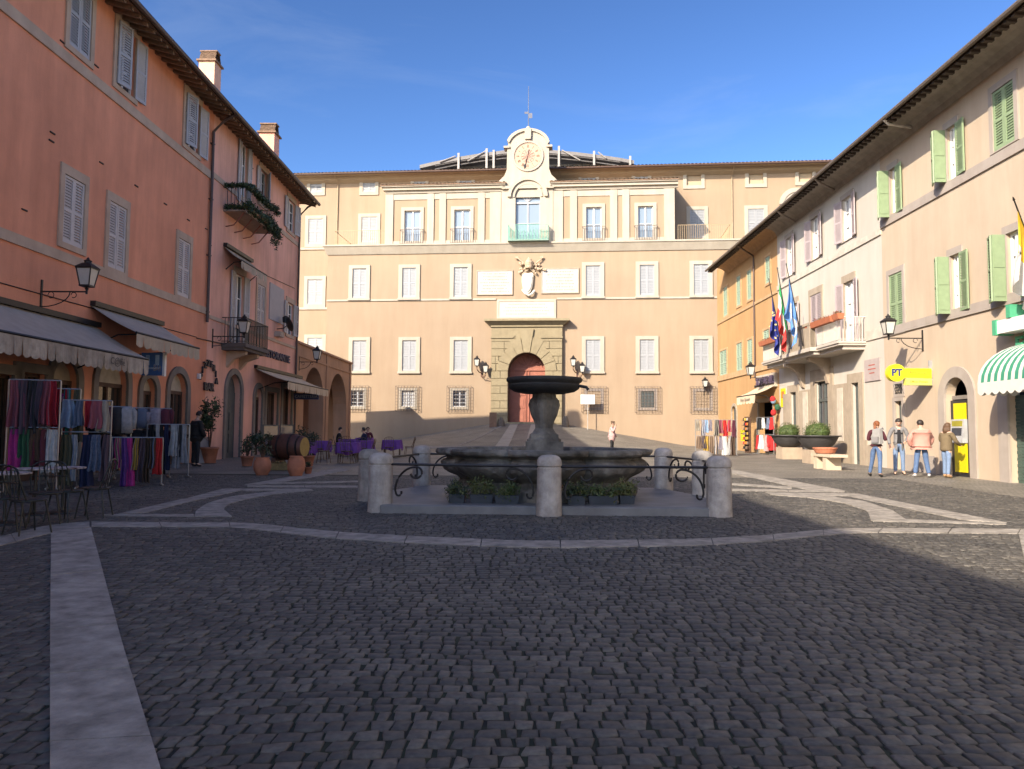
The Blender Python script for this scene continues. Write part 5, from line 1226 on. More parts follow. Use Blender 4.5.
# souvenir sign
p = FRR.w(FRR.u(768, 381), FRR.z(768, 381)); t = thing('shop_sign', 'wide souvenir shop sign with dark raised letters above the cream awning', 'sign', p, FRR.th)
hw_ = (FRR.u(777.5, 381)-FRR.u(759, 381))/2
MB().box(-hw_, hw_, -.16, 0, -.38, .36).build('board', M('sign_board', (.44, .38, .30), .7), t); text('SOUVENIR', .58, M('violet_letter', (.07, .05, .09), .6), t, (0, -.19, .0), depth=.025, bold=.02, xs=1.05)
# post office sign: round disc and two bars square to the wall
uP = FRR.u(932, 375); zP = FRR.z(897.5, 372.5, 1.22); t = thing('post_office_sign', 'yellow round PT sign with two yellow bars sticking out from the peach wall', 'sign', FRR.w(uP, zP), FRR.th)
YEL = M('yellow_plastic', (.62, .55, .015), .35, .03, 5); YEL2 = M('pale_yellow_plastic', (.60, .58, .12), .35, .03, 5); BLU = M('post_blue', (.02, .035, .16), .5)
b = MB(); n = 28; P0 = [(-.10, -1.20+.29*math.cos(2*math.pi*i/n), .29*math.sin(2*math.pi*i/n)) for i in range(n)]; b.add(P0+[(.10, y, z) for x, y, z in P0], [tuple(range(n)), tuple(range(2*n-1, n-1, -1))]+[(i, (i+1) % n, n+(i+1) % n, n+i) for i in range(n)]); b.build('disc', YEL, t)
d_ = MB().box(-.09, .09, -.95, -.06, -.16, .15).build('bar', YEL, t); d2 = MB().box(-.09, .09, -.90, -.06, -.40, -.18).build('bar', YEL2, t)
for xx, rot in ((.105, R(90)), (-.105, R(-90))):
    text('PT', .31, BLU, t, (xx, -1.20, .0), (R(90), 0, rot), depth=.004, bold=.012); text('Postamat', .15, M('olive_letter', (.25, .22, .02), .6), d_, (xx*.9, -.5, 0), (R(90), 0, rot), depth=.004); text('Ufficio Postale', .10, MATS['olive_letter'], d2, (xx*.9, -.48, -.29), (R(90), 0, rot), depth=.004)
MB().box(-.03, .03, -.10, 0, -.42, .42).build('bracket', M('grey_steel', (.3, .3, .3), .4), t)
# green letters and box sign above the green awning
p = FRR.w(FRR.u(978, 385, 1.25)+1.35, FRR.z(1000, 349)); t = thing('shop_sign', 'arched sign of chunky green letters above the striped dome awning', 'sign', p, FRR.th)
GL_ = M('green_letter', (.06, .30, .16), .6, .1, 5)
arc_text('GELATERIA', 1.55, 172, 8, .62, GL_, t, (0, -.75), -.10)
b = MB(); b.arch_band(0, -.75, 1.30, 1.48, -.10, 0, 18, 5, 175); b.build('board', GL_, t)
p = FRR.w(FRR.u(1010, 324), FRR.z(1010, 336)); t = thing('shop_sign', 'white box sign with green ends above the arched green letters', 'sign', p, FRR.th)
MB().box(0, .16, -.5, 0, 0, .42).build('frame', GL_, t); MB().box(.6, .76, -.5, 0, .4, .75).build('frame', GL_, t); MB().box(.16, 1.9, -.46, 0, .03, .39).build('board', WHITE, t)
# info board by the portal
p = G(571, 425); t = thing('notice_board', 'white notice board on a thin post right of the palace portal', 'sign', (p.x, 54.6, zg(p.x, 54.6)), FP.th)
z0, z1 = AT(571, 404, 54.6).z-zg(p.x, 54.6), AT(571, 394.5, 54.6).z-zg(p.x, 54.6)
MB().box(-.52, .52, -.04, .0, z0, z1).build('board', M('white_board', (.62, .62, .62), .5), t); MB().tube([(0, .03, -.05), (0, .03, z1)], .035, 6).build('post', M('steel_post', (.35, .33, .30), .4), t)
b = MB()
for i in range(5): b.box(-.4, .4-.12*(i % 2), -.045, -.0402, z1-.12-i*.12-.015, z1-.12-i*.12+.015)
b.build('lettering', M('grey_print', (.3, .3, .32), .8), t)
# guard stones by the portal
for px, py, r, h, lab in ((493, 426, .26, 1.0, 'square brown stone post left of the palace portal'), (501, 426.5, .26, .62, 'dark conical guard stone at the left foot of the portal'), (565.5, 427, .26, .75, 'dark conical guard stone at the right foot of the portal')):
    p = AT(px, py, 54.5); b = MB()
    if h == 1.0: b.box(-r, r, -r, r, -.2, h)
    else: b.lathe([(r, -.2), (r*1.02, .2), (r*.8, h*.7), (r*.45, h*.95), (.05, h)], 12)
    o = b.build('guard_stone', M('dark_guard_stone', (.13, .105, .08), .9, .2, 6) if h != 1.0 else M('brown_guard_stone', (.20, .12, .075), .9, .2, 6), None, (p.x, 54.5, zg(p.x, 54.5))); tag(o, lab, 'bollard')
# ------------------------------------------------------------------ flags
def flag(label, p0, p1, cols, L=1.55, hoist=(.28, .97), seed=0, stars=False, mats=None, widen=1.0):
    t = thing('flag', label, 'flag', p0); p0 = Vector(p0); d = Vector(p1)-p0
    MB().tube([(0, 0, 0), d], [.03, .018], 6).tube([d, d+d.normalized()*.10], [.035, .008], 6).build('flagpole', IRON, t)
    rr = random.Random(seed); ni, nj = 14, 18; V = []; ph = rr.uniform(0, 6)
    for i in range(ni+1):
        f = hoist[1]+(hoist[0]-hoist[1])*i/ni; a = d*f
        for j in range(nj+1):
            q = j/nj
            V.append((a.x+q*(.11*math.sin(i*1.05+ph)+.07*math.sin(i*.5+q*4))*widen+q*.02, a.y+q*.18*math.cos(i*1.05+ph)+.25*q, a.z-L*q*(.92-.1*i/ni)+.03*math.sin(q*6+i)))
    b = MB(); b.add(V, [])
    for i in range(ni):
        for j in range(nj): o = i*(nj+1)+j; b.f.append((o, o+1, o+nj+2, o+nj+1)); b.m.append(cols(i/ni, j/nj))
    c = b.build('cloth', mats, t, smooth=True, recalc=False)
    if stars:
        sb = MB()
        for k in range(12):
            a = 2*math.pi*k/12; i = int(ni*(.5+.30*math.cos(a))); j = int(nj*(.5+.28*math.sin(a))); v = Vector(V[i*(nj+1)+j])
            for oy in (-.02, .02):
                P_ = [(v.x+(.06 if m % 2 == 0 else .025)*math.cos(math.pi*m/5), v.y+oy, v.z+(.06 if m % 2 == 0 else .025)*math.sin(math.pi*m/5)) for m in range(10)]; sb.add(P_, [tuple(range(10))])
        sb.build('star', M('star_yellow', (.6, .5, .2), .7), c, recalc=False)
    return t
def pole_pts(xb, yb, ob, xt, yt, ot): return FRR.w(*FRR.loc(xb, yb, ob), ob), FRR.w(*FRR.loc(xt, yt, ot), ot)
FB = M('eu_blue', (.018, .028, .20), .7); FGn = M('flag_green', (.02, .26, .07), .7); FWt = M('flag_white', (.50, .48, .44), .7); FRd = M('flag_red', (.48, .03, .025), .7); FSk = M('flag_skyblue', (.10, .24, .55), .7); FYe = M('flag_yellow', (.62, .40, .02), .7)
flag('blue flag with a ring of yellow stars, leftmost on the town hall balcony', *pole_pts(783, 352, 1.36, 769, 280, 2.1), lambda i, j: 0, 1.55, (.30, .80), 1, True, [FB])
flag('green, white and red flag between two blue ones on the balcony', *pole_pts(791, 349, 1.36, 777.5, 269, 2.1), lambda i, j: min(2, int(j*3)), 1.75, (.36, .84), 2, False, [FGn, FWt, FRd])
flag('light blue and white flag nearest the balcony doors of the town hall', *pole_pts(803, 346, 1.36, 786.5, 265, 2.2), lambda i, j: 1 if .42 < j < .72 and i > .2 else 0, 1.7, (.36, .86), 5, False, [FSk, FWt])
flag('yellow and white flag on a pole above the green shop sign', FRR.w(*FRR.loc(1037, 262, 0.05), .05), FRR.w(*FRR.loc(1014, 200, 1.2), 1.2), lambda i, j: 0 if j < .48 else 1, 1.85, (.05, .85), 4, False, [FYe, FWt])
# ------------------------------------------------------------------ balconies of the pink house
zbk = FL.z(236, 204, 0); b0, b1 = FL.u(228, 205), FL.u(268, 222)
u0, u1 = FL.u(223, 210), FL.u(275, 236, .95)
zf_ = FL.z(223, 209.5)
b = MB(); b.box(u0, u1, -.95, 0, zf_-.06, zf_); b.box(u0, u1, -.97, -.93, zf_-.12, zf_+.02)
kb = b.build('balcony', M('balcony_slab', (.30, .22, .16), .85, .15, 4), K)
for f in (.08, .34, .62, .90):
    u = u0+(u1-u0)*f; MB().tube([(u, -.75, zf_-.06), (u, -.35, zf_-.55), (u, -.02, zf_-.62), (u-.0, -.02, zf_-.62)], .025, 5).build('brace', M('rust_red', (.22, .07, .05), .8), kb)
railing(KB, 'balcony_railing', u0+.05, u1-.05, zf_, zf_+1.0, .9, IRON, .14, .01, parent=kb)
b = MB(); o = thing('hanging_plants', 'trailing green plants spilling over the upper balcony of the pink house', 'plant', FL.w((u0+u1)/2, zf_, .95), FL.th); w = (u1-u0)/2
for i in range(16): x = -w+2*w*i/15; b.leaves((x, -.08, .95+random.uniform(-.08, .1)), (.25, .18, .17), 170, .055, 0, .1, 2)
for i in range(20): x = -w+2*w*i/19; b.leaves((x, -.1, random.uniform(-.05, .2)), (.24, .20, .24), 190, .06, 0, .1, 2)
for i in range(6): b.leaves((-w, i*.16, 1.0), (.14, .2, .14), 120, .055, 0, .1, 2)
for i in range(6): b.leaves((-w+.05, i*.16, .12), (.14, .2, .16), 110, .055, 0, .1, 2)
for i in range(9): x = w*(.2+.85*i/8); b.leaves((x, -.14, .25-.4*i/8), (.22, .2, .4), 150, .055, 0, .1, 2)
for i in range(5): x = w*(.55+.1*i); b.leaves((x, -.12, -.55), (.09, .09, .35), 40, .05, 0, .2, 2)
b.build('foliage', [LEAFD, LEAF], o, recalc=False)
b = MB(); b.leaves((w*-.3, -.1, 1.0), (w*.6, .2, .12), 70, .045, 0, .3); b.build('flowers', M('dull_red_flower', (.22, .06, .05), .8), o, recalc=False)
MB().box(-w+.1, w-.1, -.16, .06, .0, .18).build('box', TERP, o)
u0, u1 = FL.u(221, 345), FL.u(268.7, 350, 1.0); zf_ = FL.z(240, 341, 1.0)
b = MB(); b.box(u0, u1, -1.0, 0, zf_-.16, zf_); b.box(u0+.06, u1-.06, -.9, 0, zf_-.28, zf_-.16); kb = b.build('balcony', M('dark_balcony_slab', (.12, .10, .09), .85, .15, 4), K)
for f in (.25, .75):
    u = u0+(u1-u0)*f; b = MB(); P_ = [(0, zf_-.28), (-.8, zf_-.28), (-.78, zf_-.42), (-.3, zf_-.6), (0, zf_-.95)]; n = 5
    b.add([(u-.12, y, z) for y, z in P_]+[(u+.12, y, z) for y, z in P_], [tuple(range(n)), tuple(range(2*n-1, n-1, -1))]+[(i, n+i, n+(i+1) % n, (i+1) % n) for i in range(n)]); b.build('corbel', TRIM, kb)
railing(KB, 'balcony_railing', u0+.05, u1-.05, zf_, zf_+1.05, .95, IRON, .11, .011, parent=kb)
# satellite dish
p = FL.w(FL.u(277, 325), FL.z(277, 326)); t = thing('satellite_dish', 'small black satellite dish on the pink wall below the blind panel', 'satellite dish', p, FL.th)
b = MB(); b.lathe([(.02, 0), (.18, .03), (.32, .09), (.36, .13)], 18, cap=False); o = b.build('dish', IRON, t, (0.05, -.5, .05)); o.rotation_euler = (R(70), 0, R(40)); MB().tube([(0, 0, -.15), (0, -.35, -.1), (0.05, -.5, .05)], .025, 6).build('arm', IRON, t)
MB().lathe([(.16, -.14), (.17, .12), (.05, .2)], 12, (.25, -.35, .35)).build('receiver', IRON, t); MB().box(-.35, .25, -.3, 0, -.55, -.3).build('wall_box', M('pale_box', (.42, .34, .28), .7), t)
# flower boxes on the town hall balcony
RF_ = M('red_flower', (.32, .06, .04), .7, .4, 20)
for a, c, lab in ((FRR.loc(762, 345, 1.12), FRR.loc(780, 338, 1.12), 'terracotta flower box with red flowers at the left end of the town hall balcony'), (FRR.loc(809, 329, 1.12), FRR.loc(834, 318, 1.12), 'terracotta flower box with red flowers right of the flags'), (FRR.loc(842, 313, 1.12), (ub1-.05, zb+.9), 'terracotta flower box at the right end of the town hall balcony')):
    w = abs(c[0]-a[0])/2; w = min(w, 1.3); t = thing('flower_box', lab, 'flower box', FRR.w((a[0]+c[0])/2, zb+.80, 1.0), FRR.th, 'flower boxes on the town hall balcony')
    MB().hexa([(-w, -.26, 0), (w, -.26, 0), (w, -.06, 0), (-w, -.06, 0), (-w-.03, -.32, .22), (w+.03, -.32, .22), (w+.03, -.04, .22), (-w-.03, -.04, .22)]).build('box', M('orange_pot', (.40, .13, .06), .8, .15, 5), t)
    b = MB(); b.leaves((0, -.19, .26), (w, .16, .09), 260, .035, 0, .1, 2); b.build('flowers', [RF_, LEAF], t, recalc=False)
TIE = M('iron_tie', (.03, .022, .018), .8)
for px, py, Bd in ((52, 133, TB), (51, 141, TB), (101, 163, TB), (24, 210, TB), (136, 186, TB), (165, 204, TB), (188, 220, TB), (206, 229, KB), (210, 245, KB), (252, 168, KB), (96, 66, TB), (62, 42, TB)):
    u, z = FL.loc(px, py); MB().box(u-.10, u+.10, -.03, -.002, z-.018, z+.018).build('wall_tie', TIE, Bd.o)
b = MB(); b.tube([(FL.u(0, 275)-3, -.02, lz(0, 275)-.2), (FL.u(60, 290), -.02, lz(60, 290)-.25), (FL.u(196, 335), -.02, lz(196, 337))], .014, 4); b.build('cable', IRON, T)
# ------------------------------------------------------------------ bank machine in the arch
a0, a1, zt_, zf_ = atm; u = (a0+a1)/2; p = FRR.w(u, zf_); t = thing('cash_machine', 'yellow and grey cash machine set in the arched doorway of the peach house', 'cash machine', p, FRR.th)
w = (a1-a0)/2; YB_ = M('cash_yellow', (.62, .50, .005), .4, .03, 5); BK = M('black_panel', (.02, .02, .022), .4)
MB().box(-w+.02, w-.02, .14, .5, -.1, 2.35).build('panel', BK, t)
MB().box(-w+.25, .22, .09, .139, .12, 1.02).build('yellow_panel', YB_, t); MB().box(-w+.25, .22, .09, .139, 1.62, 2.25).build('yellow_panel', YB_, t)
MB().hexa([(-w+.2, -.02, 1.02), (.25, -.02, 1.02), (.25, .139, 1.02), (-w+.2, .139, 1.02), (-w+.2, .04, 1.75), (.25, .04, 1.75), (.25, .139, 1.75), (-w+.2, .139, 1.75)]).build('console', M('grey_console', (.38, .38, .38), .4), t)
MB().hexa([(-w+.28, -.015, 1.25), (.16, -.015, 1.25), (.16, .02, 1.25), (-w+.28, .02, 1.25), (-w+.28, .006, 1.48), (.16, .006, 1.48), (.16, .04, 1.48), (-w+.28, .04, 1.48)]).build('screen', M('dark_screen', (.03, .035, .05), .2), t)
MB().box(-w+.26, .18, .02, .06, 1.53, 1.70).build('label_plate', M('olive_plate', (.30, .26, .03), .5), t)
MB().box(-w, w, .2, .26, 2.38, 2.5).build('lintel', GTRIM2, t)
# ------------------------------------------------------------------ planters and bench on the right
DKP = M('dark_bowl_planter', (.045, .042, .042), .5, .15, 5); TUF = M('tuff_block', (.36, .28, .20), .9, .12, 4); BOX = M('box_leaf', (.045, .075, .015), .7, .4, 14); BOXD = M('box_leaf_deep', (.10, .11, .03), .7, .4, 14)
def bowl_planter(px, py, lab, s=1.0, dx=0):
    p = G(px, py); t = thing('bowl_planter', lab, 'planter', p, FRR.th, 'dark bowl planters by the town hall')
    MB().box(-.45*s, .45*s, -.45*s, .45*s, -.05, .52*s).build('plinth', TUF, t)
    MB().lathe([(.30*s, .52*s), (.45*s, .58*s), (.62*s, .74*s), (.74*s, .95*s), (.77*s, 1.03*s), (.88*s, 1.045*s), (.88*s, 1.085*s), (.74*s, 1.08*s), (.70*s, 1.0*s), (.05, .98*s)], 28, cap=False).build('bowl', DKP, t, smooth=True)
    MB().lathe([(.73*s, 1.0*s), (.01, 1.03*s)], 16, cap=False).build('soil', SOIL, t)
    b = MB(); b.leaves((0, 0, 1.25*s), (.54*s, .54*s, .40*s), 2600, .026, 0, .80, 2); b.ball((0, 0, 1.22*s), .46*s, .46*s, .34*s); b.build('box_bush', [BOX, BOXD], t, recalc=False)
bowl_planter(789, 458.5, 'dark bowl planter with a clipped bush on a tuff block beside the souvenir shop'); bowl_planter(818, 463, 'dark bowl planter with a clipped bush behind the stone bench', 1.04)
p = G(829, 469); t = thing('stone_bench', 'pale stone bench below the bowl planter in front of the town hall', 'bench', p, FRR.th); BS = M('pale_bench_stone', (.50, .40, .29), .8, .08, 4)
MB().box(-.85, .85, -.30, .30, .43, .53).build('seat', BS, t)
for x in (-.55, .25): MB().box(x-.15, x+.15, -.26, .26, -.05, .43).build('leg', BS, t)
p2 = p+Vector((-.05, .35, 0)); q = FRR.w(FRR.u(823, 450, 1.6), p.z+.53, 0); 
t = thing('flower_pot', 'low terracotta pot standing on the stone bench', 'pot', (p.x-.02, p.y+.25, p.z+.53), 0); MB().lathe([(.26, 0), (.33, .03), (.40, .17), (.42, .18), (.42, .22), (.37, .22), (.34, .16), (.05, .15)], 20).build('pot', TERP, t)
MB().lathe([(.35, .15), (.02, .19)], 14, cap=False).build('soil', SOIL, t)
# dark slanted board by the planter
p = G(807, 459.5); o = MB().hexa([(-.16, -.1, 0), (.16, -.1, 0), (.16, .1, 0), (-.16, .1, 0), (-.24, -.06, 1.0), (.22, -.06, 1.0), (.22, .06, 1.0), (-.24, .06, 1.0)]).build('stone_slab', M('dark_slab', (.10, .09, .085), .9), None, (p.x+.1, p.y, p.z)); tag(o, 'dark upright slab standing between the two bowl planters', 'slab')
# drain: letter box on the orange wall
p = FRR.w(FRR.u(748, 436), FRR.z(748, 441), 0); t = thing('letter_box', 'bright yellow letter box on the orange wall left of the souvenir shop', 'letter box', p, FRR.th); h_ = FRR.z(748, 431)-p.z
MB().box(-.28, .28, -.35, 0, 0, h_).box(-.3, .3, -.38, 0, h_, h_+.06).build('box', YB_, t); MB().box(-.2, .2, -.356, -.351, h_*.72, h_*.8).build('slot', BK, t)
# ------------------------------------------------------------------ clothes racks and garments
CLOTH = {}
def cloth(name, col, col2=None):
    k = 'cloth_'+name
    rr = random.Random(name); o = CC[rr.choice(['charcoal', 'brown', 'cream', 'navy', 'grey plum', 'light grey'])] if 'CC' in globals() else col
    c = np.array(col)*.85; pat = name in ('rose', 'grey plum', 'denim blue', 'tan', 'brown', 'maroon', 'lilac grey', 'dusty blue', 'cream', 'olive')
    return M(k, tuple(c), .95, .22, 16 if pat else 9, .15, 80, col2=tuple(np.array(o)*.35+c*.65) if pat else None)
CC = {'maroon': (.13, .02, .03), 'crimson': (.35, .015, .03), 'rose': (.36, .10, .12), 'pale pink': (.46, .27, .26), 'teal': (.02, .16, .17), 'forest green': (.03, .10, .05), 'olive': (.12, .11, .05), 'navy': (.015, .02, .06),
      'denim blue': (.07, .11, .20), 'light grey': (.33, .33, .34), 'charcoal': (.03, .03, .033), 'black': (.012, .012, .013), 'white': (.5, .5, .49), 'cream': (.48, .42, .32), 'purple': (.12, .04, .22), 'violet': (.20, .10, .30),
      'orange': (.50, .17, .03), 'mustard': (.42, .27, .05), 'brown': (.10, .055, .03), 'tan': (.30, .20, .12), 'sky blue': (.22, .32, .46), 'magenta': (.40, .03, .20), 'grey plum': (.13, .08, .09), 'red': (.45, .02, .02), 'lilac grey': (.28, .24, .30), 'dusty blue': (.16, .20, .28)}
ORD = ['first', 'second', 'third', 'fourth', 'fifth', 'sixth', 'seventh', 'eighth', 'ninth', 'tenth', 'eleventh', 'twelfth']
def scarf_mesh(w, L, seed, fringe=True, folds=2.2, depth=.07, kind='scarf'):
    rr = random.Random(seed); nu, nv = 14, 10; b = MB(); V = []; ph = rr.uniform(0, 6)
    for side in (1, -1):
        for j in range(nv+1):
            q = j/nv; ww = w*(.62+.38*q)
            for i in range(nu+1):
                s_ = i/nu*2-1
                y = depth*(.35+.65*q)*math.sin(folds*math.pi*s_+ph)+side*(.012+.03*(1-abs(s_)))
                V.append((s_*ww/2+.012*math.sin(q*7+ph), y, -L*q+.015*math.sin(9*s_+ph)*q))
    b.add(V, []); n1 = (nu+1)*(nv+1)
    for sd in (0, 1):
        for j in range(nv):
            for i in range(nu):
                o = sd*n1+j*(nu+1)+i; b.f.append((o, o+1, o+nu+2, o+nu+1)); b.m.append((i//2) % 2)
    for j in range(nv):
        for e in (0, nu): o = j*(nu+1)+e; b.f.append((o, o+nu+1, n1+o+nu+1, n1+o)); b.m.append(0)
    return b
def jacket_mesh(w, L, seed):
    rr = random.Random(seed); b = MB(); n = 14; prof = [(0, .10, .05), (-.03, .42, .09), (-.10, .50, .13), (-.30, .47, .15), (-.60, .48, .16), (-1.0, .52, .17)]
    V = []
    for z, sx, sy in prof:
        for i in range(n):
            a = 2*math.pi*i/n; V.append((sx*w*math.cos(a), sy*.8*math.sin(a)*(1+.18*math.sin(3*a+seed)), z*L))
    b.add(V, [(j*n+i, j*n+(i+1) % n, (j+1)*n+(i+1) % n, (j+1)*n+i) for j in range(len(prof)-1) for i in range(n)]+[tuple(range(n)), tuple((len(prof)-1)*n+i for i in range(n))[::-1]])
    for sg in (-1, 1): b.tube([(sg*w*.44, 0, -.07*L), (sg*w*.58, .01, -.2*L), (sg*w*.60, .02, -.5*L), (sg*w*.56, .03, -.86*L)], [.065, .075, .062, .05], 8)
    return b
def rack(label, pos, rz, w, bars, rows, group, where):
    """bars: heights; rows: list of (height, y, kind, length, garment width, [colours])"""
    t = thing('clothes_rack', label, 'clothes rack', pos, rz); top = max(bars)
    for sg in (-1, 1):
        MB().tube([(sg*w/2, 0, 0), (sg*w/2, 0, top)], .018, 6).build('upright', M('chrome', (.35, .35, .35), .35, .1, 8, metal=.6), t); MB().tube([(sg*w/2, -.28, .03), (sg*w/2, .28, .03)], .02, 6).build('foot', MATS['chrome'], t)
    for z in bars: MB().tube([(-w/2, 0, z), (w/2, 0, z)], .014, 6).build('bar', MATS['chrome'], t)
    MM = Matrix.Translation(Vector(pos)) @ Matrix.Rotation(rz, 4, 'Z')
    for ri, (z, y, kind, L, gw, cols) in enumerate(rows):
        n = len(cols)
        for i, c in enumerate(cols):
            x = -w/2+gw*.5+(w-gw)*(i/(n-1) if n > 1 else .5)+random.uniform(-.02, .02)
            c2 = cols[(i*2+1) % n] if kind == 'scarf' and i % 3 == 1 else c
            seed = hash((label, ri, i)) % 1000 if False else (len(label)*31+ri*7+i)
            if kind == 'jacket': mb = jacket_mesh(gw, L*random.uniform(.92, 1.05), seed); rot = rz+random.uniform(-.1, .1)+(R(75) if gw < .3 else 0)
            else: mb = scarf_mesh(gw*random.uniform(.8, 1.35), L*random.uniform(.66, 1.08), seed, folds=random.uniform(1.3, 3), depth=random.uniform(.04, .11)); rot = rz+random.uniform(-.5, .5)
            o = mb.build(kind, [cloth(c, CC[c]), cloth(c2, CC[c2])], None, MM @ Vector((x+random.uniform(-.04, .04), y+random.uniform(-.05, .05), z-.01)), rot, smooth=True); o.rotation_euler[1] = random.uniform(-.05, .05)
            rowname = '' if len(rows) == 1 else (', upper row' if z == max(r[0] for r in rows) else ', lower row')
            tag(o, f'{c} {kind} {ORD[i]} from left on the {where}{rowname}', kind, group)
    return t
def facing(p): return math.atan2(p[1], p[0])-math.pi/2      # a rack at p turned towards the square
RZL = R(62)
p = G(30, 492); rack('tall rack of patterned shawls in front of the first left shop window', p, R(20), .95, (1.35, 2.35), [(2.35, 0, 'shawl', 1.15, .30, ['rose', 'grey plum', 'charcoal', 'grey plum', 'rose', 'crimson']), (1.32, .02, 'shawl', .95, .28, ['magenta', 'forest green', 'brown', 'maroon', 'white'])], 'clothes hung outside the left shops', 'rack by the first shop window')
p = G(62, 489); rack('narrow rack with a red and a teal scarf beside the patterned shawls', p, R(25), .55, (2.2,), [(2.2, 0, 'scarf', 1.5, .17, ['crimson', 'teal', 'olive'])], 'clothes hung outside the left shops', 'narrow rack by the shawls')
p = G(84, 489); rack('rack of folded shirts and long blue scarves before the arched left doorway', p, R(25), .95, (1.25, 1.95), [(1.95, 0, 'shirt', .72, .27, ['sky blue', 'dusty blue', 'crimson', 'rose', 'cream']), (1.2, -.04, 'scarf', 1.12, .24, ['olive', 'light grey', 'navy', 'denim blue', 'grey plum'])], 'clothes hung outside the left shops', 'rack before the arched doorway')
p = G(108, 483); rack('rack of dark jackets with pale bags left of the striped scarves', p, R(30), .9, (1.2, 1.85), [(1.85, 0, 'jacket', .66, .30, ['black', 'maroon', 'maroon', 'charcoal', 'light grey']), (1.18, -.02, 'jacket', .60, .28, ['pale pink', 'black', 'navy', 'tan'])], 'clothes hung outside the left shops', 'rack of dark jackets')
p = G(134, 486); rack('low rack of bright striped scarves on the left paving', p, R(32), 1.15, (1.12,), [(1.12, 0, 'scarf', 1.04, .17, ['lilac grey', 'cream', 'purple', 'magenta', 'mustard', 'grey plum', 'brown', 'dusty blue', 'red'])], 'clothes hung outside the left shops', 'low scarf rack')
p = G(142, 478); rack('rack with small jackets above a black cloth behind the striped scarves', p, R(32), 1.3, (1.3, 1.85), [(1.85, 0, 'jacket', .52, .30, ['black', 'charcoal', 'dusty blue', 'lilac grey', 'maroon']), (1.28, 0, 'jacket', .5, .30, ['black', 'black', 'charcoal', 'maroon'])], 'clothes hung outside the left shops', 'rack behind the striped scarves')
p = G(167, 478); rack('rack of long dark and grey coats beside the person in black', p, R(38), 1.05, (1.42,), [(1.42, 0, 'coat', 1.22, .20, ['black', 'light grey', 'black', 'navy', 'white', 'light grey', 'charcoal', 'light grey'])], 'clothes hung outside the left shops', 'coat rack')
p = G(716, 455.5); rack('free standing rack of scarves and bags in the sun before the orange house', p, R(-8), 2.0, (.98, 1.78), [(1.78, -.02, 'scarf', .80, .24, ['cream', 'light grey', 'sky blue', 'lilac grey', 'charcoal', 'rose', 'red', 'rose', 'maroon']), (.97, -.02, 'scarf', .90, .26, ['tan', 'navy', 'mustard', 'tan', 'light grey', 'lilac grey', 'white', 'brown', 'brown'])], 'scarves on the sunlit rack', 'sunlit rack')
# souvenir goods by the shop door
p = FRR.w(FRR.u(776, 452), 0, .55); p.z = zg(p.x, p.y); rack('rack of red and white souvenir clothes by the souvenir shop door', p, R(-75), 1.5, (1.05, 1.95), [(1.95, 0, 'shirt', .70, .36, ['black', 'white', 'denim blue', 'red']), (1.02, 0, 'shirt', .85, .34, ['red', 'white', 'pale pink', 'red', 'red'])], 'souvenir clothes', 'souvenir rack')
p = FRR.w(FRR.u(762.5, 455), 0, .8); p.z = zg(p.x, p.y); t = thing('souvenir_stand', 'tall stand of small brown and red souvenirs left of the souvenir clothes', 'stand', p, R(-80))
MB().box(-.28, .28, -.05, .05, 0, 2.0).build('back_panel', WOOD, t)
for k in range(7):
    z = .2+k*.26; MB().box(-.28, .28, -.22, -.05, z, z+.02).build('shelf', WOOD, t)
for k in range(7):
    for i in range(4):
        z = .2+k*.26+.02; c = random.choice(['red', 'brown', 'tan', 'mustard', 'black', 'cream', 'orange']); o = MB().lathe([(.045, 0), (.055, .05), (.05, .11), (.02, .15)], 8, ).build('souvenir', cloth(c, CC[c]), None, Vector(p)+Matrix.Rotation(R(-80), 3, 'Z') @ Vector((-.2+i*.135, -.13, z))); tag(o, 'small souvenir on the shelves of the tall souvenir stand', 'souvenir', 'small souvenirs on the stand')
p = FRR.w(FRR.u(780, 405), FRR.z(780, 405), .35); t = thing('balloon_bunch', 'bunch of red, green and yellow toys hanging over the souvenir rack', 'toys', p)
for i, c in enumerate(['red', 'forest green', 'orange', 'red', 'mustard', 'sky blue']): MB().ball((random.uniform(-.3, .3), random.uniform(-.15, .15), random.uniform(-.45, .3)), .15, .15, .17, 10, 7).build('ball', cloth(c, CC[c]), t, smooth=True)
p = FRR.w(FRR.u(783.5, 398), FRR.z(783.5, 407), .0); o = MB().box(-.32, .32, -.03, 0, 0, .95).box(-.2, .2, -.036, -.031, .45, .8, 1).build('poster', [YEL, cloth('orange', CC['orange'])], None, p, FRR.th); tag(o, 'yellow poster on the pier right of the souvenir shop', 'poster')
# stall sign among the clothes
t = thing('price_sign', 'small pink price sign between the shawls and the shirts', 'sign', AT(61, 398, 16.6), R(25)); MB().box(-.17, .17, -.01, .01, -.08, .10).build('board', cloth('magenta', CC['magenta']), t); text('SALDI', .09, M('white_print', (.6, .6, .6), .7), t, (0, -.012, 0), depth=.002)
t = thing('price_sign', 'small white price card pinned on the patterned shawls', 'sign', AT(35, 399, 16.4), R(20)); MB().box(-.16, .16, -.01, .01, -.07, .08).build('board', M('card_white', (.5, .5, .5), .8), t); text('\u20ac 10', .09, SGN, t, (0, -.012, 0), depth=.002)
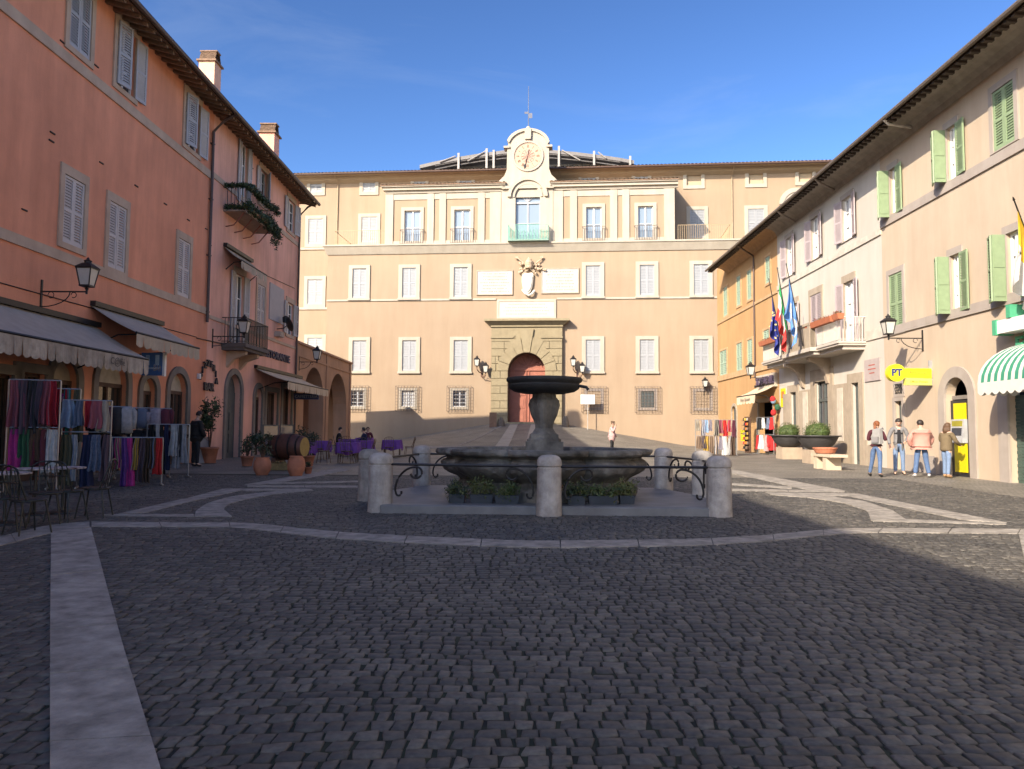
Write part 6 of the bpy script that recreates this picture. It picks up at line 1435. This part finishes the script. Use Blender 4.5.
# ------------------------------------------------------------------ cafe furniture
GRN = M('dark_green_metal', (.014, .017, .015), .45, .2, 8)
def make_chair(mat, label, group, pos, rz):
    t = thing('cafe_chair', label, 'chair', pos, rz, group)
    MB().lathe([(.20, .43), (.215, .44), (.215, .455), (.20, .465)], 16).build('seat', mat, t)
    for sx, sy in ((-1, -1), (1, -1), (1, 1), (-1, 1)): MB().tube([(sx*.14, sy*.14, .44), (sx*.205, sy*.205, 0)], .012, 6).build('leg', mat, t)
    MB().tube([(-.18, .12, .45), (-.20, .2, .65), (-.19, .24, .80)]+[(.19*math.cos(R(a))*1.0, .25, .80+.10*math.sin(R(a))) for a in range(180, -1, -20)]+[(.20, .2, .65), (.18, .12, .45)], .012, 6).build('back_frame', mat, t)
    b = MB()
    for x in (-.09, 0, .09): b.tube([(x, .17, .46), (x*1.1, .24, .84 if x else .89)], .008, 5)
    b.tube([(-.19, .23, .68), (.19, .23, .68)], .008, 5); b.build('backrest', mat, t)
    return t
ch0 = None
spots = [(4, 531, 200, 'dark green metal chair cut by the left edge of the photo'), (27, 534, 150, 'dark green metal chair nearest the left end of the paving band'), (44, 524, 30, 'dark green metal chair drawn up behind the others by the cafe table'), (66, 521, 170, 'dark green metal chair beside the diagonal stone stripe'), (94, 517, -80, 'dark green metal chair standing rightmost by the cafe tables')]
for px, py, a, lab in spots:
    q = G(px, py)
    if ch0 is None: ch0 = make_chair(GRN, lab, 'dark metal cafe chairs on the left', q, R(a))
    else: dup(ch0, q, R(a), lab)
CHECK = M('red_white_cloth', (.45, .03, .04), .8, .9, 9, col2=(.6, .55, .53))
def cafe_table(px, py, lab):
    q = G(px, py); t = thing('cafe_table', lab, 'table', q, random.random(), 'round cafe tables on the left')
    MB().lathe([(.30, .715), (.32, .72), (.32, .74), (.30, .745)], 20).build('tabletop', CHECK, t); MB().lathe([(.22, 0), (.21, .02), (.03, .05), (.022, .1), (.022, .715)], 12).build('pedestal', GRN, t)
cafe_table(4, 524, 'round cafe table with red and white top at the left edge'); cafe_table(34, 515, 'round red and white cafe table in the middle of the chairs'); cafe_table(62, 513, 'round pale topped cafe table nearest the hanging shirts')
# the restaurant's purple tables
PURP = M('purple_cloth', (.15, .05, .26), .85, .15, 6); WOODC = M('brown_chair_wood', (.10, .055, .03), .6, .2, 8)
def cloth_mesh(w, h, drop):
    b = MB(); n = 32
    b.box(-w/2, w/2, -h/2, h/2, .735, .75)
    P_ = []
    for i in range(n):
        a = 2*math.pi*(i+.5)/n; k = 1/max(abs(math.cos(a)), abs(math.sin(a))); P_.append((k*math.cos(a)*w/2, k*math.sin(a)*h/2, a))
    V = [(x*1.004, y*1.004, .751) for x, y, a in P_]+[(x*(1.03+.05*math.sin(11*a)), y*(1.03+.05*math.sin(11*a)), .75-drop*.5) for x, y, a in P_]+[(x*(1.05+.09*math.sin(11*a)), y*(1.05+.09*math.sin(11*a)), .75-drop-.05*math.cos(4*a)) for x, y, a in P_]
    b.add(V, [(r*n+i, r*n+(i+1) % n, (r+1)*n+(i+1) % n, (r+1)*n+i) for r in (0, 1) for i in range(n)]); return b
TB_ = []
tl = ['nearest the barrel', 'second along the near row', 'behind the nearest one by the wall', 'in the middle of the terrace', 'far back by the arcade', 'farthest right towards the fountain', 'farthest from the square by the second arch']
for i, (x, y) in enumerate(((-7.7, 27.6), (-6.2, 28.4), (-7.9, 30.8), (-6.3, 31.8), (-7.5, 34.4), (-5.3, 33.2), (-7.4, 37.6))):
    z = zg(x, y); t = thing('restaurant_table', 'restaurant table under purple cloth, '+tl[i], 'table', (x, y, z), R(6), 'restaurant tables')
    MB().box(-.38, .38, -.38, .38, .70, .73).build('tabletop', WOODC, t)
    for sx, sy in ((-1, -1), (1, -1), (1, 1), (-1, 1)): MB().box(sx*.33-.02, sx*.33+.02, sy*.33-.02, sy*.33+.02, 0, .70).build('leg', WOODC, t)
    o = cloth_mesh(.84, .84, .42).build('tablecloth', PURP, None, (x, y, z), R(6), smooth=False); tag(o, 'purple tablecloth on the restaurant table '+tl[i], 'tablecloth', 'purple tablecloths')
rc = make_chair(WOODC, 'brown cafe chair on the near side of the purple table by the barrel', 'chairs of the restaurant terrace', (-7.6, 26.9, zg(-7.6, 26.9)), R(185))
k = 0
for (x, y, a, lab) in ((-6.95, 27.7, 265, 'brown chair between the two nearest purple tables'), (-6.1, 27.7, 178, 'brown chair on the near side of the second purple table'), (-5.45, 28.5, 270, 'brown chair right of the second purple table'), (-6.9, 31.0, 80, 'brown chair left of the middle purple table'), (-6.2, 31.05, 185, 'brown chair on the near side of the middle purple table'), (-7.8, 30.1, 180, 'brown chair before the purple table by the wall'),
                     (-4.55, 33.3, 268, 'pale lit chair at the right end of the restaurant terrace'), (-5.3, 32.45, 183, 'brown chair before the rightmost purple table'), (-7.4, 33.7, 180, 'brown chair before the purple table far back')):
    dup(rc, (x, y, zg(x, y)), R(a), lab)
# pots, barrel and shrubs of the restaurant
def potted(px, py, r, h, lab, ph, pr, mats, n=600, ls=.05, jar=False, shrub=True, zc=None):
    q = G(px, py); t = thing('potted_plant' if shrub else 'terracotta_jar', lab, 'plant pot' if shrub else 'jar', q)
    if jar: pf = [(r*.62, 0), (r*.9, h*.25), (r, h*.5), (r*.9, h*.8), (r*.72, h*.93), (r*.8, h), (r*.7, h), (r*.6, h*.9), (.02, h*.88)]
    else: pf = [(r*.7, 0), (r*.95, h*.85), (r*1.05, h*.87), (r*1.05, h), (r*.92, h), (r*.88, h*.85), (.02, h*.84)]
    MB().lathe(pf, 20, cap=False).build('pot', TERP, t, smooth=True)
    if shrub:
        b = MB()
        for i in range(7): b.tube([(0, 0, h*.8), (random.uniform(-.1, .1), random.uniform(-.1, .1), h+ph*.4), (random.uniform(-pr, pr)*.6, random.uniform(-pr, pr)*.6, h+ph*.8)], [.02, .014, .006], 5)
        b.build('stem', WOOD, t)
        b = MB()
        for i in range(9): b.leaves((random.uniform(-pr, pr)*.55, random.uniform(-pr, pr)*.55, h+ph*random.uniform(.2, .85)), (pr*.5, pr*.5, ph*.25), n//9, ls, 0, .15, 2)
        b.build('foliage', mats, t, recalc=False)
potted(209, 463, .32, .58, 'tall dark shrub in a terracotta pot under the arched lettering', 1.75, .50, [LEAFD, LEAF], 1100, .06)
potted(262, 475, .25, .50, 'terracotta jar with a leafy plant left of the barrel', .75, .42, [LEAFD, LEAFD], 600, .05, True)
potted(247, 466, .22, .34, 'small potted plant behind the left jar', .8, .30, [LEAFD, LEAF], 400, .05)
potted(296, 476, .25, .56, 'big empty terracotta jar in front of the barrel', 0, 0, None, jar=True, shrub=False)
potted(308, 466, .22, .36, 'dark bush in a pot at the right end of the barrel', 1.0, .46, [LEAFD, LEAFD], 700, .05)
potted(308, 474, .12, .20, 'little plant pot at the right of the big jar', .18, .12, [LEAF, LEAFD], 90, .03)
q = G(280, 470); q2 = Vector((q.x+.1, q.y+.5, zg(q.x, q.y))); t = thing('wine_barrel', 'dark wooden barrel lying on its side between the terracotta jars', 'barrel', q2, R(-14))
b = MB(); pr_ = [(-.58, .30), (-.56, .33), (-.3, .40), (0, .43), (.3, .40), (.56, .33), (.58, .30)]; n = 24; V = [(x, r*math.cos(2*math.pi*i/n), .72+r*math.sin(2*math.pi*i/n)) for x, r in pr_ for i in range(n)]
b.add(V, [(j*n+i, j*n+(i+1) % n, (j+1)*n+(i+1) % n, (j+1)*n+i) for j in range(6) for i in range(n)]); b.build('staves', M('barrel_wood', (.085, .03, .018), .6, .25, 6), t, smooth=True)
for x, r in ((-.45, .368), (-.2, .42), (.2, .42), (.45, .368)):
    b = MB(); V = [(x+dx, (r+.008)*math.cos(2*math.pi*i/n), .72+(r+.008)*math.sin(2*math.pi*i/n)) for dx in (-.03, .03) for i in range(n)]; b.add(V, [(i, (i+1) % n, n+(i+1) % n, n+i) for i in range(n)]); b.build('hoop', IRON, t)
for x in (-.575, .575): MB().add([(x, .31*math.cos(2*math.pi*i/n), .72+.31*math.sin(2*math.pi*i/n)) for i in range(n)], [tuple(range(n))]).build('barrel_head', M('barrel_head_wood', (.34, .22, .06), .7, .2, 6), t)
for x in (-.35, .35): MB().box(x-.06, x+.06, -.32, .32, -.02, .36).build('cradle', WOOD, t)
q = G(281, 470); o = MB(); o.leaves((0, 0, .14), (.5, .2, .14), 500, .05, 0, .1); o.box(-.45, .45, -.16, .16, 0, .2); o = o.build('straw_bale', M('straw', (.24, .17, .07), .95, .3, 12), None, (q.x, q.y, q.z), 0, recalc=False); tag(o, 'small straw bale under the front of the barrel', 'straw bale')
q = G(201, 463); t = thing('menu_board', 'pale folding board on the pavement right of the person in black', 'board', q, R(40))
for sg in (-1, 1): MB().hexa([(-.26, sg*.25-.015, 0), (.26, sg*.25-.015, 0), (.26, sg*.25+.015, 0), (-.26, sg*.25+.015, 0), (-.26, sg*.03-.015, .95), (.26, sg*.03-.015, .95), (.26, sg*.03+.015, .95), (-.26, sg*.03+.015, .95)]).build('panel', M('grey_board', (.25, .23, .22), .8), t)
for k, (px, py, w, h_) in enumerate(((270, 462, .8, 1.35), (286, 458, .8, 1.35))):
    q = G(px, py); t = thing('wind_screen', 'glazed terrace screen with posts behind the barrel'+(', left one' if k == 0 else ', right one'), 'screen', q, R(80))
    MB().box(-.6, .6, -.02, .02, 0, .08).box(-.6, .6, -.02, .02, h_, h_+.05).box(-.6, -.55, -.02, .02, 0, h_).box(.55, .6, -.02, .02, 0, h_).build('frame', GWOOD, t); MB().box(-.55, .55, -.006, .006, .08, h_).build('pane', glass('screen_glass', (.12, .12, .12), .1), t)
# ------------------------------------------------------------------ people
def skin_mesh(name, J, E, rad, mat, parent, sub=2, root=0):
    keys = list(J); ix = {k: i for i, k in enumerate(keys)}
    me = bpy.data.meshes.new(name); me.from_pydata([tuple(J[k]) for k in keys], [(ix[a], ix[b_]) for a, b_ in E], []); o = bpy.data.objects.new(name, me); COL.objects.link(o)
    md = o.modifiers.new('skin', 'SKIN'); md.use_smooth_shade = True; md.branch_smoothing = .6
    lay = me.skin_vertices[0].data if me.skin_vertices else None
    for k in keys:
        r = rad[k]; lay[ix[k]].radius = r if isinstance(r, tuple) else (r, r); lay[ix[k]].use_root = (ix[k] == root)
    s_ = o.modifiers.new('sub', 'SUBSURF'); s_.levels = sub; s_.render_levels = sub
    dg = bpy.context.evaluated_depsgraph_get(); m2 = bpy.data.meshes.new_from_object(o.evaluated_get(dg)); bpy.data.objects.remove(o); bpy.data.meshes.remove(me)
    m2.name = name; m2.materials.clear(); m2.materials.append(mat); m2.polygons.foreach_set('use_smooth', [True]*len(m2.polygons))
    return m2
def join_mb(me, mb, mats=()):
    """add loose detail to a skinned mesh, keeping ONE mesh"""
    bm = bmesh.new(); bm.from_mesh(me); o = len(bm.verts)
    vs_ = [bm.verts.new(v) for v in mb.v]; bm.verts.ensure_lookup_table()
    for f, m in zip(mb.f, mb.m):
        try: fc = bm.faces.new([vs_[i] for i in f]); fc.material_index = m; fc.smooth = True
        except ValueError: pass
    bm.to_mesh(me); bm.free()
    for m in mats: me.materials.append(m)
def person(label, pos, heading, H=1.68, arms=None, legs=None, lean=0, headtilt=0, top=('jacket', None, .03, .92), bottom=None, hair=('short', HAIRD), shoes=None, seated=False, wide=1.0, flare=1.0, inner=None):
    k = H/1.7; t = thing('person', label, 'person', pos, heading)
    V = lambda x, y, z: Vector((x*k, y*k+lean*max(0, z-.9)*k, z*k))
    J = {'pelvis': V(0, 0, .95), 'waist': V(0, .0, 1.08), 'chest': V(0, .0, 1.26), 'neckb': V(0, 0, 1.42), 'neck': V(0, .01, 1.475)}
    hd = headtilt
    J['jaw'] = J['neck']+Vector((0, .03+.03*hd, .045))*k; J['head'] = J['neck']+Vector((0, .025+.08*hd, .125-.015*abs(hd)))*k; J['crown'] = J['neck']+Vector((0, .005+.11*hd, .19-.03*abs(hd)))*k
    for s_, sg in (('L', -1), ('R', 1)):
        A = (arms or {}).get(s_, ((sg*.27, -.02, 1.13), (sg*.27, .06, .88)))
        J['sh'+s_] = V(sg*.175, 0, 1.38); J['el'+s_] = V(*A[0]); J['wr'+s_] = V(*A[1])
        d = (J['wr'+s_]-J['el'+s_]).normalized(); J['hand'+s_] = J['wr'+s_]+d*.075*k
        Lg = (legs or {}).get(s_, ((sg*.10, .01, .50), (sg*.11, -.01, .085)))
        J['hip'+s_] = V(sg*.085, 0, .90); J['kn'+s_] = Vector(Lg[0])*k; J['an'+s_] = Vector(Lg[1])*k; J['toe'+s_] = J['an'+s_]+Vector((sg*.02, .15, -.055))*k
        J['heel'+s_] = J['an'+s_]+Vector((0, -.03, -.05))*k
    E = [('pelvis', 'waist'), ('waist', 'chest'), ('chest', 'neckb'), ('neckb', 'neck'), ('neck', 'jaw'), ('jaw', 'head'), ('head', 'crown')]
    for s_ in 'LR': E += [('neckb', 'sh'+s_), ('sh'+s_, 'el'+s_), ('el'+s_, 'wr'+s_), ('wr'+s_, 'hand'+s_), ('pelvis', 'hip'+s_), ('hip'+s_, 'kn'+s_), ('kn'+s_, 'an'+s_), ('an'+s_, 'toe'+s_)]
    rad = {'pelvis': .125, 'waist': .115, 'chest': .135, 'neckb': .075, 'neck': .052, 'jaw': .068, 'head': .092, 'crown': .062}
    for s_ in 'LR': rad.update({'sh'+s_: .058, 'el'+s_: .042, 'wr'+s_: .029, 'hand'+s_: .032, 'hip'+s_: .088, 'kn'+s_: .055, 'an'+s_: .040, 'toe'+s_: .032})
    rad = {a: r*k for a, r in rad.items()}
    JB = {a: v for a, v in J.items() if not a.startswith('heel')}
    me = skin_mesh('body', JB, E, rad, SKIN, t)
    fb = MB(); h = J['head']; r = .092*k
    tl_ = Matrix.Rotation(-hd*.9, 3, 'X')
    def hp(x, y, z): return h+tl_ @ (Vector((x, y, z))*k)
    fb.add([hp(-.012, .080, .012), hp(.012, .080, .012), hp(.016, .086, -.028), hp(-.016, .086, -.028), hp(0, .112, -.022)], [(0, 1, 4), (1, 2, 4), (2, 3, 4), (3, 0, 4)])
    for sg in (-1, 1):
        fb.lathe_e(hp(sg*.034, .079, .012), .012*k, .008*k, .009*k, 8, 5, 1); fb.lathe_e(hp(sg*.088, .0, -.005), .012*k, .022*k, .032*k, 8, 5, 0)
    fb.lathe_e(hp(0, .083, -.052), .024*k, .008*k, .007*k, 8, 4, 2)
    for s_, sg in (('L', -1), ('R', 1)):                                  # fingers and thumb
        d = (J['hand'+s_]-J['wr'+s_]).normalized(); sd = d.cross(Vector((0, 1, 0)) if abs(d.y) < .8 else Vector((0, 0, 1))).normalized(); up = sd.cross(d)
        base = J['hand'+s_]
        for i, ln in enumerate((.062, .075, .07, .055)):
            o = base+sd*(i-1.5)*.018*k; fb.tube([o-d*.01*k, o+d*ln*.5*k+up*.006*k, o+d*ln*k+up*.022*k], [.0095*k, .0085*k, .006*k], 6)
        o = J['wr'+s_].lerp(base, .4); fb.tube([o, o+sd*-.035*k+d*.025*k, o+sd*-.045*k+d*.06*k], [.012*k, .010*k, .007*k], 6)
    join_mb(me, fb, [M('eye_dark', (.03, .02, .015), .3), M('lip', (.32, .12, .10), .6)])
    link('body', me, t)
    # trousers
    g = bottom
    Jt = {a: J[a] for a in ('pelvis', 'hipL', 'hipR', 'knL', 'knR', 'anL', 'anR')}; Jt['belt'] = J['pelvis']+Vector((0, 0, .07))*k
    rt = {'pelvis': .138, 'belt': .125, 'hipL': .102, 'hipR': .102, 'knL': .068*flare, 'knR': .068*flare, 'anL': .056*flare**1.6, 'anR': .056*flare**1.6}
    link('trousers', skin_mesh('trousers', Jt, [('belt', 'pelvis'), ('pelvis', 'hipL'), ('pelvis', 'hipR'), ('hipL', 'knL'), ('hipR', 'knR'), ('knL', 'anL'), ('knR', 'anR')], {a: r_*k for a, r_ in rt.items()}, g, t), t)
    for s_ in 'LR':
        Js = {'a': J['an'+s_]+Vector((0, 0, .02))*k, 'b': J['an'+s_]+Vector((0, -.015, -.035))*k, 'c': J['toe'+s_]}
        link('shoe', skin_mesh('shoe', Js, [('a', 'b'), ('b', 'c')], {'a': .042*k, 'b': .048*k, 'c': .040*k}, shoes or M('dark_shoe', (.02, .018, .016), .5), t), t)
    # upper garment
    nm, tm, th, zl = top
    Jc = {a: J[a] for a in ('waist', 'chest', 'neckb', 'shL', 'shR', 'elL', 'elR', 'wrL', 'wrR')}; Jc['hem'] = V(0, 0, zl); Ec = [('hem', 'waist'), ('waist', 'chest'), ('chest', 'neckb')]
    rc_ = {'hem': (.15+th)*wide, 'waist': (.13+th)*wide, 'chest': (.142+th)*(1+(wide-1)*.6), 'neckb': .082+th*.5}
    if zl < .8: Jc['mid'] = V(0, 0, .98); Ec = [('hem', 'mid'), ('mid', 'waist')]+Ec[1:]; rc_['mid'] = (.14+th)*wide
    for s_ in 'LR': Ec += [('neckb', 'sh'+s_), ('sh'+s_, 'el'+s_), ('el'+s_, 'wr'+s_)]; rc_.update({'sh'+s_: .062+th*.55, 'el'+s_: .048+th*.45, 'wr'+s_: .036+th*.4})
    gm_ = skin_mesh(nm, Jc, Ec, {a: r_*k for a, r_ in rc_.items()}, tm, t)
    if inner:      # the coat hangs open: its front panel is cut away over the shirt
        bm = bmesh.new(); bm.from_mesh(gm_); kill = [f for f in bm.faces if abs(f.calc_center_median().x) < (.045+.05*(1.4-f.calc_center_median().z/k))*k and f.calc_center_median().y > .03*k and f.calc_center_median().z < 1.42*k]
        bmesh.ops.delete(bm, geom=kill, context='FACES'); bm.to_mesh(gm_); bm.free()
    link(nm, gm_, t)
    if inner: 
        link('shirt', skin_mesh('shirt', {a: Jc[a] for a in ('waist', 'chest', 'neckb')} | {'pelvis': J['pelvis']}, [('pelvis', 'waist'), ('waist', 'chest'), ('chest', 'neckb')], {'pelvis': .142*k, 'waist': .130*k, 'chest': .146*k, 'neckb': .080*k}, inner, t), t)
    # hair
    hb = MB(); hm = hair[1]
    V0 = []
    n, m = 14, 9
    for i in range(m+1):
        el = R(-35)+(R(125))*i/m
        for j in range(n):
            az = 2*math.pi*j/n; y = math.sin(az); rr_ = 1.0
            e2 = el if y < .35 else max(el, R(28))
            V0.append(hp(.099*math.cos(e2)*math.cos(az), .004+.104*math.cos(e2)*y, .022+.108*math.sin(e2)))
    hb.add(V0, [(i*n+j, i*n+(j+1) % n, (i+1)*n+(j+1) % n, (i+1)*n+j) for i in range(m) for j in range(n)]+[tuple(range(n))[::-1]])
    if hair[0] == 'tail': hb.tube([hp(0, -.09, .03), hp(0, -.13, -.06), hp(0, -.12, -.20), hp(0, -.11, -.30)], [.035*k, .042*k, .036*k, .012*k], 8)
    if hair[0] == 'long':
        for a in range(-80, 81, 20): hb.tube([hp(.085*math.sin(R(a)), -.085*math.cos(R(a)), .02), hp(.095*math.sin(R(a)), -.10*math.cos(R(a)), -.12), hp(.085*math.sin(R(a)), -.10*math.cos(R(a)), -.24)], [.032*k, .034*k, .016*k], 6)
    if hair[0] == 'bun': hb.ball(hp(0, -.10, .07), .045*k)
    link('hair', hb.mesh('hair', hm, True), t)
    return t
JEAN = M('blue_jeans', (.075, .125, .235), .85, .15, 12); JEAN2 = M('pale_jeans', (.14, .20, .31), .85, .15, 12); BLKT = M('black_trousers', (.014, .014, .016), .85)
def head_dir(dx, dy): return math.atan2(-dx, dy)              # heading that faces along (dx,dy)
q = G(877, 476.5); person('woman with auburn ponytail, maroon jacket and blue jeans standing with legs apart', q, head_dir(.75, .7), 1.66, {'L': ((-.27, .05, 1.12), (-.10, .24, 1.22)), 'R': ((.27, .05, 1.12), (.10, .24, 1.24))}, {'L': ((-.16, .08, .49), (-.27, .14, .085)), 'R': ((.12, -.04, .49), (.15, -.16, .085))}, .02, .2, ('jacket', M('maroon_wool', (.075, .016, .024), .9), .014, .95), JEAN, ('tail', HAIRA), flare=.98)
t = thing('backpack', 'grey backpack on the shoulder of the woman in maroon', 'backpack', q+Vector((.07, -.10, 1.0)), head_dir(.75, .7)-.3)
MB().hexa([(-.15, -.20, -.02), (.15, -.20, -.02), (.16, -.06, 0), (-.16, -.06, 0), (-.12, -.17, .42), (.12, -.17, .42), (.13, -.06, .45), (-.13, -.06, .45)]).build('bag', M('grey_canvas_bag', (.26, .25, .24), .85, .1, 9), t); MB().box(-.11, .11, -.25, -.20, .02, .20).build('pocket', M('grey_pocket', (.19, .18, .18), .85), t)
for sg in (-1, 1): MB().tube([(sg*.09, -.08, .42), (sg*.10, -.02, .47), (sg*.10, .03, .42)], .02, 5).build('strap', M('grey_pocket', ()), t)
q = G(899.5, 474.5); person('man in an open grey coat over a black shirt looking down', q, head_dir(-.35, -.95), 1.76, {'L': ((-.27, -.01, 1.13), (-.15, .20, 1.0)), 'R': ((.28, 0, 1.12), (.26, .10, .90))}, None, .03, .55, ('coat', M('grey_wool', (.17, .165, .165), .9, .15, 16), .022, .66), JEAN2, ('short', HAIRD), inner=M('black_shirt', (.012, .012, .014), .9), wide=.92)
q = G(922, 477); person('person in a wide salmon pink padded jacket and flared jeans seen from behind', q, head_dir(.25, .97), 1.70, {'L': ((-.32, .04, 1.12), (-.24, .16, .92)), 'R': ((.32, .04, 1.12), (.24, .16, .92))}, {'L': ((-.13, .02, .49), (-.18, .02, .085)), 'R': ((.13, .02, .49), (.19, -.02, .085))}, 0, .1, ('jacket', M('salmon_padding', (.46, .235, .185), .85, .06, 8), .075, .92), JEAN, ('short', HAIRD), M('white_trainer', (.5, .5, .5), .6), wide=1.22, flare=1.12)
q = G(947, 477.5); person('woman in an olive parka reaching towards the cash machine', q, head_dir(.90, .35), 1.62, {'L': ((-.26, .06, 1.13), (-.14, .28, 1.22)), 'R': ((.25, .12, 1.12), (.14, .42, 1.02))}, {'L': ((-.09, .04, .49), (-.10, .03, .085)), 'R': ((.10, -.03, .49), (.12, -.10, .085))}, .06, .15, ('parka', M('olive_parka', (.135, .10, .055), .9, .12, 10), .04, .80), JEAN2, ('long', HAIRB), M('tan_boot', (.28, .17, .08), .8), wide=1.05)
q = G(195, 466.5); person('person all in black standing between the coat rack and the tall shrub', q, head_dir(.55, .8), 1.84, {'L': ((-.28, .0, 1.12), (-.25, .14, .90)), 'R': ((.28, .0, 1.12), (.24, .16, .92))}, None, .03, .3, ('coat', M('black_wool', (.012, .011, .011), .9), .05, .70), BLKT, ('short', HAIRD), wide=1.1)
x, y = 5.05, 37.6; person('woman in a pale pink coat holding a phone up, near the palace', (x, y, zg(x, y)), head_dir(.75, -.3), 1.66, {'L': ((-.26, .02, 1.13), (-.20, .16, .98)), 'R': ((.25, .12, 1.16), (.10, .20, 1.44))}, None, .02, .25, ('coat', M('pale_pink_wool', (.52, .33, .31), .9), .045, .62), BLKT, ('bun', HAIRB), wide=1.02)
sit = {'L': ((-.10, .42, .93), (-.11, .44, .50)), 'R': ((.10, .42, .93), (.11, .44, .50))}
for (x, y, hx, hy, lab, cm, hr) in ((-8.1, 35.0, .9, .2, 'seated diner in dark clothes at the far back purple table', 'black', HAIRD), (-6.8, 34.6, -.9, .1, 'seated diner facing left at the far back purple table', 'navy', HAIRD), (-7.4, 38.4, .2, -1, 'seated diner farthest back beside the arcade pier', 'maroon', HAIRB)):
    person(lab, (x, y, zg(x, y)-.43), head_dir(hx, hy), 1.70, {'L': ((-.26, .08, 1.13), (-.14, .32, 1.12)), 'R': ((.26, .08, 1.13), (.14, .32, 1.12))}, sit, .04, .1, ('jacket', cloth(cm, CC[cm]), .02, .93), BLKT, ('short', hr))
    dup(rc, (x, y, zg(x, y)), head_dir(hx, hy)+math.pi, 'brown chair under the '+lab.replace('seated diner', 'diner'))
